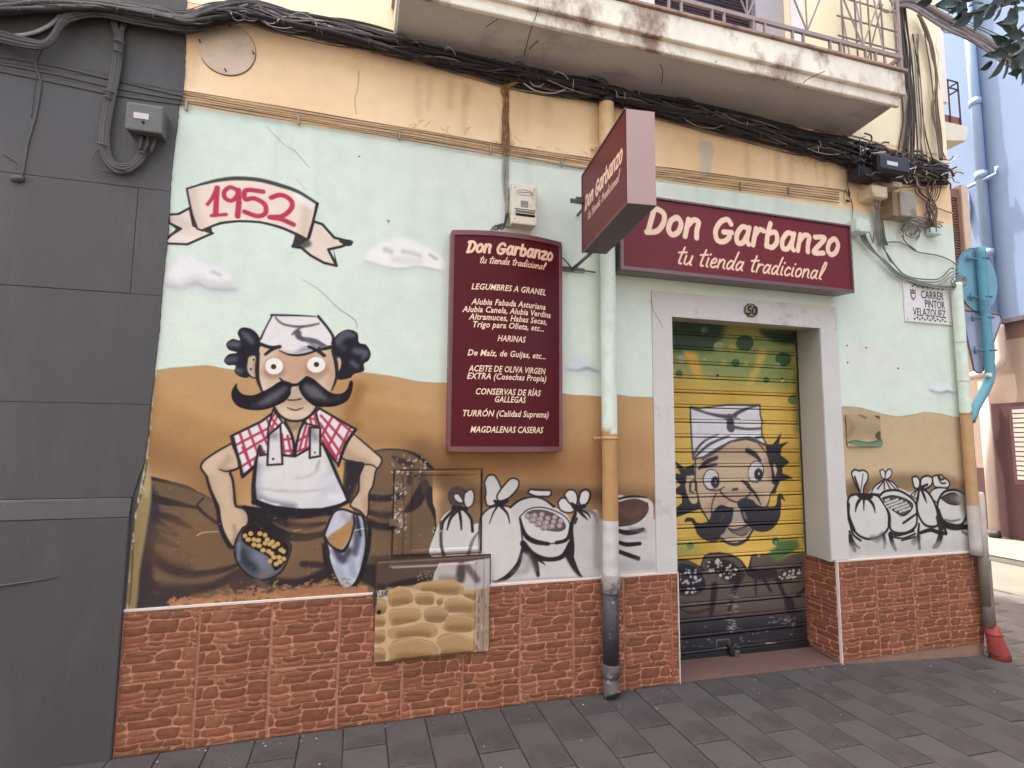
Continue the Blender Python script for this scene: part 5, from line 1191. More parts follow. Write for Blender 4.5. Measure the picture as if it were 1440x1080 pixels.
for k in range(46):   # short loose ends and loops poking out of the bundle
    j = rng.randint(6, len(bpath) - 3); x, y, hw = bpath[j]; x += rng.uniform(-30, 30); y += (x - bpath[j][0]) * .2
    L_ = rng.uniform(14, 60); s_ = rng.choice([-1, 1]); col = lin(rng.choice([(52, 48, 48), (84, 76, 74), (176, 166, 158), (60, 54, 54), (120, 108, 100)]))
    hh = hw * rng.uniform(.7, 1.35) * s_
    ctube([P(x, y + hh * .6, -.09), P(x + L_ * .3, y + L_ * .06 + hh, -.12), P(x + L_ * .7, y + L_ * .15 + hh * .9, -.12), P(x + L_, y + L_ * .2 + hh * .4, -.09)], rng.choice([.002, .003, .004]), lambda v, c_=col: c_, 'cable', bun, 5, smn=4)
# grey loops left of the bundle
def cab(name, root, pxs, r, colf, Y=-.03, n=6):
    if not callable(colf): cc_ = lin(colf); colf = lambda v: cc_
    pts = [P(q[0], q[1], q[2] if len(q) > 2 else Y) for q in pxs]
    return ctube(pts, r, colf, name, root, n)
for dy, r in ((0, .013), (5, .010), (-5, .009), (9, .006)):
    cab('cable', bun, [(-40, 40 + dy), (0, 50 + dy), (40, 60 + dy * .8), (62, 62 + dy * .6), (76, 50 + dy), (86, 32 + dy), (102, 20 + dy), (140, 14 + dy), (200, 26 + dy), (270, 34 + dy), (320, 24 + dy), (350, 18 + dy)], r, c_bun, -.07)
loop = thing('cable_loop', 'grey painted cables dropping in a loop to the grey junction box', 'cables', P(165, 140))
for dx, r in ((-4, .009), (0, .011), (4, .009), (7, .006)):
    cab('cable', loop, [(164 + dx * 1.3 + (6 if dx > 0 else -2), 28), (166 + dx, 45), (167 + dx * .8, 60), (163 + dx, 90), (158 + dx, 120), (152 + dx, 150), (147 + dx, 180), (146 + dx, 205), (152 + dx, 226), (166 + dx * .5, 238 - dx), (184, 236 - dx), (199 - dx * .5, 222 - dx), (206 - dx * .6, 205), (208 - dx * 2, 192)], r, lambda v: GREYC * 1.1, -.035)
cab('cable', loop, [(146, 205), (133, 216), (131, 228), (142, 240), (166, 241)], .003, lambda v: GREYC * 1.2, -.03)
for (x, y, w_) in ((168, 58, 8), (166, 72, 7), (153, 128, 8), (151, 137, 6), (143, 203, 8), (172, 238, 4), (201, 215, 6)):
    mb = MB(); q1, q2 = P(x - w_, y - 2, -.05), P(x + w_, y + 3, -.05); mb.tube([q1, (q1 + q2) / 2 + Vector((0, -.008, 0)), q2], .005, 5); mb.c = [tuple(GREYC * 1.15)] * len(mb.v); add(mb, 'cable_tie', M_cab, loop)
dang = thing('hanging_cable', 'thin grey painted cable hanging down the dark wall to a knot', 'cable', P(50, 160))
cab('cable', dang, [(60, 66), (50, 90), (56, 108), (57, 125), (50, 165), (40, 200), (34, 235), (30, 250)], .005, lambda v: GREYC * 1.1, -.012)
cab('cable', dang, [(52, 68), (52, 100), (48, 130), (44, 165)], .003, lambda v: GREYC * .9, -.01)
cab('cable', dang, [(5, 216), (18, 224), (28, 232), (32, 248)], .004, lambda v: GREYC * 1.2, -.012)
mb = MB(); q = P(27, 252, -.012); mb.tube([q + Vector((-.03, 0, -.004)), q, q + Vector((.022, 0, .004))], [.014, .020, .012], 8); mb.c = [tuple(GREYC)] * len(mb.v); add(mb, 'knot', M_cab, dang)

def jbox(name, label, x0, y0, x1, y1, d, m, lidm=None, cat='junction box', tagrect=None, drop=0):
    """surface box spanning photo corners (x0,y0)-(x1,y1) measured on its front, depth d"""
    a, b = P(x0, y0, -d), P(x1, y1, -d)
    root = thing(name, label, cat, ((a.x + b.x) / 2, 0, (a.z + b.z) / 2))
    mb = MB(); mb.bbox(a.x + .003, b.x - .003, -d * .8, -.001, b.z + .003, a.z - .003, .005); add(mb, 'box_body', m, root)
    mb = MB(); mb.bbox(a.x, b.x, -d, -d * .8 + .002, b.z, a.z, .007); add(mb, 'lid', lidm or m, root)
    for (u, v) in ((.12, .12), (.88, .12), (.12, .88), (.88, .88)):
        mb = MB(); cx, cz = a.x + (b.x - a.x) * u, b.z + (a.z - b.z) * v
        mb.tube([(cx, -d - .0015, cz), (cx, -d + .002, cz)], .0035, 8, sm=False); add(mb, 'screw', M_alu, root)
    return root, a, b
M_greybox = mat('grey_painted_box', (98, 97, 96), .5, .06, 8, .1, 60, .4)
rt, a, b = jbox('junction_box', 'grey painted junction box with small paper label on the dark wall', 178, 142, 227, 188, .10, M_greybox)
mb = MB(); mb.box(a.x + .035, a.x + .10, -.1018, -.0995, b.z + .062, b.z + .092); add(mb, 'paper_label', mat('paper', (200, 192, 186), .8, .1, 90, 0), rt)
mb = MB(); mb.tube([(a.x + .078, -.104, b.z + .045), (a.x + .078, -.098, b.z + .045)], .007, 10); add(mb, 'lock', M_dark, rt)
for dx in (.03, .06, .09):
    mb = MB(); mb.tube([(a.x + dx + .03, -.05, b.z), (a.x + dx * .8 + .03, -.045, b.z - .08)], .008, 6); mb.c = [tuple(GREYC * 1.1)] * len(mb.v); add(mb, 'cable_stub', M_cab, rt)
# round plates
ring = thing('round_plate', 'large round plate with pale rim, cut by the photo corner on the dark wall', 'plate', P(8, -18))
qc = P(8, -18, -.01)
mb = MB(); mb.tube([(qc.x + .268 * math.cos(t), -.035, qc.z + .268 * math.sin(t)) for t in np.linspace(0, 6.2832, 49)], .009, 6, caps=False); add(mb, 'rim', mat('pale_rim', (172, 168, 164), .4), ring)
mb = MB(); mb.prism([(qc.x + .262 * math.cos(t), qc.z + .262 * math.sin(t)) for t in np.linspace(0, 6.2832, 40, endpoint=False)], -.028, -.006); add(mb, 'disc', M_grey, ring)
pc = P(320, 70)
cov = thing('round_cover', 'round plastered-over cover with bent nails in the peach wall', 'cover', pc)
mb = MB(); mb.prism([(pc.x + .138 * math.cos(t) * (1 + .01 * math.sin(5 * t)), pc.z + .146 * math.sin(t)) for t in np.linspace(0, 6.2832, 40, endpoint=False)], -.007, 0); add(mb, 'cover_disc', mat('dirty_filler', (216, 192, 168), .9, .12, 5, .4, 40, .2, dirt=(190, 168, 150), dscale=7, damt=.5), cov)
mb = MB(); mb.tube([(pc.x + .141 * math.cos(t), -.0015, pc.z + .149 * math.sin(t)) for t in np.linspace(-2.6, 1.9, 40)], .0016, 4); add(mb, 'edge_gap', mat('rust_dark', (110, 80, 60), .9), cov)
for (x, y) in ((280, 55), (322, 33), (355, 72), (316, 96), (331, 29)):
    q = P(x, y, -.004); mb = MB(); mb.tube([q, q + Vector((.008, -.022, -.02)), q + Vector((.014, -.024, -.034))], .0035, 5); add(mb, 'bent_nail', mat('rusty_nail', (84, 62, 50), .7, .2, 30), cov)

# ---- drainpipe between price board and projecting sign
dp = thing('drainpipe', 'painted drainpipe with black cast-iron foot left of the door', 'drainpipe', (1.45, -.06, 0))
PX = 1.462
def pipec(v):
    z = v[2]
    if z > 3.2: return lin((226, 194, 146))
    if z > 1.53 + .01 * math.sin(v[0] * 50): return lin((214, 221, 205))
    if z > 1.015: return lin((182, 138, 92))
    if z > .70: return lin((204, 197, 190)) * (1 - .12 * max(0, math.sin(z * 60)))
    return lin((150, 142, 132))
def pcol(path, r, name, colf, root, n=16, m=None):
    mb = MB(); mb.tube(path, r, n); mb.c = [tuple(colf(v)) for v in mb.v]; return add(mb, name, m or M_vpaint, root)
zs = sorted(set(list(np.arange(.62, 3.68, .05)) + [3.199, 3.201, 1.529, 1.531, 1.014, 1.016, .699, .701]))
pcol([(PX, -.066, z) for z in zs], .047, 'pipe', pipec, dp, 20)
pcol([(PX, -.066, z) for z in (2.995, 3.0, 3.05, 3.055)], [.047, .051, .051, .047], 'collar', pipec, dp, 20)
pcol([(PX, -.066, z) for z in (.60, .605, .70, .705)], [.05, .055, .055, .05], 'collar', lambda v: lin((150, 140, 128)), dp, 20, mat('flaking_collar', (150, 142, 132), .7, .1, 9, .3, 60, .3, dirt=(60, 56, 54), dscale=14, damt=.5))
M_iron2 = mat('black_cast_iron', (62, 60, 62), .55, .25, 10, .4, 50, .4, dirt=(150, 140, 130), dscale=24, damt=.1)
M_flake = mat('flaking_iron', (92, 84, 80), .7, .25, 14, .5, 60, .3, dirt=(176, 166, 154), dscale=16, damt=.4)
mb = MB(); mb.tube([(PX - .005, -.066, z) for z in (.17, .62)], .047, 20); add(mb, 'iron_foot', M_iron2, dp)
mb = MB(); mb.tube([(PX - .008, -.066, z) for z in (.13, .135, .2, .205)], [.047, .053, .053, .047], 20); add(mb, 'collar', M_flake, dp)
mb = MB(); mb.tube([(PX - .008, -.066, .14), (PX - .008, -.07, .06), (PX - .005, -.09, .035)], [.046, .046, .05], 20); add(mb, 'outlet', M_flake, dp)
mb = MB(); mb.tube([(PX, -.066, 3.63), (PX, -.066, 3.665)], .052, 20); add(mb, 'clamp', M_black, dp)
for z in (1.50, 3.35):
    col = pipec((0, 0, z)); mb = MB(); mb.tube([(PX, -.066, z - .01), (PX, -.066, z + .01)], .0495, 20); mb.tube([(PX - .075, -.004, z), (PX - .066, -.03, z), (PX - .048, -.05, z)], .007, 6); mb.tube([(PX - .075, -.022, z), (PX - .075, -.028, z)], .013, 8)
    mb.c = [tuple(lin((196, 150, 104)) if z < 2 else lin((228, 200, 150)))] * len(mb.v); add(mb, 'bracket', M_vpaint, dp)

# ---- electricity meter box above the price board and its cables
rt, a, b = jbox('meter_box', 'narrow cream fuse box with slots above the price board', 720, 256, 755, 318, .085, M_cream, cat='meter box')
for (u0, u1, v0, v1, m_) in ((.15, .92, .20, .26, M_dark), (.15, .92, .28, .34, mat('slot_grey', (120, 112, 104), .6)), (.1, .95, .36, .375, M_dark), (.35, .65, .42, .58, mat('print_grey', (150, 142, 134), .8, .4, 120, 0))):
    mb = MB(); mb.box(a.x + (b.x - a.x) * u0, a.x + (b.x - a.x) * u1, -.0865, -.083, b.z + (a.z - b.z) * v0, b.z + (a.z - b.z) * v1); add(mb, 'slot' if v1 < .4 else 'label_print', m_, rt)
mb = MB(); cx, cz = (a.x + b.x) / 2, b.z + (a.z - b.z) * .78; mb.tube([(cx + .05 * math.cos(t), -.0858, cz + .018 * math.sin(t)) for t in np.linspace(0, 6.28, 18)], .0018, 4); mb.tube([(cx - .035, -.0862, cz), (cx + .035, -.0862, cz + .004)], .0022, 4); add(mb, 'oval_mark', mat('print_grey', (150, 142, 134)), rt)
vc = thing('vertical_cables', 'twisted brown cables dropping from the bundle to the price board', 'cables', P(712, 200))
def c_v(v): return lin((142, 108, 66)) if v[2] > 3.2 else lin((150, 146, 138))
for k in range(6):
    ph = k * 1.1; am = 5 if k < 4 else 3
    pts = [(750 - k * 2, 110 - k, -.09), (728, 114 + k, -.05)] if k < 3 else [(706 - k, 100), (708, 112)]
    for i, y in enumerate(range(124, 322, 14)):
        s_ = am * math.sin(ph + y * .045) * (1 if y < 210 else .45)
        pts.append((711 + (y - 124) * .008 + s_ + (k - 2.5) * .7, y, -.012 - .004 * (k % 3)))
    cab('cable', vc, pts, .0042 if k % 2 else .0055, c_v, -.02)
for k in range(4): cab('cable', vc, [(690 + k * 3, 324, -.05), (697 + k * 4, 317 - k, -.06), (707 + k, 322 - k * 3, -.03), (712 + k, 300)], .004, (70, 62, 58), -.03)
"""tail"""
# ================================================================== LETTERING
GL = {  # stroke skeletons, x-height about .62, capitals 1.0
 'D': (.74, [[(.14, .04), (.24, .92)], [(.10, .90), (.36, .96), (.60, .80), (.62, .46), (.44, .12), (.10, .04)]]),
 'o': (.56, [[(.28, .60), (.12, .48), (.08, .20), (.22, .05), (.40, .16), (.46, .42), (.34, .60), (.24, .60)]]),
 'n': (.60, [[(.12, .60), (.08, .05)], [(.12, .40), (.28, .60), (.46, .56), (.44, .30), (.46, .05)]]),
 'G': (.80, [[(.62, .78), (.46, .94), (.22, .80), (.08, .42), (.18, .08), (.42, .04), (.60, .22), (.60, .38)], [(.38, .42), (.68, .44)]]),
 'a': (.60, [[(.44, .56), (.24, .60), (.08, .34), (.12, .07), (.30, .07), (.42, .30)], [(.48, .60), (.44, .20), (.52, .05)]]),
 'r': (.46, [[(.12, .60), (.08, .05)], [(.10, .36), (.24, .58), (.40, .56)]]),
 'b': (.58, [[(.16, .98), (.10, .50), (.10, .06)], [(.10, .10), (.30, .04), (.46, .26), (.38, .56), (.14, .50)]]),
 'z': (.54, [[(.08, .58), (.46, .58), (.08, .07), (.46, .07)]]),
 ' ': (.42, [])}
GS_ = {
 't': (.34, [[(.22, .92), (.14, .40), (.14, .08), (.26, .06)], [(.0, .62), (.38, .68)]]),
 'u': (.44, [[(.06, .50), (.05, .12), (.18, .04), (.32, .22), (.36, .50)], [(.36, .50), (.34, .10), (.42, .04)]]),
 'i': (.24, [[(.10, .50), (.08, .10), (.16, .04)], [(.15, .70), (.16, .73)]]),
 'e': (.38, [[(.06, .24), (.26, .32), (.28, .46), (.18, .52), (.06, .36), (.06, .12), (.18, .03), (.36, .12)]]),
 'n': (.46, [[(.06, .50), (.05, .04)], [(.06, .30), (.20, .50), (.32, .44), (.32, .12), (.40, .04)]]),
 'd': (.48, [[(.32, .42), (.18, .50), (.05, .28), (.08, .06), (.20, .06), (.32, .30)], [(.46, 1.0), (.34, .30), (.34, .08), (.42, .04)]]),
 'a': (.46, [[(.32, .44), (.18, .50), (.05, .28), (.08, .06), (.20, .06), (.32, .30)], [(.36, .50), (.32, .14), (.40, .04)]]),
 'r': (.36, [[(.08, .50), (.05, .04)], [(.07, .30), (.20, .48), (.32, .46)]]),
 'c': (.36, [[(.30, .42), (.18, .50), (.05, .30), (.08, .08), (.20, .04), (.32, .14)]]),
 'o': (.42, [[(.18, .50), (.06, .34), (.08, .08), (.22, .04), (.34, .22), (.30, .46), (.18, .50)]]),
 'l': (.30, [[(.08, .10), (.26, .60), (.32, .96), (.22, .98), (.12, .50), (.10, .10), (.20, .04)]]),
 ' ': (.30, [])}
for ch in 'onarz': GL[ch] = (GL[ch][0] * 1.08, [[(u * 1.08, v * 1.22) for u, v in s_] for s_ in GL[ch][1]])
GL['b'] = (GL['b'][0] * 1.08, [[(u * 1.08, v * 1.22 if v < .7 else v * 1.04) for u, v in s_] for s_ in GL['b'][1]])
def letters(cv, text, font, x, z, size, wd, color, slant, drop=0.0, squeeze=1.0):
    """stroke lettering on a canvas, world units; drop lowers z per unit x; returns end x"""
    sx = x
    for ch in text:
        adv, st = font[ch]
        for s_ in st:
            cv.stroke([(x + (u + slant * v) * size * squeeze, z + v * size - (x - sx) * drop) for u, v in s_], wd, color, .7, world=True)
        x += adv * size * squeeze
    return x
def width(text, font, size, squeeze=1.0): return sum(font[ch][0] for ch in text) * size * squeeze
CRM = (244, 206, 178)
def text_mesh(s, size, shear=.25, off=.018, align='LEFT', sp=1.0):
    cu = bpy.data.curves.new('t', 'FONT'); cu.body = s; cu.size = size; cu.shear = shear; cu.offset = off * size; cu.align_x = align; cu.space_character = sp; cu.resolution_u = 2
    ob = bpy.data.objects.new('t', cu); COL.objects.link(ob); bpy.context.view_layer.update()
    me = bpy.data.meshes.new_from_object(ob.evaluated_get(bpy.context.evaluated_depsgraph_get()))
    v = [tuple(q.co[:2]) for q in me.vertices]; f = [tuple(p.vertices) for p in me.polygons]
    bpy.data.objects.remove(ob); bpy.data.curves.remove(cu); bpy.data.meshes.remove(me)
    return v, f
def put_text(s, size, fn, name, m, root, shear=.25, off=.018, align='CENTER', sp=1.0, sx=1.0, maxw=None):
    v, f = text_mesh(s, size, shear, off, align, sp)
    if maxw:
        w_ = max(q[0] for q in v) - min(q[0] for q in v); sx = maxw / w_
    mb = MB()
    for q in v: mb.vert(fn(q[0] * sx, q[1]))
    for q in f: mb.face(q)
    return add(mb, name, m, root)

# ---- long sign board above the door
sgx0, sgx1, sgz0, sgz1, sgY = 1.535, 3.318, 2.553, 3.012, -.125
sg = thing('shop_sign', 'long maroon sign board with cream lettering mounted above the door', 'sign', (2.43, 0, 2.55))
mb = MB(); mb.hexa([(sgx0 - .02, -.12, sgz0 - .02), (sgx1 + .012, -.12, sgz0 - .02), (sgx1 - .02, -.01, sgz0 - .02), (sgx0, -.01, sgz0 - .02), (sgx0 - .02, -.12, sgz1 + .012), (sgx1 + .012, -.12, sgz1 + .012), (sgx1 - .02, -.01, sgz1), (sgx0, -.01, sgz1)]); add(mb, 'sign_box', M_alu, sg)
mb = MB()
for (a0, a1, b0, b1) in ((sgx0 - .02, sgx1 + .012, sgz0 - .022, sgz0), (sgx0 - .02, sgx1 + .012, sgz1, sgz1 + .012), (sgx0 - .02, sgx0, sgz0, sgz1), (sgx1, sgx1 + .012, sgz0, sgz1)): mb.box(a0, a1, -.136, -.1195, b0, b1)
add(mb, 'sign_frame', mat('sign_edge', (112, 84, 84), .35, .1, 6, .03, 60, .5, metal=.3), sg)
cs = Canvas(sgx0, sgx1, sgz0, sgz1, .0028, sgY, (112, 34, 38)); cs.cur = 1
x0_, x1_ = P(905, 318, sgY).x, P(1178, 350, sgY).x
sz = .205
for text, font, size, wd, zz0, xa, xb, sl_ in (('Don Garbanzo', GL, .172, .037, P(1040, 344, sgY).z, P(905, 318, sgY).x, P(1180, 350, sgY).x, .14), ('tu tienda tradicional', GS_, .125, .0135, P(1050, 382, sgY).z, P(950, 360, sgY).x, P(1156, 380, sgY).x, .28)):
    w0 = width(text, font, size); letters(cs, text, font, xa, zz0, size, wd, CRM, sl_, squeeze=(xb - xa) / w0)
canvas_mesh(cs, np.ones((cs.h - 1, cs.w - 1), bool), {0: ('sign_face', None), 1: ('sign_lettering', 'Don Garbanzo, tu tienda tradicional')}, flatY(sgY), mat('maroon_sign_paint', (0, 0, 0), .42, .08, 2, .02, 30, .25, vcol=True), sg, tol=4)

# ---- projecting sign
ps = thing('projecting_sign', 'boxy maroon projecting sign with pale end panel, fixed left of the sign board', 'sign', (1.30, -.5, 2.8))
NL, FL, FR, NR = Vector((1.237, -.20, 0)), Vector((1.168, -.87, 0)), Vector((1.31, -.885, 0)), Vector((1.379, -.215, 0)); pz0, pz1 = 2.583, 3.052
mb = MB(); mb.hexa([(p.x, p.y, pz0) for p in (NL, FL, FR, NR)] + [(p.x, p.y, pz1) for p in (NL, FL, FR, NR)]); body = add(mb, 'sign_box', M_under, ps)
out_ = (FL - FR).normalized(); fwd = (FL - NL).normalized()
mb = MB(); e = .0025
def quad(mb, pts):
    k = len(mb.v)
    for p in pts: mb.vert(p)
    mb.face(range(k, k + len(pts)))
q = fwd * e
mb.hexa([tuple(FL + Vector((0, 0, pz0 + .004))), tuple(FR + Vector((0, 0, pz0 + .004))), tuple(FR + q + Vector((0, 0, pz0 + .004))), tuple(FL + q + Vector((0, 0, pz0 + .004))),
         tuple(FL + Vector((0, 0, pz1 - .002))), tuple(FR + Vector((0, 0, pz1 - .002))), tuple(FR + q + Vector((0, 0, pz1 - .002))), tuple(FL + q + Vector((0, 0, pz1 - .002)))])
add(mb, 'end_panel', M_pale, ps)
cp = Canvas(0, .6735, pz0, pz1, .0028, 0, (100, 36, 40)); cp.cur = 1
w0 = width('Don Garbanzo', GL, .082); letters(cp, 'Don Garbanzo', GL, .045, pz0 + .232, .082, .016, CRM, .14, squeeze=.585 / w0)
w0 = width('tu tienda tradicional', GS_, .052); letters(cp, 'tu tienda tradicional', GS_, .10, pz0 + .155, .052, .006, CRM, .28, squeeze=.48 / w0)
def pf(u, z):
    b_ = NL + out_ * .003
    return np.stack([b_.x + fwd.x * u, b_.y + fwd.y * u, z], 1)
canvas_mesh(cp, np.ones((cp.h - 1, cp.w - 1), bool), {0: ('sign_face', None), 1: ('sign_lettering', 'Don Garbanzo, tu tienda tradicional')}, pf, MATS['maroon_sign_paint'], ps, tol=4)
mb = MB()
for (a_, b_) in (((NL, FL), pz0), ((NL, FL), pz1)):
    p1, p2 = a_; s1 = p1 + out_ * .003; s2 = p2 + out_ * .003
    mb.tube([(s1.x, s1.y, b_), (s2.x, s2.y, b_)], .006, 4, sm=False)
mb.tube([(NL.x - .003, NL.y, pz0), (NL.x - .003, NL.y, pz1)], .006, 4, sm=False)
add(mb, 'edge_trim', M_trim, ps)
mb = MB(); mb.tube([(1.30, -.22, 2.60), (1.26, -.10, 2.555), (1.245, -.012, 2.54)], .012, 6); mb.box(1.17, 1.33, -.012, -.002, 2.525, 2.555); add(mb, 'lower_bracket', M_alu, ps)
mb = MB(); mb.box(1.19, 1.31, -.22, -.20, 2.88, 2.91); mb.box(1.16, 1.26, -.20, -.19, 2.88, 2.905); mb.tube([(1.28, -.21, 2.9), (1.29, 0, 2.9)], .01, 6); add(mb, 'upper_bracket', M_alu, ps)

# ---- convex price board
mn = thing('price_board', 'tall convex maroon board listing the shop goods in cream lettering', 'sign board', (.82, 0, 1.43))
mx0, mx1, mz0, mz1 = .483, 1.158, 1.432, 2.672; mc = (mx0 + mx1) / 2; mw = (mx1 - mx0) / 2
def my(x): return -.052 - .062 * (1 - ((x - mc) / mw) ** 2)
NSG = 24; xsg = np.linspace(mx0 + .016, mx1 - .016, NSG + 1)
mb = MB()
for x in xsg: mb.vert((x, my(x), mz0)); mb.vert((x, my(x), mz1))
for i in range(NSG): mb.face((2 * i, 2 * i + 2, 2 * i + 3, 2 * i + 1), sm=True)
add(mb, 'board_face', M_maroon, mn)
mb = MB()
for zc, z2 in ((mz0 - .012, mz0 + .016), (mz1 - .014, mz1 + .014)):
    k = len(mb.v); xx = np.linspace(mx0, mx1, NSG + 1)
    for x in xx:
        for (dy, z) in ((-.006, zc), (-.006, z2), (.05, z2), (.05, zc)): mb.vert((x, my(x) + dy if dy < 0 else -.001, z))
    for i in range(NSG):
        for j in range(4): mb.face((k + i * 4 + j, k + i * 4 + (j + 1) % 4, k + (i + 1) * 4 + (j + 1) % 4, k + (i + 1) * 4 + j))
    mb.face((k, k + 1, k + 2, k + 3)); mb.face([k + NSG * 4 + j for j in (3, 2, 1, 0)])
mb.bbox(mx0 - .004, mx0 + .018, -.062, -.001, mz0, mz1, .004); mb.bbox(mx1 - .018, mx1 + .004, -.062, -.001, mz0, mz1, .004)
add(mb, 'board_frame', M_trim, mn)
def on_board(cx, cz): return lambda u, v: (cx + u, my(cx + u) - .0016, cz + v * 1.12)
cm_ = Canvas(.50, 1.14, 2.47, 2.655, .0018, 0, (0, 0, 0)); cm_.cur = 1
w0 = width('Don Garbanzo', GL, .068); letters(cm_, 'Don Garbanzo', GL, .562, 2.553, .068, .0155, (248, 206, 170), .14, squeeze=.53 / w0)
w0 = width('tu tienda tradicional', GS_, .045); letters(cm_, 'tu tienda tradicional', GS_, .635, 2.492, .045, .0056, (226, 168, 166), .28, squeeze=.40 / w0)
kp = cm_.id[:-1, :-1] == 1; cm_.c[:] = np.where(cm_.id[..., None] == 1, cm_.c, (240, 196, 168)); cm_.c[:] = np.array((242, 196, 168))
canvas_mesh(cm_, kp, {1: ('board_lettering', 'Don Garbanzo, tu tienda tradicional')}, lambda u, z: np.stack([u, np.array([my(x) - .0016 for x in u]), z], 1), M_vpaint, mn)
rows = [('LEGUMBRES A GRANEL', 406, 663, 768), ('Alubia Fabada Asturiana', 427, 663, 768), ('Alubia Canela, Alubia Verdina', 437.5, 651, 776), ('Altramuces, Habas Secas,', 448, 660, 770), ('Trigo para Olleta, etc...', 458.5, 665, 765),
        ('HARINAS', 477, 698, 738), ('De Maíz, de Guijas, etc...', 498, 658, 768), ('ACEITE DE OLIVA VIRGEN', 520, 659, 768), ('EXTRA (Cosechas Propia)', 530.5, 657, 769),
        ('CONSERVAS DE RÍAS', 552, 668, 760), ('GALLEGAS', 562.5, 694, 738), ('TURRÓN (Calidad Suprema)', 582.5, 651, 772), ('MAGDALENAS CASERAS', 605, 661, 764)]
for s_, y, xa, xb in rows:
    xa_, xb_ = P(xa, y, -.10).x, P(xb, y, -.10).x; cx = (xa_ + xb_) / 2; cz = P((xa + xb) / 2, y + 3.4, my(cx)).z
    put_text(s_, .044, on_board(cx, cz), 'board_lettering', M_letter, mn, .28, .020, 'CENTER', 1.05, maxw=xb_ - xa_)
# stay wire from the board to the wall
mb = MB(); mb.tube([(1.155, -.05, 2.60), (1.20, -.03, 2.58), (1.245, -.012, 2.545), (1.40, -.012, 2.535)], .005, 5); add(mb, 'stay', M_alu, mn)

# ---- house number badge
q = P(1054, 437)
nb = thing('house_number', 'small octagonal house number plate reading 50 over the door', 'number plate', q)
mb = MB(); mb.prism([(q.x + .058 * math.cos(t), q.z + .05 * math.sin(t)) for t in np.arange(8) * math.pi / 4 + math.pi / 8], -.016, -.008); add(mb, 'plate', mat('old_plate', (150, 142, 118), .6, .2, 30, .2), nb)
mb = MB(); mb.tube([(q.x + .054 * math.cos(t), -.017, q.z + .046 * math.sin(t)) for t in np.arange(9) * math.pi / 4 + math.pi / 8], .003, 4); add(mb, 'rim', M_dark, nb)
put_text('50', .088, lambda u, v: (q.x + u, -.0185, q.z - .032 + v), 'digits', M_dark, nb, .15, .012, 'CENTER', .9)

# ---- street name plate of glazed tiles
p0, p1 = P(1269, 394), P(1335, 458); sx0, sx1, szb, szt = 3.950, 4.425, 2.395, 2.715
st = thing('street_plate', 'white tile street plate with crest, black letters and zigzag border near the corner', 'street sign', ((sx0 + sx1) / 2, 0, szb))
M_glz = mat('white_glaze', (226, 220, 214), .25, .04, 6, .05, 30, .5)
mb = MB(); mb.bbox(sx0, sx1, -.012, -.0005, szb, szt, .003); add(mb, 'plate', M_glz, st)
M_ink = mat('black_glaze', (44, 40, 42), .3, .05, 6, 0)
for s_, xx, zz1, w_ in (('CARRER', 4.235, .205, .235), ('PINTOR', 4.255, .135, .205), ('VELAZQUEZ', 4.195, .065, .335)):
    put_text(s_, .086, lambda u, v, a=xx, b=zz1: (a + u, -.0135, szb + b - .012 + v), 'lettering', M_ink, st, 0, .008, 'CENTER', 1.0, maxw=w_)
mb = MB()
for side, n_, z_ in ((0, 13, szb + .030), (1, 13, szt - .035)):
    for k in range(n_):
        xx = 4.04 + k * .026; zk = z_ + (.007 if k % 2 else -.005)
        kk = len(mb.v)
        for u, v in ((-.012, 0), (0, -.009), (.012, 0), (0, .009)): mb.vert((xx + u, -.0135, zk + v))
        mb.face((kk, kk + 1, kk + 2, kk + 3))
mb.box(4.0, 4.39, -.0136, -.0125, szt - .018, szt - .015)
add(mb, 'zigzag_border', M_ink, st)
mb = MB(); cxs, czs = 4.04, szb + .205
mb.prism([(cxs - .026, czs + .03), (cxs + .026, czs + .03), (cxs + .026, czs - .005), (cxs + .014, czs - .026), (cxs, czs - .034), (cxs - .014, czs - .026), (cxs - .026, czs - .005)], -.0138, -.0125)
mb.prism([(cxs - .026, czs + .034), (cxs - .03, czs + .052), (cxs - .012, czs + .042), (cxs, czs + .056), (cxs + .012, czs + .042), (cxs + .03, czs + .052), (cxs + .026, czs + .034)], -.0138, -.0125)
add(mb, 'crest', mat('crest_brown', (128, 96, 80), .4), st)
mb = MB(); mb.prism([(cxs - .017, czs + .012), (cxs + .017, czs + .012), (cxs + .015, czs - .006), (cxs, czs - .022), (cxs - .015, czs - .006)], -.0146, -.0135); add(mb, 'crest_field', M_glz, st)
for xx, zz1 in ((sx0 + .02, szb + .02), (sx1 - .02, szb + .02), (sx0 + .02, szt - .02), (sx1 - .02, szt - .02)):
    mb = MB(); mb.tube([(xx, -.0145, zz1), (xx, -.011, zz1)], .004, 6); add(mb, 'screw', M_dark, st)

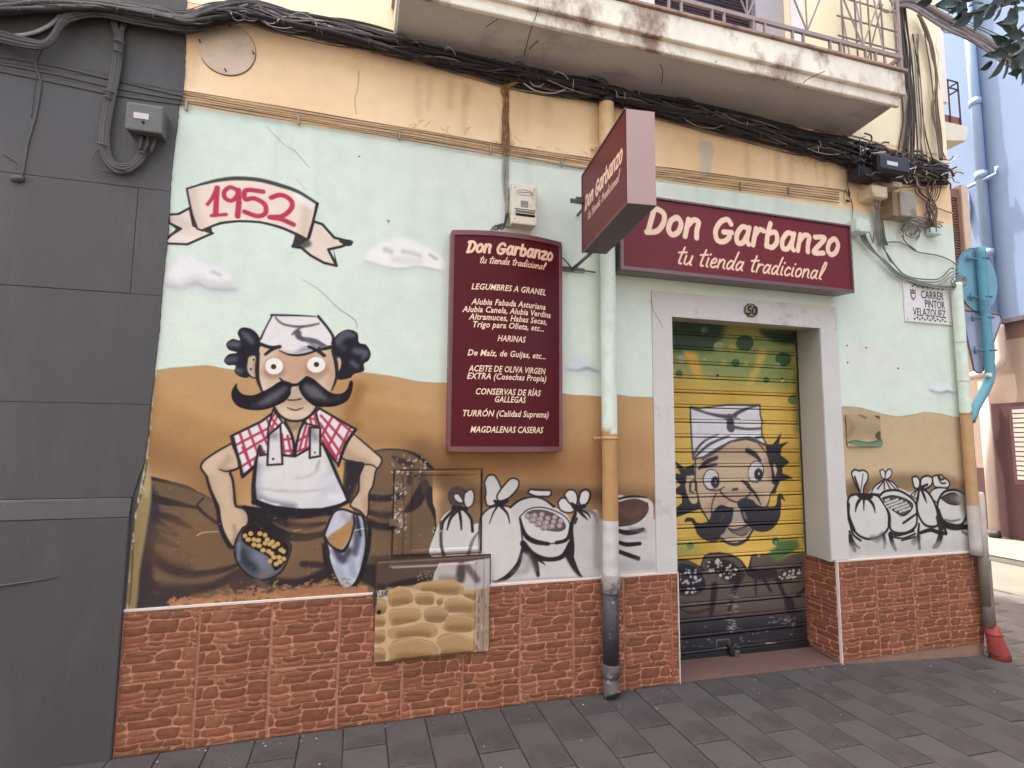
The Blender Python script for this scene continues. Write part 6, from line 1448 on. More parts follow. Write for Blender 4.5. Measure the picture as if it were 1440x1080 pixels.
# ---- utility cabinet doors set into the mural
def hatch(name, label, cs4, Y, lip, rx):
    (ax, ay), (bx, by) = cs4
    a, b = P(ax, ay), P(bx, by)
    return a.x, b.x, b.z, a.z
def sheet_from_canvas(name, x0, x1, z0, z1, yf, root, cvs, m, n=None, label=None, res=.0033):
    """panel front coloured by the mural that runs across it; yf(u,z) gives its relief"""
    c2 = Canvas(x0, x1, z0, z1, res, 0, (0, 0, 0))
    i0 = int(round((z0 - cvs.z0) / cvs.res)); j0 = int(round((x0 - cvs.x0) / cvs.res))
    ii = np.clip(i0 + np.arange(c2.h), 0, cvs.h - 1); jj = np.clip(j0 + np.arange(c2.w), 0, cvs.w - 1)
    c2.c = cvs.c[ii][:, jj].copy(); c2.id = np.zeros((c2.h, c2.w), np.uint8)
    c2.c[:-1:1] += 0
    canvas_mesh(c2, np.ones((c2.h - 1, c2.w - 1), bool), {0: (name, label)}, lambda u, z: np.stack([u, yf(u, z), z], 1), m, root, tol=-1)
def ramp(u, a, b, w): return np.clip(np.minimum(u - a, b - u) / w, 0, 1)
ux0, ux1, uz0, uz1 = .206, .686, .862, 1.312
uh = thing('meter_cabinet', 'flat steel cabinet door painted over with brown and white sacks', 'cabinet', ((ux0 + ux1) / 2, 0, uz0))
def yf_u(u, z):
    e = ramp(u, ux0, ux1, .004) * ramp(z, uz0, uz1, .004)
    y = -.010 * e
    inner = (np.minimum(ramp(u, ux0 + .022, ux1 - .022, .003), ramp(z, uz0 + .022, uz1 - .022, .003)))
    y = y + .005 * inner * (u > ux0 + .095)
    y = y + .003 * (np.abs(u - (ux0 + .095)) < .004)
    return y - .002
sheet_from_canvas('cabinet_door', ux0, ux1, uz0, uz1, yf_u, uh, W0, M_paint)
mb = MB()
for (a0, a1, b0, b1) in ((ux0 - .010, ux0 - .006, uz0 - .01, uz1 + .01), (ux1 + .006, ux1 + .010, uz0 - .01, uz1 + .01), (ux0 - .006, ux1 + .006, uz0 - .010, uz0 - .006), (ux0 - .006, ux1 + .006, uz1 + .006, uz1 + .010)): mb.box(a0, a1, -.0045, .001, b0, b1)
mb.box(ux0 - .006, ux0 - .001, -.003, 0, uz0, uz1); mb.box(ux1 + .001, ux1 + .006, -.003, 0, uz0, uz1)
add(mb, 'frame_gap', mat('gap_brown', (70, 50, 42), .9), uh)
mb = MB(); mb.bbox(ux0 - .025, ux0 + .012, -.022, -.004, 1.02, 1.055, .003); add(mb, 'hinge', mat('old_brown_paint', (110, 84, 66), .6, .2, 20), uh)
# lower cabinet: proud of the tiles, cream painted stones
lx0, lx1, lz0, lz1 = .122, .742, .322, .838
lh = thing('gas_cabinet', 'lower steel cabinet door painted with cream cobblestones over the tiles', 'cabinet', ((lx0 + lx1) / 2, 0, lz0))
LC = Canvas(lx0, lx1, lz0, lz1, .003, -.03, (176, 142, 100)); Fz = zz(520, 770, 6.353); c = LC
c.fill(Fz(-60, 60, 1180, 60, 1180, 320, 900, 400, 600, 300, 380, 330, 180, 350, -60, 420), (86, 66, 54), False)
c.fill(Fz(620, 140, 840, 130, 1180, 80, 1180, 340, 860, 400, 560, 300, 575, 220), (186, 176, 168), False); c.fill(Fz(790, 140, 850, 140, 840, 300, 770, 290), (80, 66, 62), True, 2); c.stroke(Fz(870, 170, 960, 290), 9, (90, 76, 74), 4, .8); c.stroke(Fz(640, 270, 760, 275), 8, (140, 118, 100), 5, .7)
c.stroke(Fz(180, 340, 330, 310, 520, 270), [6, 10, 7], (34, 26, 26), 4, .95); c.fill(Fz(0, 320, 150, 330, 150, 440, 0, 450), (44, 34, 34), False, 2); c.stroke(Fz(180, 170, 460, 165, 960, 140), 2.4, (150, 130, 116), 1.5, .7)
bgm = c.fill(Fz(-50, 460, 150, 440, 180, 380, 260, 340, 340, 350, 390, 370, 420, 320, 560, 292, 740, 290, 820, 320, 860, 370, 960, 380, 960, 1000, 600, 1040, -50, 1060), (204, 170, 130), False)
for st_, col in ((Fz(170, 400, 280, 345, 350, 370, 385, 430, 380, 480, 300, 510, 180, 520), 0), (Fz(390, 360, 450, 310, 600, 296, 740, 300, 820, 340, 850, 400, 780, 420, 640, 420, 560, 390, 470, 385), 1), (Fz(405, 420, 470, 402, 560, 410, 575, 460, 560, 505, 470, 510, 410, 490), 0), (Fz(600, 460, 650, 445, 650, 490, 620, 520, 598, 500), 1),
                  (Fz(850, 380, 945, 385, 945, 470, 900, 460, 830, 420), 1), (Fz(660, 520, 690, 460, 780, 445, 870, 465, 945, 500, 940, 580, 820, 580, 700, 575), 2), (Fz(180, 560, 280, 540, 420, 545, 460, 590, 440, 640, 340, 670, 190, 690), 0), (Fz(485, 560, 540, 530, 620, 525, 690, 560, 700, 620, 640, 665, 560, 670, 490, 640), 2),
                  (Fz(660, 680, 700, 610, 800, 590, 945, 598, 945, 720, 850, 755, 720, 750, 650, 720), 0), (Fz(180, 720, 330, 705, 480, 670, 590, 700, 605, 750, 560, 800, 400, 790, 180, 810), 1), (Fz(590, 830, 660, 765, 760, 760, 860, 790, 940, 830, 935, 930, 840, 960, 640, 980, 630, 900), 0), (Fz(170, 880, 230, 820, 340, 802, 480, 815, 590, 860, 618, 930, 590, 985, 400, 1005, 220, 1010, 175, 960), 0),
                  (Fz(40, 470, 140, 470, 140, 580, 40, 600), 2), (Fz(30, 760, 130, 740, 130, 840, 40, 860), 2), (Fz(30, 910, 130, 910, 130, 1020, 20, 1020), 2), (Fz(40, 630, 130, 620, 130, 700, 40, 710), 1)):
    base_ = [(178, 140, 98), (182, 143, 100), (170, 140, 104)][col]; m_ = c.fill(st_, base_, True, 0); c.clip = m_
    cx_ = sum(p[0] for p in st_) / len(st_); cy_ = sum(p[1] for p in st_) / len(st_); yb_ = max(p[1] for p in st_); xa = min(p[0] for p in st_); xb = max(p[0] for p in st_)
    c.stroke([(xa + (xb - xa) * .2, yb_ - 5), (cx_, yb_ - 6), (xb - (xb - xa) * .2, yb_ - 5)], 10, (132, 98, 58), 6, .75); c.stroke([(xa, cy_ - 5), (cx_, min(p[1] for p in st_) + 2), (xb, cy_ - 4)], 3, (200, 164, 116), 2, .6); c.clip = None
c.fill(Fz(955, 400, 1100, 330, 1100, 1000, 960, 960), (160, 138, 118), False, 2, .8)
for k in range(36): x, y = rs.uniform(950, 1090), rs.uniform(300, 950); q1 = Fz(x, y)[0]; c.stroke([q1, (q1[0] + rs.uniform(-1, 1), q1[1] + rs.uniform(2, 9))], rs.uniform(.8, 3), rs.choice([96, 186, 130]) * np.array([1, .92, .85]), 1, .7)
for k in range(46): x, y = rs.uniform(20, 150), rs.uniform(380, 460); q1 = Fz(x, y)[0]; c.stroke([q1, (q1[0] + rs.uniform(-2, 2), q1[1] + rs.uniform(-2, 2))], rs.uniform(.6, 2), (200, 190, 180), .8, .9)
for k in range(30): x, y = rs.uniform(400, 600), rs.uniform(200, 290); q1 = Fz(x, y)[0]; c.stroke([q1, (q1[0] + rs.uniform(-1, 1), q1[1] + rs.uniform(-1, 1))], rs.uniform(.5, 1.3), (190, 170, 140), .8, .8)
def yf_l(u, z):
    e = ramp(u, lx0, lx1, .005) * ramp(z, lz0, lz1, .005)
    y = -.004 - .022 * e
    pnl = np.minimum(ramp(u, lx0 + .075, lx1 - .085, .006), ramp(z, lz0 + .012, lz1 - .03, .006))
    y = y - .011 * pnl
    y = y + .006 * (np.abs(u - (lx1 - .035)) < .006) - .004 * (u > lx1 - .028)
    return y
canvas_mesh(LC, np.ones((LC.h - 1, LC.w - 1), bool), {0: ('cabinet_door', None)}, lambda u, z: np.stack([u, yf_l(u, z), z], 1), mat('painted_steel', (0, 0, 0), .5, .08, 9, .12, 50, .4, vcol=True), lh, tol=-1)
mb = MB(); mb.box(lx0 - .006, lx1 + .006, -.008, .001, lz0 - .006, lz1 + .006); add(mb, 'cabinet_frame', mat('dark_frame', (74, 56, 50), .8, .2, 9), lh)
q = P(533, 861, -.03); mb = MB(); mb.tube([(q.x, -.03, q.z), (q.x, -.0235, q.z)], .011, 10); add(mb, 'keyhole', M_dark, lh)
mb = MB(); mb.bbox(lx0 - .014, lx0 + .006, -.03, -.004, .62, .68, .003); add(mb, 'hinge', MATS['dark_frame'], lh)
# board left on the ochre wall right of the door
q0, q1 = P(1188, 583), P(1239, 628)
bd = thing('old_board', 'small warped board with a green strip on the ochre wall right of the door', 'board', (q0.x, 0, q1.z))
sheet_from_canvas('board_panel', q0.x, q1.x, q1.z, q0.z, lambda u, z: -.008 - .004 * np.sin((u - q0.x) * 14) * 1.0 - .002 * np.sin(z * 40), bd, W0, M_paint)
mb = MB(); mb.box(q0.x + .002, q1.x - .002, -.004, -.0008, q1.z + .002, q0.z - .002); add(mb, 'board_edge', mat('board_dark', (96, 78, 60), .9), bd)

# ---- pipes at the corner
cpz = thing('corner_pipe', 'painted corner downpipe in blue, ochre and white with grey lower sleeve', 'drainpipe', (4.45, -.05, 0))
def cpc(v):
    z = v[2]
    if z > 1.70: return lin((210, 219, 202))
    if z > 1.02: return lin((186, 148, 106))
    return lin((190, 180, 170))
zs = sorted(list(np.arange(.66, 2.72, .06)) + [1.699, 1.701, 1.019, 1.021, 2.72])
pcol([(4.440 + .012 * 0, -.052, z) for z in zs], .038, 'pipe', cpc, cpz, 16)
pcol([(4.495, -.06, z) for z in (.30, .6, .9, .95, 1.10, 1.12)], [.034, .034, .034, .034, .034, .028], 'sleeve', lambda v: lin((196, 182, 170)) if v[2] > .62 else lin((128, 116, 104)), cpz, 14)
pcol([(4.505, -.06, z) for z in (.12, .30, .62, .63)], [.038, .037, .036, .03], 'lower_sleeve', lambda v: lin((124, 112, 100)), cpz, 14, mat('dirty_sleeve', (124, 112, 100), .8, .2, 8, .3, 60, .3, dirt=(90, 84, 76), dscale=8, damt=.4))
for z in (2.25, 1.95, 1.7): 
    mb = MB(); mb.tube([(4.44, -.052, z), (4.44, -.052, z + .012)], .0395, 16); mb.c = [tuple(cpc((0, 0, z)) * .8)] * len(mb.v); add(mb, 'joint_ring', M_vpaint, cpz)
mb = MB(); mb.tube([(4.444, -.090, 1.715), (4.444, -.084, 1.715)], .012, 8); add(mb, 'bolt', M_galv, cpz)
rg = thing('pipe_guard', 'red painted flared iron guard at the foot of the corner pipe', 'pipe guard', (4.50, -.08, -.08))
mb = MB(); mb.tube([(4.50, -.07, .155), (4.505, -.07, .15), (4.52, -.08, .06), (4.535, -.09, -.03), (4.54, -.092, -.075)], [.035, .046, .052, .062, .066], 16); add(mb, 'guard', mat('red_paint', (150, 64, 60), .65, .15, 9, .3, 60, .25, dirt=(108, 58, 54), dscale=12, damt=.5), rg)
for z, x_, r in ((.10, 4.513, .0505), (-.04, 4.536, .0645)):
    mb = MB(); mb.tube([(x_ + r * math.cos(t), -.083 + r * math.sin(t), z) for t in np.linspace(0, 6.2832, 19)], .003, 4, caps=False); add(mb, 'band', M_dark, rg)
# ================================================================== DARK GREY NEIGHBOUR ON THE LEFT
gb = thing('grey_building', 'dark grey painted building with jointed render blocks at the left edge', 'building', (-3.5, 0, 0))
GX1 = -1.031
mb = MB(); mb.box(-6.5, GX1, .012, 8, -.3, 11.0); add(mb, 'wall_core', mat('grey_joint', (88, 84, 82), .8), gb)
EDG = sorted([(P(x, y).z, P(x, y).x) for x, y in [(262, 20), (262, 60), (259, 130), (252, 152), (250, 175), (241, 250), (237, 330), (231, 380), (224, 470), (216, 540), (209, 610), (204, 650)]])
def gedge(z):
    if z < 1.2: return GX1
    return float(np.interp(z, [1.2] + [e_[0] for e_ in EDG if e_[0] > 1.25], [GX1] + [e_[1] for e_ in EDG if e_[0] > 1.25]))
def gblock(x0, x1, z0, z1, y0=-.010):
    mb = MB(); g = .0012
    if x1 is not None: mb.bbox(x0 + g, x1 - g, y0, .02, z0 + g, z1 - g, .002)
    else:
        n_ = 26; zz_l = np.linspace(z0 + g, z1 - g, n_)
        mb.prism([(gedge(z) + rng.uniform(-.003, .003), z) for z in zz_l] + [(x0 + g, z1 - g), (x0 + g, z0 + g)], y0, .002)
    add(mb, 'wall_block', M_grey, gb)
zc = 1.200; k = 0
while zc < 5.4:
    z1_ = min(zc + .5465 if k else 1.647, 5.5)
    edges = [-6.4, -5.0, -3.6, -2.3 + .5 * (k % 2)] + ([-1.105] if k == 2 else []) + [None]
    for a, b in zip(edges[:-1], edges[1:]): gblock(a, b, zc, z1_)
    zc = z1_; k += 1
# sloping ledge and plinth
mb = MB(); mb.hexa([(-6.4, -.075, 1.11), (GX1, -.030, 1.11), (GX1, .02, 1.11), (-6.4, .02, 1.11), (-6.4, -.020, 1.198), (GX1, -.014, 1.198), (GX1, .02, 1.198), (-6.4, .02, 1.198)]); add(mb, 'ledge', M_grey, gb)
mb = MB(); mb.bbox(-6.4, GX1 + .002, -.070 + .04, .02, -.1, 1.108, .006); add(mb, 'plinth', M_grey, gb)
mb = MB(); mb.tube([(-1.9, -.032, .80), (-1.6, -.033, .815), (-1.4, -.033, .835), (-1.28, -.032, .85)], [.003, .006, .004, .001], 5); add(mb, 'render_ridge', M_grey, gb)

# ================================================================== RIGHT: STREET CORNER, SIDE STREET
# side balcony and open shutter leaf on the side wall
sb = MB(); sb.hexa([(4.5, .12, 4.0), (4.95, .12, 4.07), (4.95, 1.2, 4.07), (4.5, 1.2, 4.0), (4.5, .12, 4.2), (4.97, .12, 4.2), (4.97, 1.2, 4.2), (4.5, 1.2, 4.2)]); sbo = add(sb, 'side_balcony', mat('cream_slab', (226, 216, 196), .85), shop)
M_rust = mat('dark_railing', (74, 60, 60), .5, .2, 20)
mb = MB(); mb.box(4.56, 4.95, .16, .19, 4.2, 4.30); add(mb, 'planter', mat('terracotta', (140, 92, 84), .8), sbo)
rl = MB(); 
for z in (4.62, 4.55): rl.tube([(4.54, .15, z), (4.94, .15, z), (4.94, 1.15, z)], .009, 5, sm=False)
srl = add(rl, 'side_railing', M_rust, sbo)
for x in (4.58, 4.70, 4.82, 4.94): bar((x, .15, 4.2), (x, .15, 4.62), .007, sbo, 'railing_bar', M_rust)
for y in (.4, .65, .9, 1.15): bar((4.94, y, 4.2), (4.94, y, 4.62), .007, sbo, 'railing_bar', M_rust)
for x in (4.60, 4.66, 4.74):
    mb = MB(); mb.tube([(x + .028 * math.cos(t), .15, 4.585 + .028 * math.sin(t)) for t in np.linspace(0, 6.28, 12)], .004, 4, caps=False); add(mb, 'scroll', M_rust, sbo)
mb = MB(); mb.tube([(x_ , .15, z_) for x_, z_ in ((4.60, 4.22), (4.64, 4.27), (4.60, 4.32), (4.66, 4.36), (4.62, 4.40))], .006, 5); mb.tube([(4.76, .15, 4.63), (4.78, .15, 4.70), (4.74, .15, 4.72)], .005, 5); add(mb, 'scroll', M_rust, sbo)
mb = MB(); mb.box(SXR, SXR + .10, .03, .20, 4.3, 8.5); add(mb, 'corner_pilaster', mat('pink_white', (240, 226, 222), .85), shop)
lf = thing('shutter_leaf', 'brown louvred shutter leaf standing open beside the corner wall', 'shutter', (4.75, .27, 2.75))
mb = MB(); mb.box(4.56, 5.02, .27, .29, 2.75, 3.70); add(mb, 'leaf_back', mat('leaf_brown', (104, 76, 66), .6, .15, 9), lf)
mb = MB(); mb.box(4.56, 4.60, .255, .2699, 2.75, 3.70); mb.box(4.985, 5.02, .255, .2699, 2.75, 3.70); mb.box(4.60, 4.985, .255, .2699, 3.62, 3.70); mb.box(4.60, 4.985, .255, .2699, 2.75, 2.81); add(mb, 'leaf_frame', mat('leaf_brown2', (134, 98, 84), .6, .15, 9), lf)
mb = MB()
for z in np.arange(2.83, 3.60, .024):
    k = len(mb.v)
    for p in ((4.60, .268, z + .02), (4.985, .268, z + .02), (4.985, .257, z), (4.60, .257, z)): mb.vert(p)
    mb.face((k, k + 1, k + 2, k + 3))
add(mb, 'louvre_slats', MATS['leaf_brown2'], lf, None, 'stuff')
mb = MB(); mb.box(5.022, 5.10, .24, .30, 2.6, 3.74); add(mb, 'leaf_stile', mat('cream_stile', (216, 188, 164), .8), lf)

# road sign pole seen from behind
sp = thing('sign_pole', 'teal painted cranked pole with two road signs seen from behind at the corner', 'sign pole', (4.7, -.05, 1.7))
M_teal = mat('teal_paint', (92, 146, 162), .5, .08, 8, .1, 60, .4, dirt=(84, 120, 134), dscale=9, damt=.25)
pa = [P(1379, 348, -.05), P(1384, 420, -.05), P(1391, 505, -.05), P(1392, 528, -.05), P(1386, 546, -.05), P(1372, 572, -.05), P(1364, 592, -.05)]
mb = MB(); mb.tube(spline(pa, False, 6), .034, 16); add(mb, 'pole', M_teal, sp)
dc = P(1374, 394, -.005)
mb = MB(); mb.prism([(dc.x + .225 * math.cos(t), dc.z + .262 * math.sin(t)) for t in np.linspace(0, 6.2832, 48, endpoint=False)], -.008, -.002); add(mb, 'round_sign', mat('teal_sheet', (116, 160, 178), .5, .05, 5, .05, 60, .4), sp)
mb = MB(); mb.tube([(dc.x + .225 * math.cos(t), -.004, dc.z + .262 * math.sin(t)) for t in np.linspace(0, 6.2832, 49)], .007, 5, caps=False); add(mb, 'sign_rim', mat('teal_rim', (84, 110, 128), .5), sp)
ta, tb_, tc_ = P(1353, 436, -.002), P(1409, 444, -.002), P(1377, 524, -.002)
tri = [(ta.x + .02, ta.z), (tb_.x - .02, tb_.z + .01), (tb_.x, tb_.z - .03), (tc_.x + .05, tc_.z + .02), (tc_.x + .02, tc_.z), (tc_.x - .02, tc_.z), (tc_.x - .05, tc_.z + .02), (ta.x, ta.z - .03)]
mb = MB(); mb.prism(tri, .004, .010); add(mb, 'triangle_sign', mat('lilac_sheet', (168, 174, 196), .5, .05, 5), sp)
mb = MB(); t3 = [(x, .002, z) for x, z in tri]; mb.tube(t3 + [t3[0]], .007, 5, sm=False, caps=False); add(mb, 'sign_rim', mat('grey_rim', (100, 104, 112), .5), sp)
for y in (364, 418, 447, 493):
    xx = 1380 + (y - 348) * .078; q1 = P(xx, y, -.05)
    mb = MB(); mb.tube([q1 + Vector((-.12, .03, .004)), q1 + Vector((-.045, .025, 0)), q1 + Vector((-.03, -.03, 0)), q1 + Vector((.03, -.03, 0)), q1 + Vector((.045, .025, 0)), q1 + Vector((.06, .03, 0))], .008, 5)
    mb.tube([q1 + Vector((-.125, .02, -.03)), q1 + Vector((-.125, .02, .03))], .008, 5); add(mb, 'clamp', mat('clamp_blue', (84, 120, 140), .5), sp)
q1 = P(1393, 527, -.09); mb = MB(); mb.tube([q1, q1 + Vector((.004, .03, 0))], .016, 10); add(mb, 'bolt', mat('white_bolt', (214, 216, 210), .5), sp)

# buildings on the far side of the side street
fb = thing('blue_building', 'hazy blue apartment building with white downpipe across the side street', 'building', (10.1, 3, 0))
FXN = lambda y: 10.10 + .13 * (y - 3.06)
def fbox(name, y0, y1, z0, z1, off, m, th=.35, par=None):
    mb = MB(); mb.hexa([(FXN(y0) - off, y0, z0), (FXN(y1) - off, y1, z0), (FXN(y1) + th, y1, z0), (FXN(y0) + th, y0, z0), (FXN(y0) - off, y0, z1), (FXN(y1) - off, y1, z1), (FXN(y1) + th, y1, z1), (FXN(y0) + th, y0, z1)])
    return add(mb, name, m, par or fb)
M_blue = mat('pale_blue_render', (118, 136, 168), .85, .05, .8, .1, 40, .2, dirt=(132, 150, 182), dscale=.5, damt=.15)  # dirt slot here holds paler patches imitating hazy reflections in the wall colour
M_beige = mat('beige_render', (150, 132, 122), .85, .06, 1.2, .1, 40, .2)
M_mauve = mat('mauve_base', (88, 64, 66), .8, .08, 1.5, .1, 40, .2)
fbox('upper_wall', -9, 16, 3.47, 12, .06, M_blue, 8)
fbox('ledge', -9, 16, 3.40, 3.468, .10, mat('slate_ledge', (92, 80, 90), .8))
fbox('band', -9, 16, 3.14, 3.398, .0, mat('brown_band', (112, 86, 80), .85))
fbox('lower_wall', -9, 16, 2.12, 3.138, .0, M_beige, 8)
fbox('base_wall', -9, 3.55, -.1, 2.118, .006, M_mauve, 8); fbox('base_wall', 3.55, 16, 1.05, 2.118, .004, M_beige, 8); fbox('base_wall', 3.55, 16, -.1, 1.048, .012, M_mauve, 8)
def fpipe(y, z0, z1, r, m, off=.14, name='downpipe'):
    mb = MB(); mb.tube([(FXN(y) - off, y, z0), (FXN(y) - off, y, z1)], r, 12); return add(mb, name, m, fb)
M_bpipe = mat('pale_blue_pipe', (136, 154, 184), .5, .05, 3); M_wpipe = mat('pinkish_pipe', (196, 176, 166), .5, .05, 3)
def fy(px, py):  # point on the far facade under a photo pixel
    d = r_ * (px - 720) + d_ * (py - 540) + f_ * F; n = Vector((1, -.13, 0)); t = (10.1 - .13 * 3.06 - n.dot(CAM)) / n.dot(d); return CAM + d * t
fpy = fy(1404, 440).y
fpipe(fpy, 3.5, 12, .075, M_bpipe)
for z in (4.55, 5.9, 7.2):
    mb = MB(); mb.tube([(FXN(fpy) - .14, fpy, z), (FXN(fpy) - .14, fpy, z + .12)], .09, 12); add(mb, 'pipe_collar', M_bpipe, fb)
a_ = fy(1356, 272); b_ = fy(1412, 246)
mb = MB(); mb.tube([(FXN(a_.y) - .16, a_.y, a_.z), (FXN(b_.y) - .16, b_.y, b_.z), (FXN(b_.y) - .16, b_.y, b_.z + .12)], .03, 6); mb.tube([(FXN(a_.y) - .1, a_.y - .1, a_.z), (FXN(a_.y) - .1, a_.y - .14, a_.z - .35), (FXN(a_.y) - .1, a_.y - .1, a_.z - .6)], .02, 5); add(mb, 'branch_pipe', M_bpipe, fb)
ey = fy(1413, 470).y; wy = fy(1399, 640).y
mb = MB(); mb.tube(spline([(FXN(ey) - .12, ey, 3.38), (FXN(ey) - .12, ey, 2.95), (FXN(ey) - .13, ey + .03, 2.75), (FXN(ey) - .13, ey + .25, 2.62), (FXN(ey) - .13, ey + .6, 2.58)], False, 5), .07, 10); add(mb, 'elbow_pipe', M_wpipe, fb)
fpipe(wy, -.02, 2.5, .075, M_wpipe); mb = MB(); mb.tube([(FXN(wy) - .14, wy, -.05), (FXN(wy) - .17, wy, .06)], .085, 10); add(mb, 'pipe_shoe', M_iron2, fb)
for k, y in enumerate((1.9, 2.0)): pass
sy = fy(1440, 620).y
mb = MB()
for z in np.arange(.9, 2.02, .075): mb.hexa([(FXN(sy - 1.4) - .03, sy - 1.4, z), (FXN(sy + .12) - .03, sy + .12, z), (FXN(sy + .12), sy + .12, z), (FXN(sy - 1.4), sy - 1.4, z), (FXN(sy - 1.4) - .03, sy - 1.4, z + .055), (FXN(sy + .12) - .03, sy + .12, z + .055), (FXN(sy + .12), sy + .12, z + .055), (FXN(sy - 1.4), sy - 1.4, z + .055)])
add(mb, 'roller_blind', mat('white_blind', (206, 200, 192), .7), fb, None, 'stuff')
fbox('window_frame', sy - 1.5, sy + .18, .82, 2.06, .012, mat('frame_dark', (110, 80, 84), .8), .05)

# ================================================================== RIGHT-HAND CABLE TANGLE AND BOXES
sx = thing('splice_box', 'black telecom splice box hanging in the cable tangle near the corner', 'splice box', P(1243, 238, -.12))
def slant_box(a, b, d0, d1, mt, name, root, bev=.012):
    mb = MB(); mb.bbox(a.x, b.x, d0, d1, b.z, a.z, bev); return add(mb, name, mt, root)
a, b = P(1234, 214, -.20), P(1280, 247, -.20); slant_box(a, b, -.20, -.06, M_black, 'box_body', sx)
a2, b2 = P(1206, 232, -.14), P(1236, 254, -.14); slant_box(a2, b2, -.15, -.05, M_black, 'cable_inlet', sx)
mb = MB(); mb.bbox(a.x + .01, b.x - .01, -.21, -.199, b.z + .015, a.z - .015, .005); add(mb, 'lid', mat('charcoal_lid', (66, 66, 74), .4, .15, 9), sx)
mb = MB(); mb.box(a.x + .07, a.x + .17, -.2125, -.2105, b.z + .045, b.z + .075); add(mb, 'sticker', mat('white_sticker', (220, 218, 220), .6, .2, 160, 0), sx)
for k in range(5):
    mb = MB(); xx = a2.x + .02 + k * .022; mb.tube([(xx, -.155, b2.z - .01), (xx, -.155, b2.z + .06)], .008, 6); add(mb, 'gland', M_black, sx)
M_box1 = mat('yellowed_box', (214, 196, 160), .6, .1, 9, .1, 60, .3, dirt=(170, 146, 110), dscale=9, damt=.4)
b1 = jbox('junction_box', 'small yellowed junction box under the black splice box', 1227, 259, 1249, 279, .13, M_box1)
b2_ = jbox('junction_box', 'tall grey-beige terminal box left of the loose wires at the corner', 1266, 268, 1290, 306, .11, M_galv)
mb = MB(); aa = b2_[1]; mb.box(aa.x - .055, aa.x - .004, -.09, -.001, b2_[2].z, aa.z); add(mb, 'side_plate', mat('rust_beige', (150, 124, 96), .7, .2, 12), b2_[0])
b3 = jbox('junction_box', 'pale mint junction box beside the top corner of the sign board', 1204, 306, 1225, 327, .12, mat('mint_box', (206, 214, 200), .6, .06, 9))
b4 = jbox('junction_box', 'little cream box wedged between the splice box and the terminal box', 1256, 254, 1270, 264, .10, M_cream)
tg = thing('cable_tangle', 'tangle of black, brown and white wires around the boxes at the corner', 'cables', P(1280, 250))
BR = [(62, 52, 50), (96, 78, 66), (130, 106, 88), (44, 40, 42), (150, 136, 122), (84, 70, 62)]
def rc(lo=0): return rng.choice(BR[lo:])
# vertical bundles on the yellow wall
for k in range(17):
    off = rng.uniform(-6, 6); r = rng.choice([.0035, .005, .006, .008]); J = lambda: rng.uniform(-3, 3)
    cab('cable', tg, [(1268 + off + J(), -30), (1270 + off + J(), 20), (1275 + off * .9 + J(), 70), (1280 + off * .8 + J(), 120), (1283 + off * rng.uniform(.3, 1.4) + J(), 160), (1281 + off * 1.5 + J(), 205), (1278 + off * 2.2, 226)], r, rng.choice([(118, 96, 86), (96, 78, 70), (74, 64, 60), (136, 112, 96), (60, 52, 50)]), -.03 - rng.uniform(0, .05))
for k in range(9):
    off = rng.uniform(-4, 4); J = lambda: rng.uniform(-2.5, 2.5)
    cab('cable', tg, [(1290 + off, 20), (1302 + off + J(), 45), (1310 + off + J(), 75), (1316 + off * .7 + J(), 110), (1313 + off + J(), 150), (1318 + off + J(), 190), (1322 + off, 225)], rng.choice([.003, .005, .0075]), rng.choice([(124, 100, 84), (96, 78, 68)]), -.03 - rng.uniform(0, .03))
for x0_c, x1_c, xm in ((1291, 1297, 1293), (1288, 1305, 1296), (1266, 1262, 1268), (1285, 1300, 1290), (1270, 1263, 1269), (1300, 1330, 1312), (1283, 1312, 1296)):
    cab('cable', tg, [(x0_c, 48), (xm - 2, 110), (xm + 2, 165), ((xm + x1_c) / 2, 200), (x1_c, 225)], .0045, rc(1), -.015)
# horizontal tangle
for k in range(60):
    x = rng.uniform(1195, 1330); y = 228 + (x - 1240) * .16 + rng.gauss(0, 10); L_ = rng.uniform(10, 40); col = rc() if rng.random() > .22 else (206, 196, 186)
    d0 = -.04 - rng.uniform(0, .13)
    pts = [(x, y, d0)]; ang = rng.uniform(-.6, .9)
    for j in range(4):
        ang += rng.uniform(-1.2, 1.2); x += math.cos(ang) * L_ / 4; y += math.sin(ang) * L_ / 5 + .6; pts.append((x, y, d0 + rng.uniform(-.03, .03)))
    cab('cable', tg, pts, rng.choice([.003, .0045, .006, .008]), col, -.05, 5)
for k in range(14):    # loops arching above and hanging below
    x = rng.uniform(1230, 1325); y = 222 + (x - 1240) * .2; h = rng.uniform(-14, -4) if k < 5 else rng.uniform(8, 26); w_ = rng.uniform(6, 16)
    cab('cable', tg, [(x - w_, y, -.05), (x - w_ * .7, y + h * .7, -.07), (x, y + h, -.08), (x + w_ * .7, y + h * .7, -.07), (x + w_, y + 2, -.05)], .003, rc(), -.05, 5)
# dangling end on the peach wall
cab('cable', tg, [(1184, 205), (1186, 222), (1196, 236), (1210, 240)], .003, rc(), -.03); cab('cable', tg, [(1191, 215), (1191, 245), (1193, 268), (1195, 276)], .003, (90, 74, 60), -.02)
mb = MB(); q1, q2 = P(1193, 266, -.02), P(1195, 277, -.02); mb.tube([q1, (q1 + q2) / 2, q2], [.004, .009, .004], 6); q3 = P(1190, 282, -.02); mb.tube([q3, q3 + Vector((.03, 0, -.002))], .009, 6); mb.c = [tuple(lin((84, 66, 52)))] * len(mb.v); add(mb, 'connector', M_cab, tg)
cab('cable', tg, [(1187, 282), (1187, 272), (1190, 266)], .0025, (84, 66, 52), -.02)
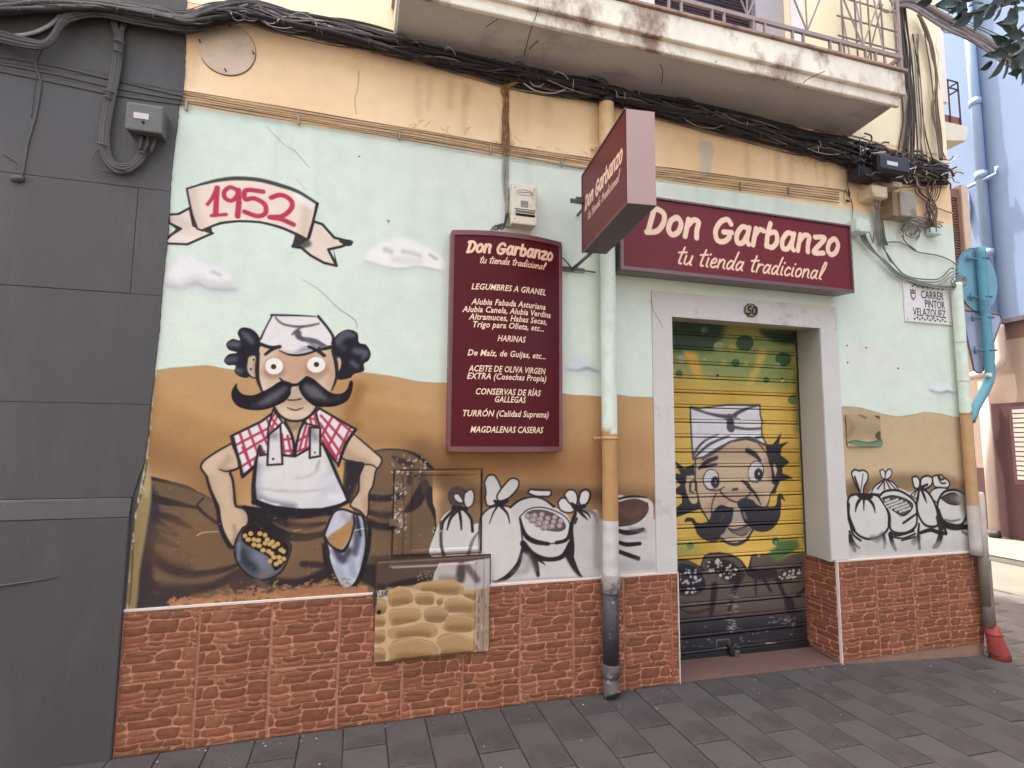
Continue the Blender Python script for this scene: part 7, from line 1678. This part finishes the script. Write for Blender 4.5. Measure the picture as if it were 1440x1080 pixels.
# drops from box 1 and over the blue wall
for k in range(6):
    x = 1228 + k * 3.2
    cab('cable', tg, [(x, 278, -.09), (x - 1 + rng.uniform(-2, 2), 288, -.06), (1232 + k * 1.6, 300, -.04), (1230 + k * 2.4, 316, -.03), (1234 + k * 2, 332, -.02), (1236 + k * 2.4, 345, -.02)], .005, rng.choice([(140, 132, 120), (110, 96, 80), (168, 162, 150)]), -.03)
SLK = [(134, 136, 126), (120, 122, 114), (96, 98, 92), (150, 152, 142)]
for k in range(4):
    o = k * 2.2
    cab('cable', tg, [(1209 + o, 326, -.06), (1213 + o, 338, -.04), (1226 + o * .6, 352 + o * .2, -.035), (1246, 368 + o * .6, -.035), (1262, 383 + o * .8, -.035), (1280, 391 + o * .6, -.03), (1300, 398 + o * .5, -.04), (1325, 402 + o * .5, -.05), (1345, 402 + o * .5, -.06), (1352, 396 + o, -.06)], .0065, SLK[k], -.03)
for k in range(3):
    cab('cable', tg, [(1236 + k * 3, 322), (1238 + k * 2, 342), (1250, 360 + k * 2), (1258, 372), (1272, 388 - k), (1292, 398 - k * 3), (1320, 400 - k * 4), (1336, 390 - k * 6), (1341, 386 - k * 4)], .0045, SLK[k], -.03)
cab('cable', tg, [(1246, 341), (1262, 340), (1275, 345), (1290, 354), (1318, 359), (1336, 366), (1345, 374), (1347, 386)], .005, (128, 130, 120), -.02)
cab('cable', tg, [(1268, 331), (1274, 341), (1288, 352)], .0045, (100, 96, 88), -.025)
for k in range(7):    # ring loops at the head of the corner pipe
    rr = rng.uniform(6, 12); cx, cy = 1349 + rng.uniform(-3, 4), 393 + rng.uniform(-6, 7)
    cab('cable', tg, [(cx + rr * math.cos(t), cy + rr * .8 * math.sin(t), -.07) for t in np.linspace(rng.uniform(0, 3), rng.uniform(4.5, 7.5), 9)], .0045, rng.choice(SLK), -.06)
for k in range(9):    # coil under the terminal box
    rr = rng.uniform(7, 14); cx, cy = 1281 + rng.uniform(-3, 3), 326 + rng.uniform(-5, 4)
    cab('cable', tg, [(cx + rr * math.cos(t), cy + rr * .95 * math.sin(t), -.04) for t in np.linspace(rng.uniform(2.6, 3.6), rng.uniform(6.2, 9), 9)], .004, rng.choice([(120, 118, 108), (92, 84, 76), (150, 144, 134)]), -.04)
for k in range(9):
    cab('cable', tg, [(1258 + k * 3, 305 + rng.uniform(-3, 3)), (1275 + k * 3, 309 + rng.uniform(-3, 3)), (1292 + k * 4, 316 + rng.uniform(-4, 4)), (1318 + k, 320 + rng.uniform(-8, 4))], .0045, rng.choice([(120, 104, 92), (150, 140, 128), (176, 168, 156)]), -.03)
for k in range(12):    # loose wires right of the terminal box
    x = rng.uniform(1294, 1318)
    cab('cable', tg, [(x, 250), (x + rng.uniform(-9, 9), 270), (1308 + rng.uniform(-8, 8), 288), (1309 + rng.uniform(-10, 10), 305), (1313 + rng.uniform(-6, 6), 326)], rng.choice([.003, .0045, .006]), rc(1), -.03 - rng.uniform(0, .04), 5)
cab('cable', tg, [(1320, 240), (1323, 262), (1318, 280), (1309, 288)], .0045, (96, 80, 60), -.03); cab('cable', tg, [(1308, 288), (1325, 295), (1340, 300)], .005, (160, 132, 104), -.02)
mb = MB(); q1 = P(1312, 327, -.03); mb.bbox(q1.x - .05, q1.x + .05, -.06, -.01, q1.z - .025, q1.z + .03, .008); add(mb, 'connector', mat('mint_connector', (190, 204, 196), .5), tg)
for i in range(3):
    cab('cable', tg, [(1222, 322, -.05), (1226 + i, 336 + i * 3, -.03), (1230, 326 - i, -.03)], .003, (110, 108, 100), -.03)
# overhead cables crossing the side street
oc = thing('overhead_cables', 'thick twisted overhead cables crossing from the corner wall to the right', 'cables', P(1350, 50, -.4))
for k in range(13):
    o = rng.uniform(-9, 9); s_ = rng.uniform(-3, 3)
    pts_ = [P(*q) for q in [(1258, 8 + o * .4, -.06), (1275, 4 + o * .6, -.1), (1295, 10 + o, -.16), (1330, 30 + o + s_, -.3), (1370, 52 + o - s_, -.45), (1410, 76 + o + s_, -.6), (1450, 98 + o, -.8)]]
    d_e = pts_[-1] - pts_[-2]; pts_ += [pts_[-1] + d_e * 2, Vector((7.4, -2.2 + o * .004, 4.7)), Vector((9.75, -3.0 + o * .01, 5.6 + s_ * .02))]
    cc_ = lin(rng.choice([(84, 76, 78), (70, 62, 64), (104, 92, 90), (120, 110, 112)]))
    ctube(pts_, rng.choice([.008, .011, .014]), lambda v, q=cc_: q, 'cable', oc)
cab('cable', oc, [(1345, 25, -.4), (1380, 38, -.5), (1440, 66, -.7), (1560, 120, -1.2)], .003, (60, 66, 56), -.5); cab('cable', oc, [(1345, 28, -.4), (1380, 42, -.5), (1440, 72, -.7), (1560, 128, -1.2)], .003, (60, 66, 56), -.5)
cab('cable', oc, [(1323, 40, -.3), (1330, 46, -.3), (1340, 47, -.35), (1360, 56, -.4)], .003, (70, 70, 70), -.3); cab('cable', tg, [(1318, 50), (1316, 66), (1320, 80), (1318, 100), (1322, 125)], .0025, (200, 200, 196), -.03)

# ================================================================== TREE BRANCH AT THE TOP RIGHT
tr = thing('tree_branch', 'leafy tree branch hanging into the top right corner', 'branch', P(1440, 20, -1.1))
M_leaf = mat('leaf_green', (46, 60, 50), .5, .2, 9, .1, 60, .4, rnd=.35)
M_twig = mat('twig', (74, 62, 56), .8)
TWG = [[(1760, -150), (1600, -80), (1470, -20), (1420, 5), (1380, 15), (1352, 22)], [(1760, -150), (1600, -60), (1480, 20), (1440, 35), (1425, 60), (1412, 84)], [(1760, -150), (1600, -90), (1470, -40), (1400, -20), (1350, -6), (1318, -2)], [(1600, -60), (1530, 20), (1480, 60), (1445, 70), (1425, 80)]]
for t in TWG:
    mb = MB(); mb.tube(spline([P(x, y, -1.1) for x, y in t], False, 5), [.006] * (5 * (len(t) - 1) + 1), 5); add(mb, 'twig', M_twig, tr)
leaf_me = None
def leafmesh():
    b = MB(); n = 7; L_ = .085
    for i in range(n):
        t = i / (n - 1); w_ = .017 * math.sin(math.pi * min(1, t * 1.02) ** .8) + .0004; z = -.012 * t * t
        b.vert((t * L_, -w_, z + .004)); b.vert((t * L_, 0, z - .002)); b.vert((t * L_, w_, z + .004))
    for i in range(n - 1):
        for j in (0, 1): b.face((i * 3 + j, i * 3 + j + 1, i * 3 + 4 + j, i * 3 + 3 + j), sm=True)
    return b
lfo = leafmesh().build('leaf', M_leaf); leaf_me = lfo.data; bpy.data.objects.remove(lfo)
LV = [(1310, 2, 200, 1.3), (1330, -2, 170, 1.6), (1345, 6, 190, 1.6), (1360, 14, 220, 1.4), (1340, 20, 160, 1.3), (1352, 8, 200, 1.2), (1366, 22, 215, 1.7), (1378, 18, 250, 1.4), (1390, 10, 215, 1.5), (1385, 20, 190, 1.5), (1400, 8, 230, 1.6), (1408, 4, 250, 1.4),
      (1395, 88, 215, 1.3), (1412, 82, 235, 1.9), (1405, 78, 190, 1.4), (1416, 84, 262, 1.3), (1425, 85, 285, 1.3), (1420, 70, 200, 1.6), (1430, 45, 170, 1.5), (1425, 55, 215, 1.5), (1435, 65, 240, 1.6), (1440, 50, 190, 1.6), (1438, 80, 220, 1.5), (1445, 92, 250, 1.4), (1418, 35, 185, 1.1), (1430, 25, 205, 1.5), (1442, 12, 200, 1.5), (1428, 8, 240, 1.4), (1436, 100, 200, 1.2)]
for k in range(44): LV.append((rng.uniform(1345, 1450), rng.choice([rng.uniform(-20, 12), rng.uniform(-15, 8), rng.uniform(55, 92)]), rng.uniform(150, 290), rng.uniform(1.0, 1.7)))
LV = [l for l in LV if not (l[0] < 1405 and l[1] > 40 and (l[0], l[1]) != (1395, 88))]
for (x, y, an, s_) in LV:
    o = bpy.data.objects.new('leaf', leaf_me); COL.objects.link(o); att(o, tr); o.location += P(x, y, -1.1 + rng.uniform(-.12, .12))
    o.rotation_mode = 'XYZ'; an2 = math.radians(an)
    # leaves hang roughly in a vertical plane, tilted at random
    o.rotation_euler = Matrix.Rotation(-an2 + math.radians(0), 3, 'Y').to_euler()
    o.rotation_euler = (Matrix.Rotation(-an2 if an < 180 else (2 * math.pi - an2), 3, 'Y') @ Matrix.Rotation(rng.uniform(.6, 2.2), 3, 'X')).to_euler()
    o.scale = (s_, s_, s_)

# ================================================================== ADDED UNSEEN HOUSE OPPOSITE (behind the viewer), TO ENCLOSE THE STREET LIGHT
op = thing('added_opposite_house', 'added unseen grey house across the street, shaping the light on the shop', 'building', (-2, -9, 0))
mb = MB(); mb.box(-26, 5.2, -17, -8.6, -.3, 9.5); add(mb, 'house_wall', mat('low_bounce_render', (146, 150, 156), .85), op)  # added block, neutral grey so it bounces little light onto the shop
mb = MB(); mb.box(-26.1, 5.4, -17.2, -8.4, 9.5, 9.75); add(mb, 'cornice', M_conc, op)
for i in range(9):
    for j in range(3):
        xx = -24 + i * 3.2; zz1 = .9 + j * 3.0
        mb = MB(); mb.box(xx - .08, xx + 1.18, -8.6, -8.56, zz1 - .08, zz1 + 1.78); wf = add(mb, 'window', M_sur, op)
        mb = MB(); mb.box(xx, xx + 1.1, -8.56, -8.55, zz1, zz1 + 1.7); add(mb, 'pane', mat('window_glass', (50, 58, 64), .1, 0, 3, 0, spec=.8), wf)
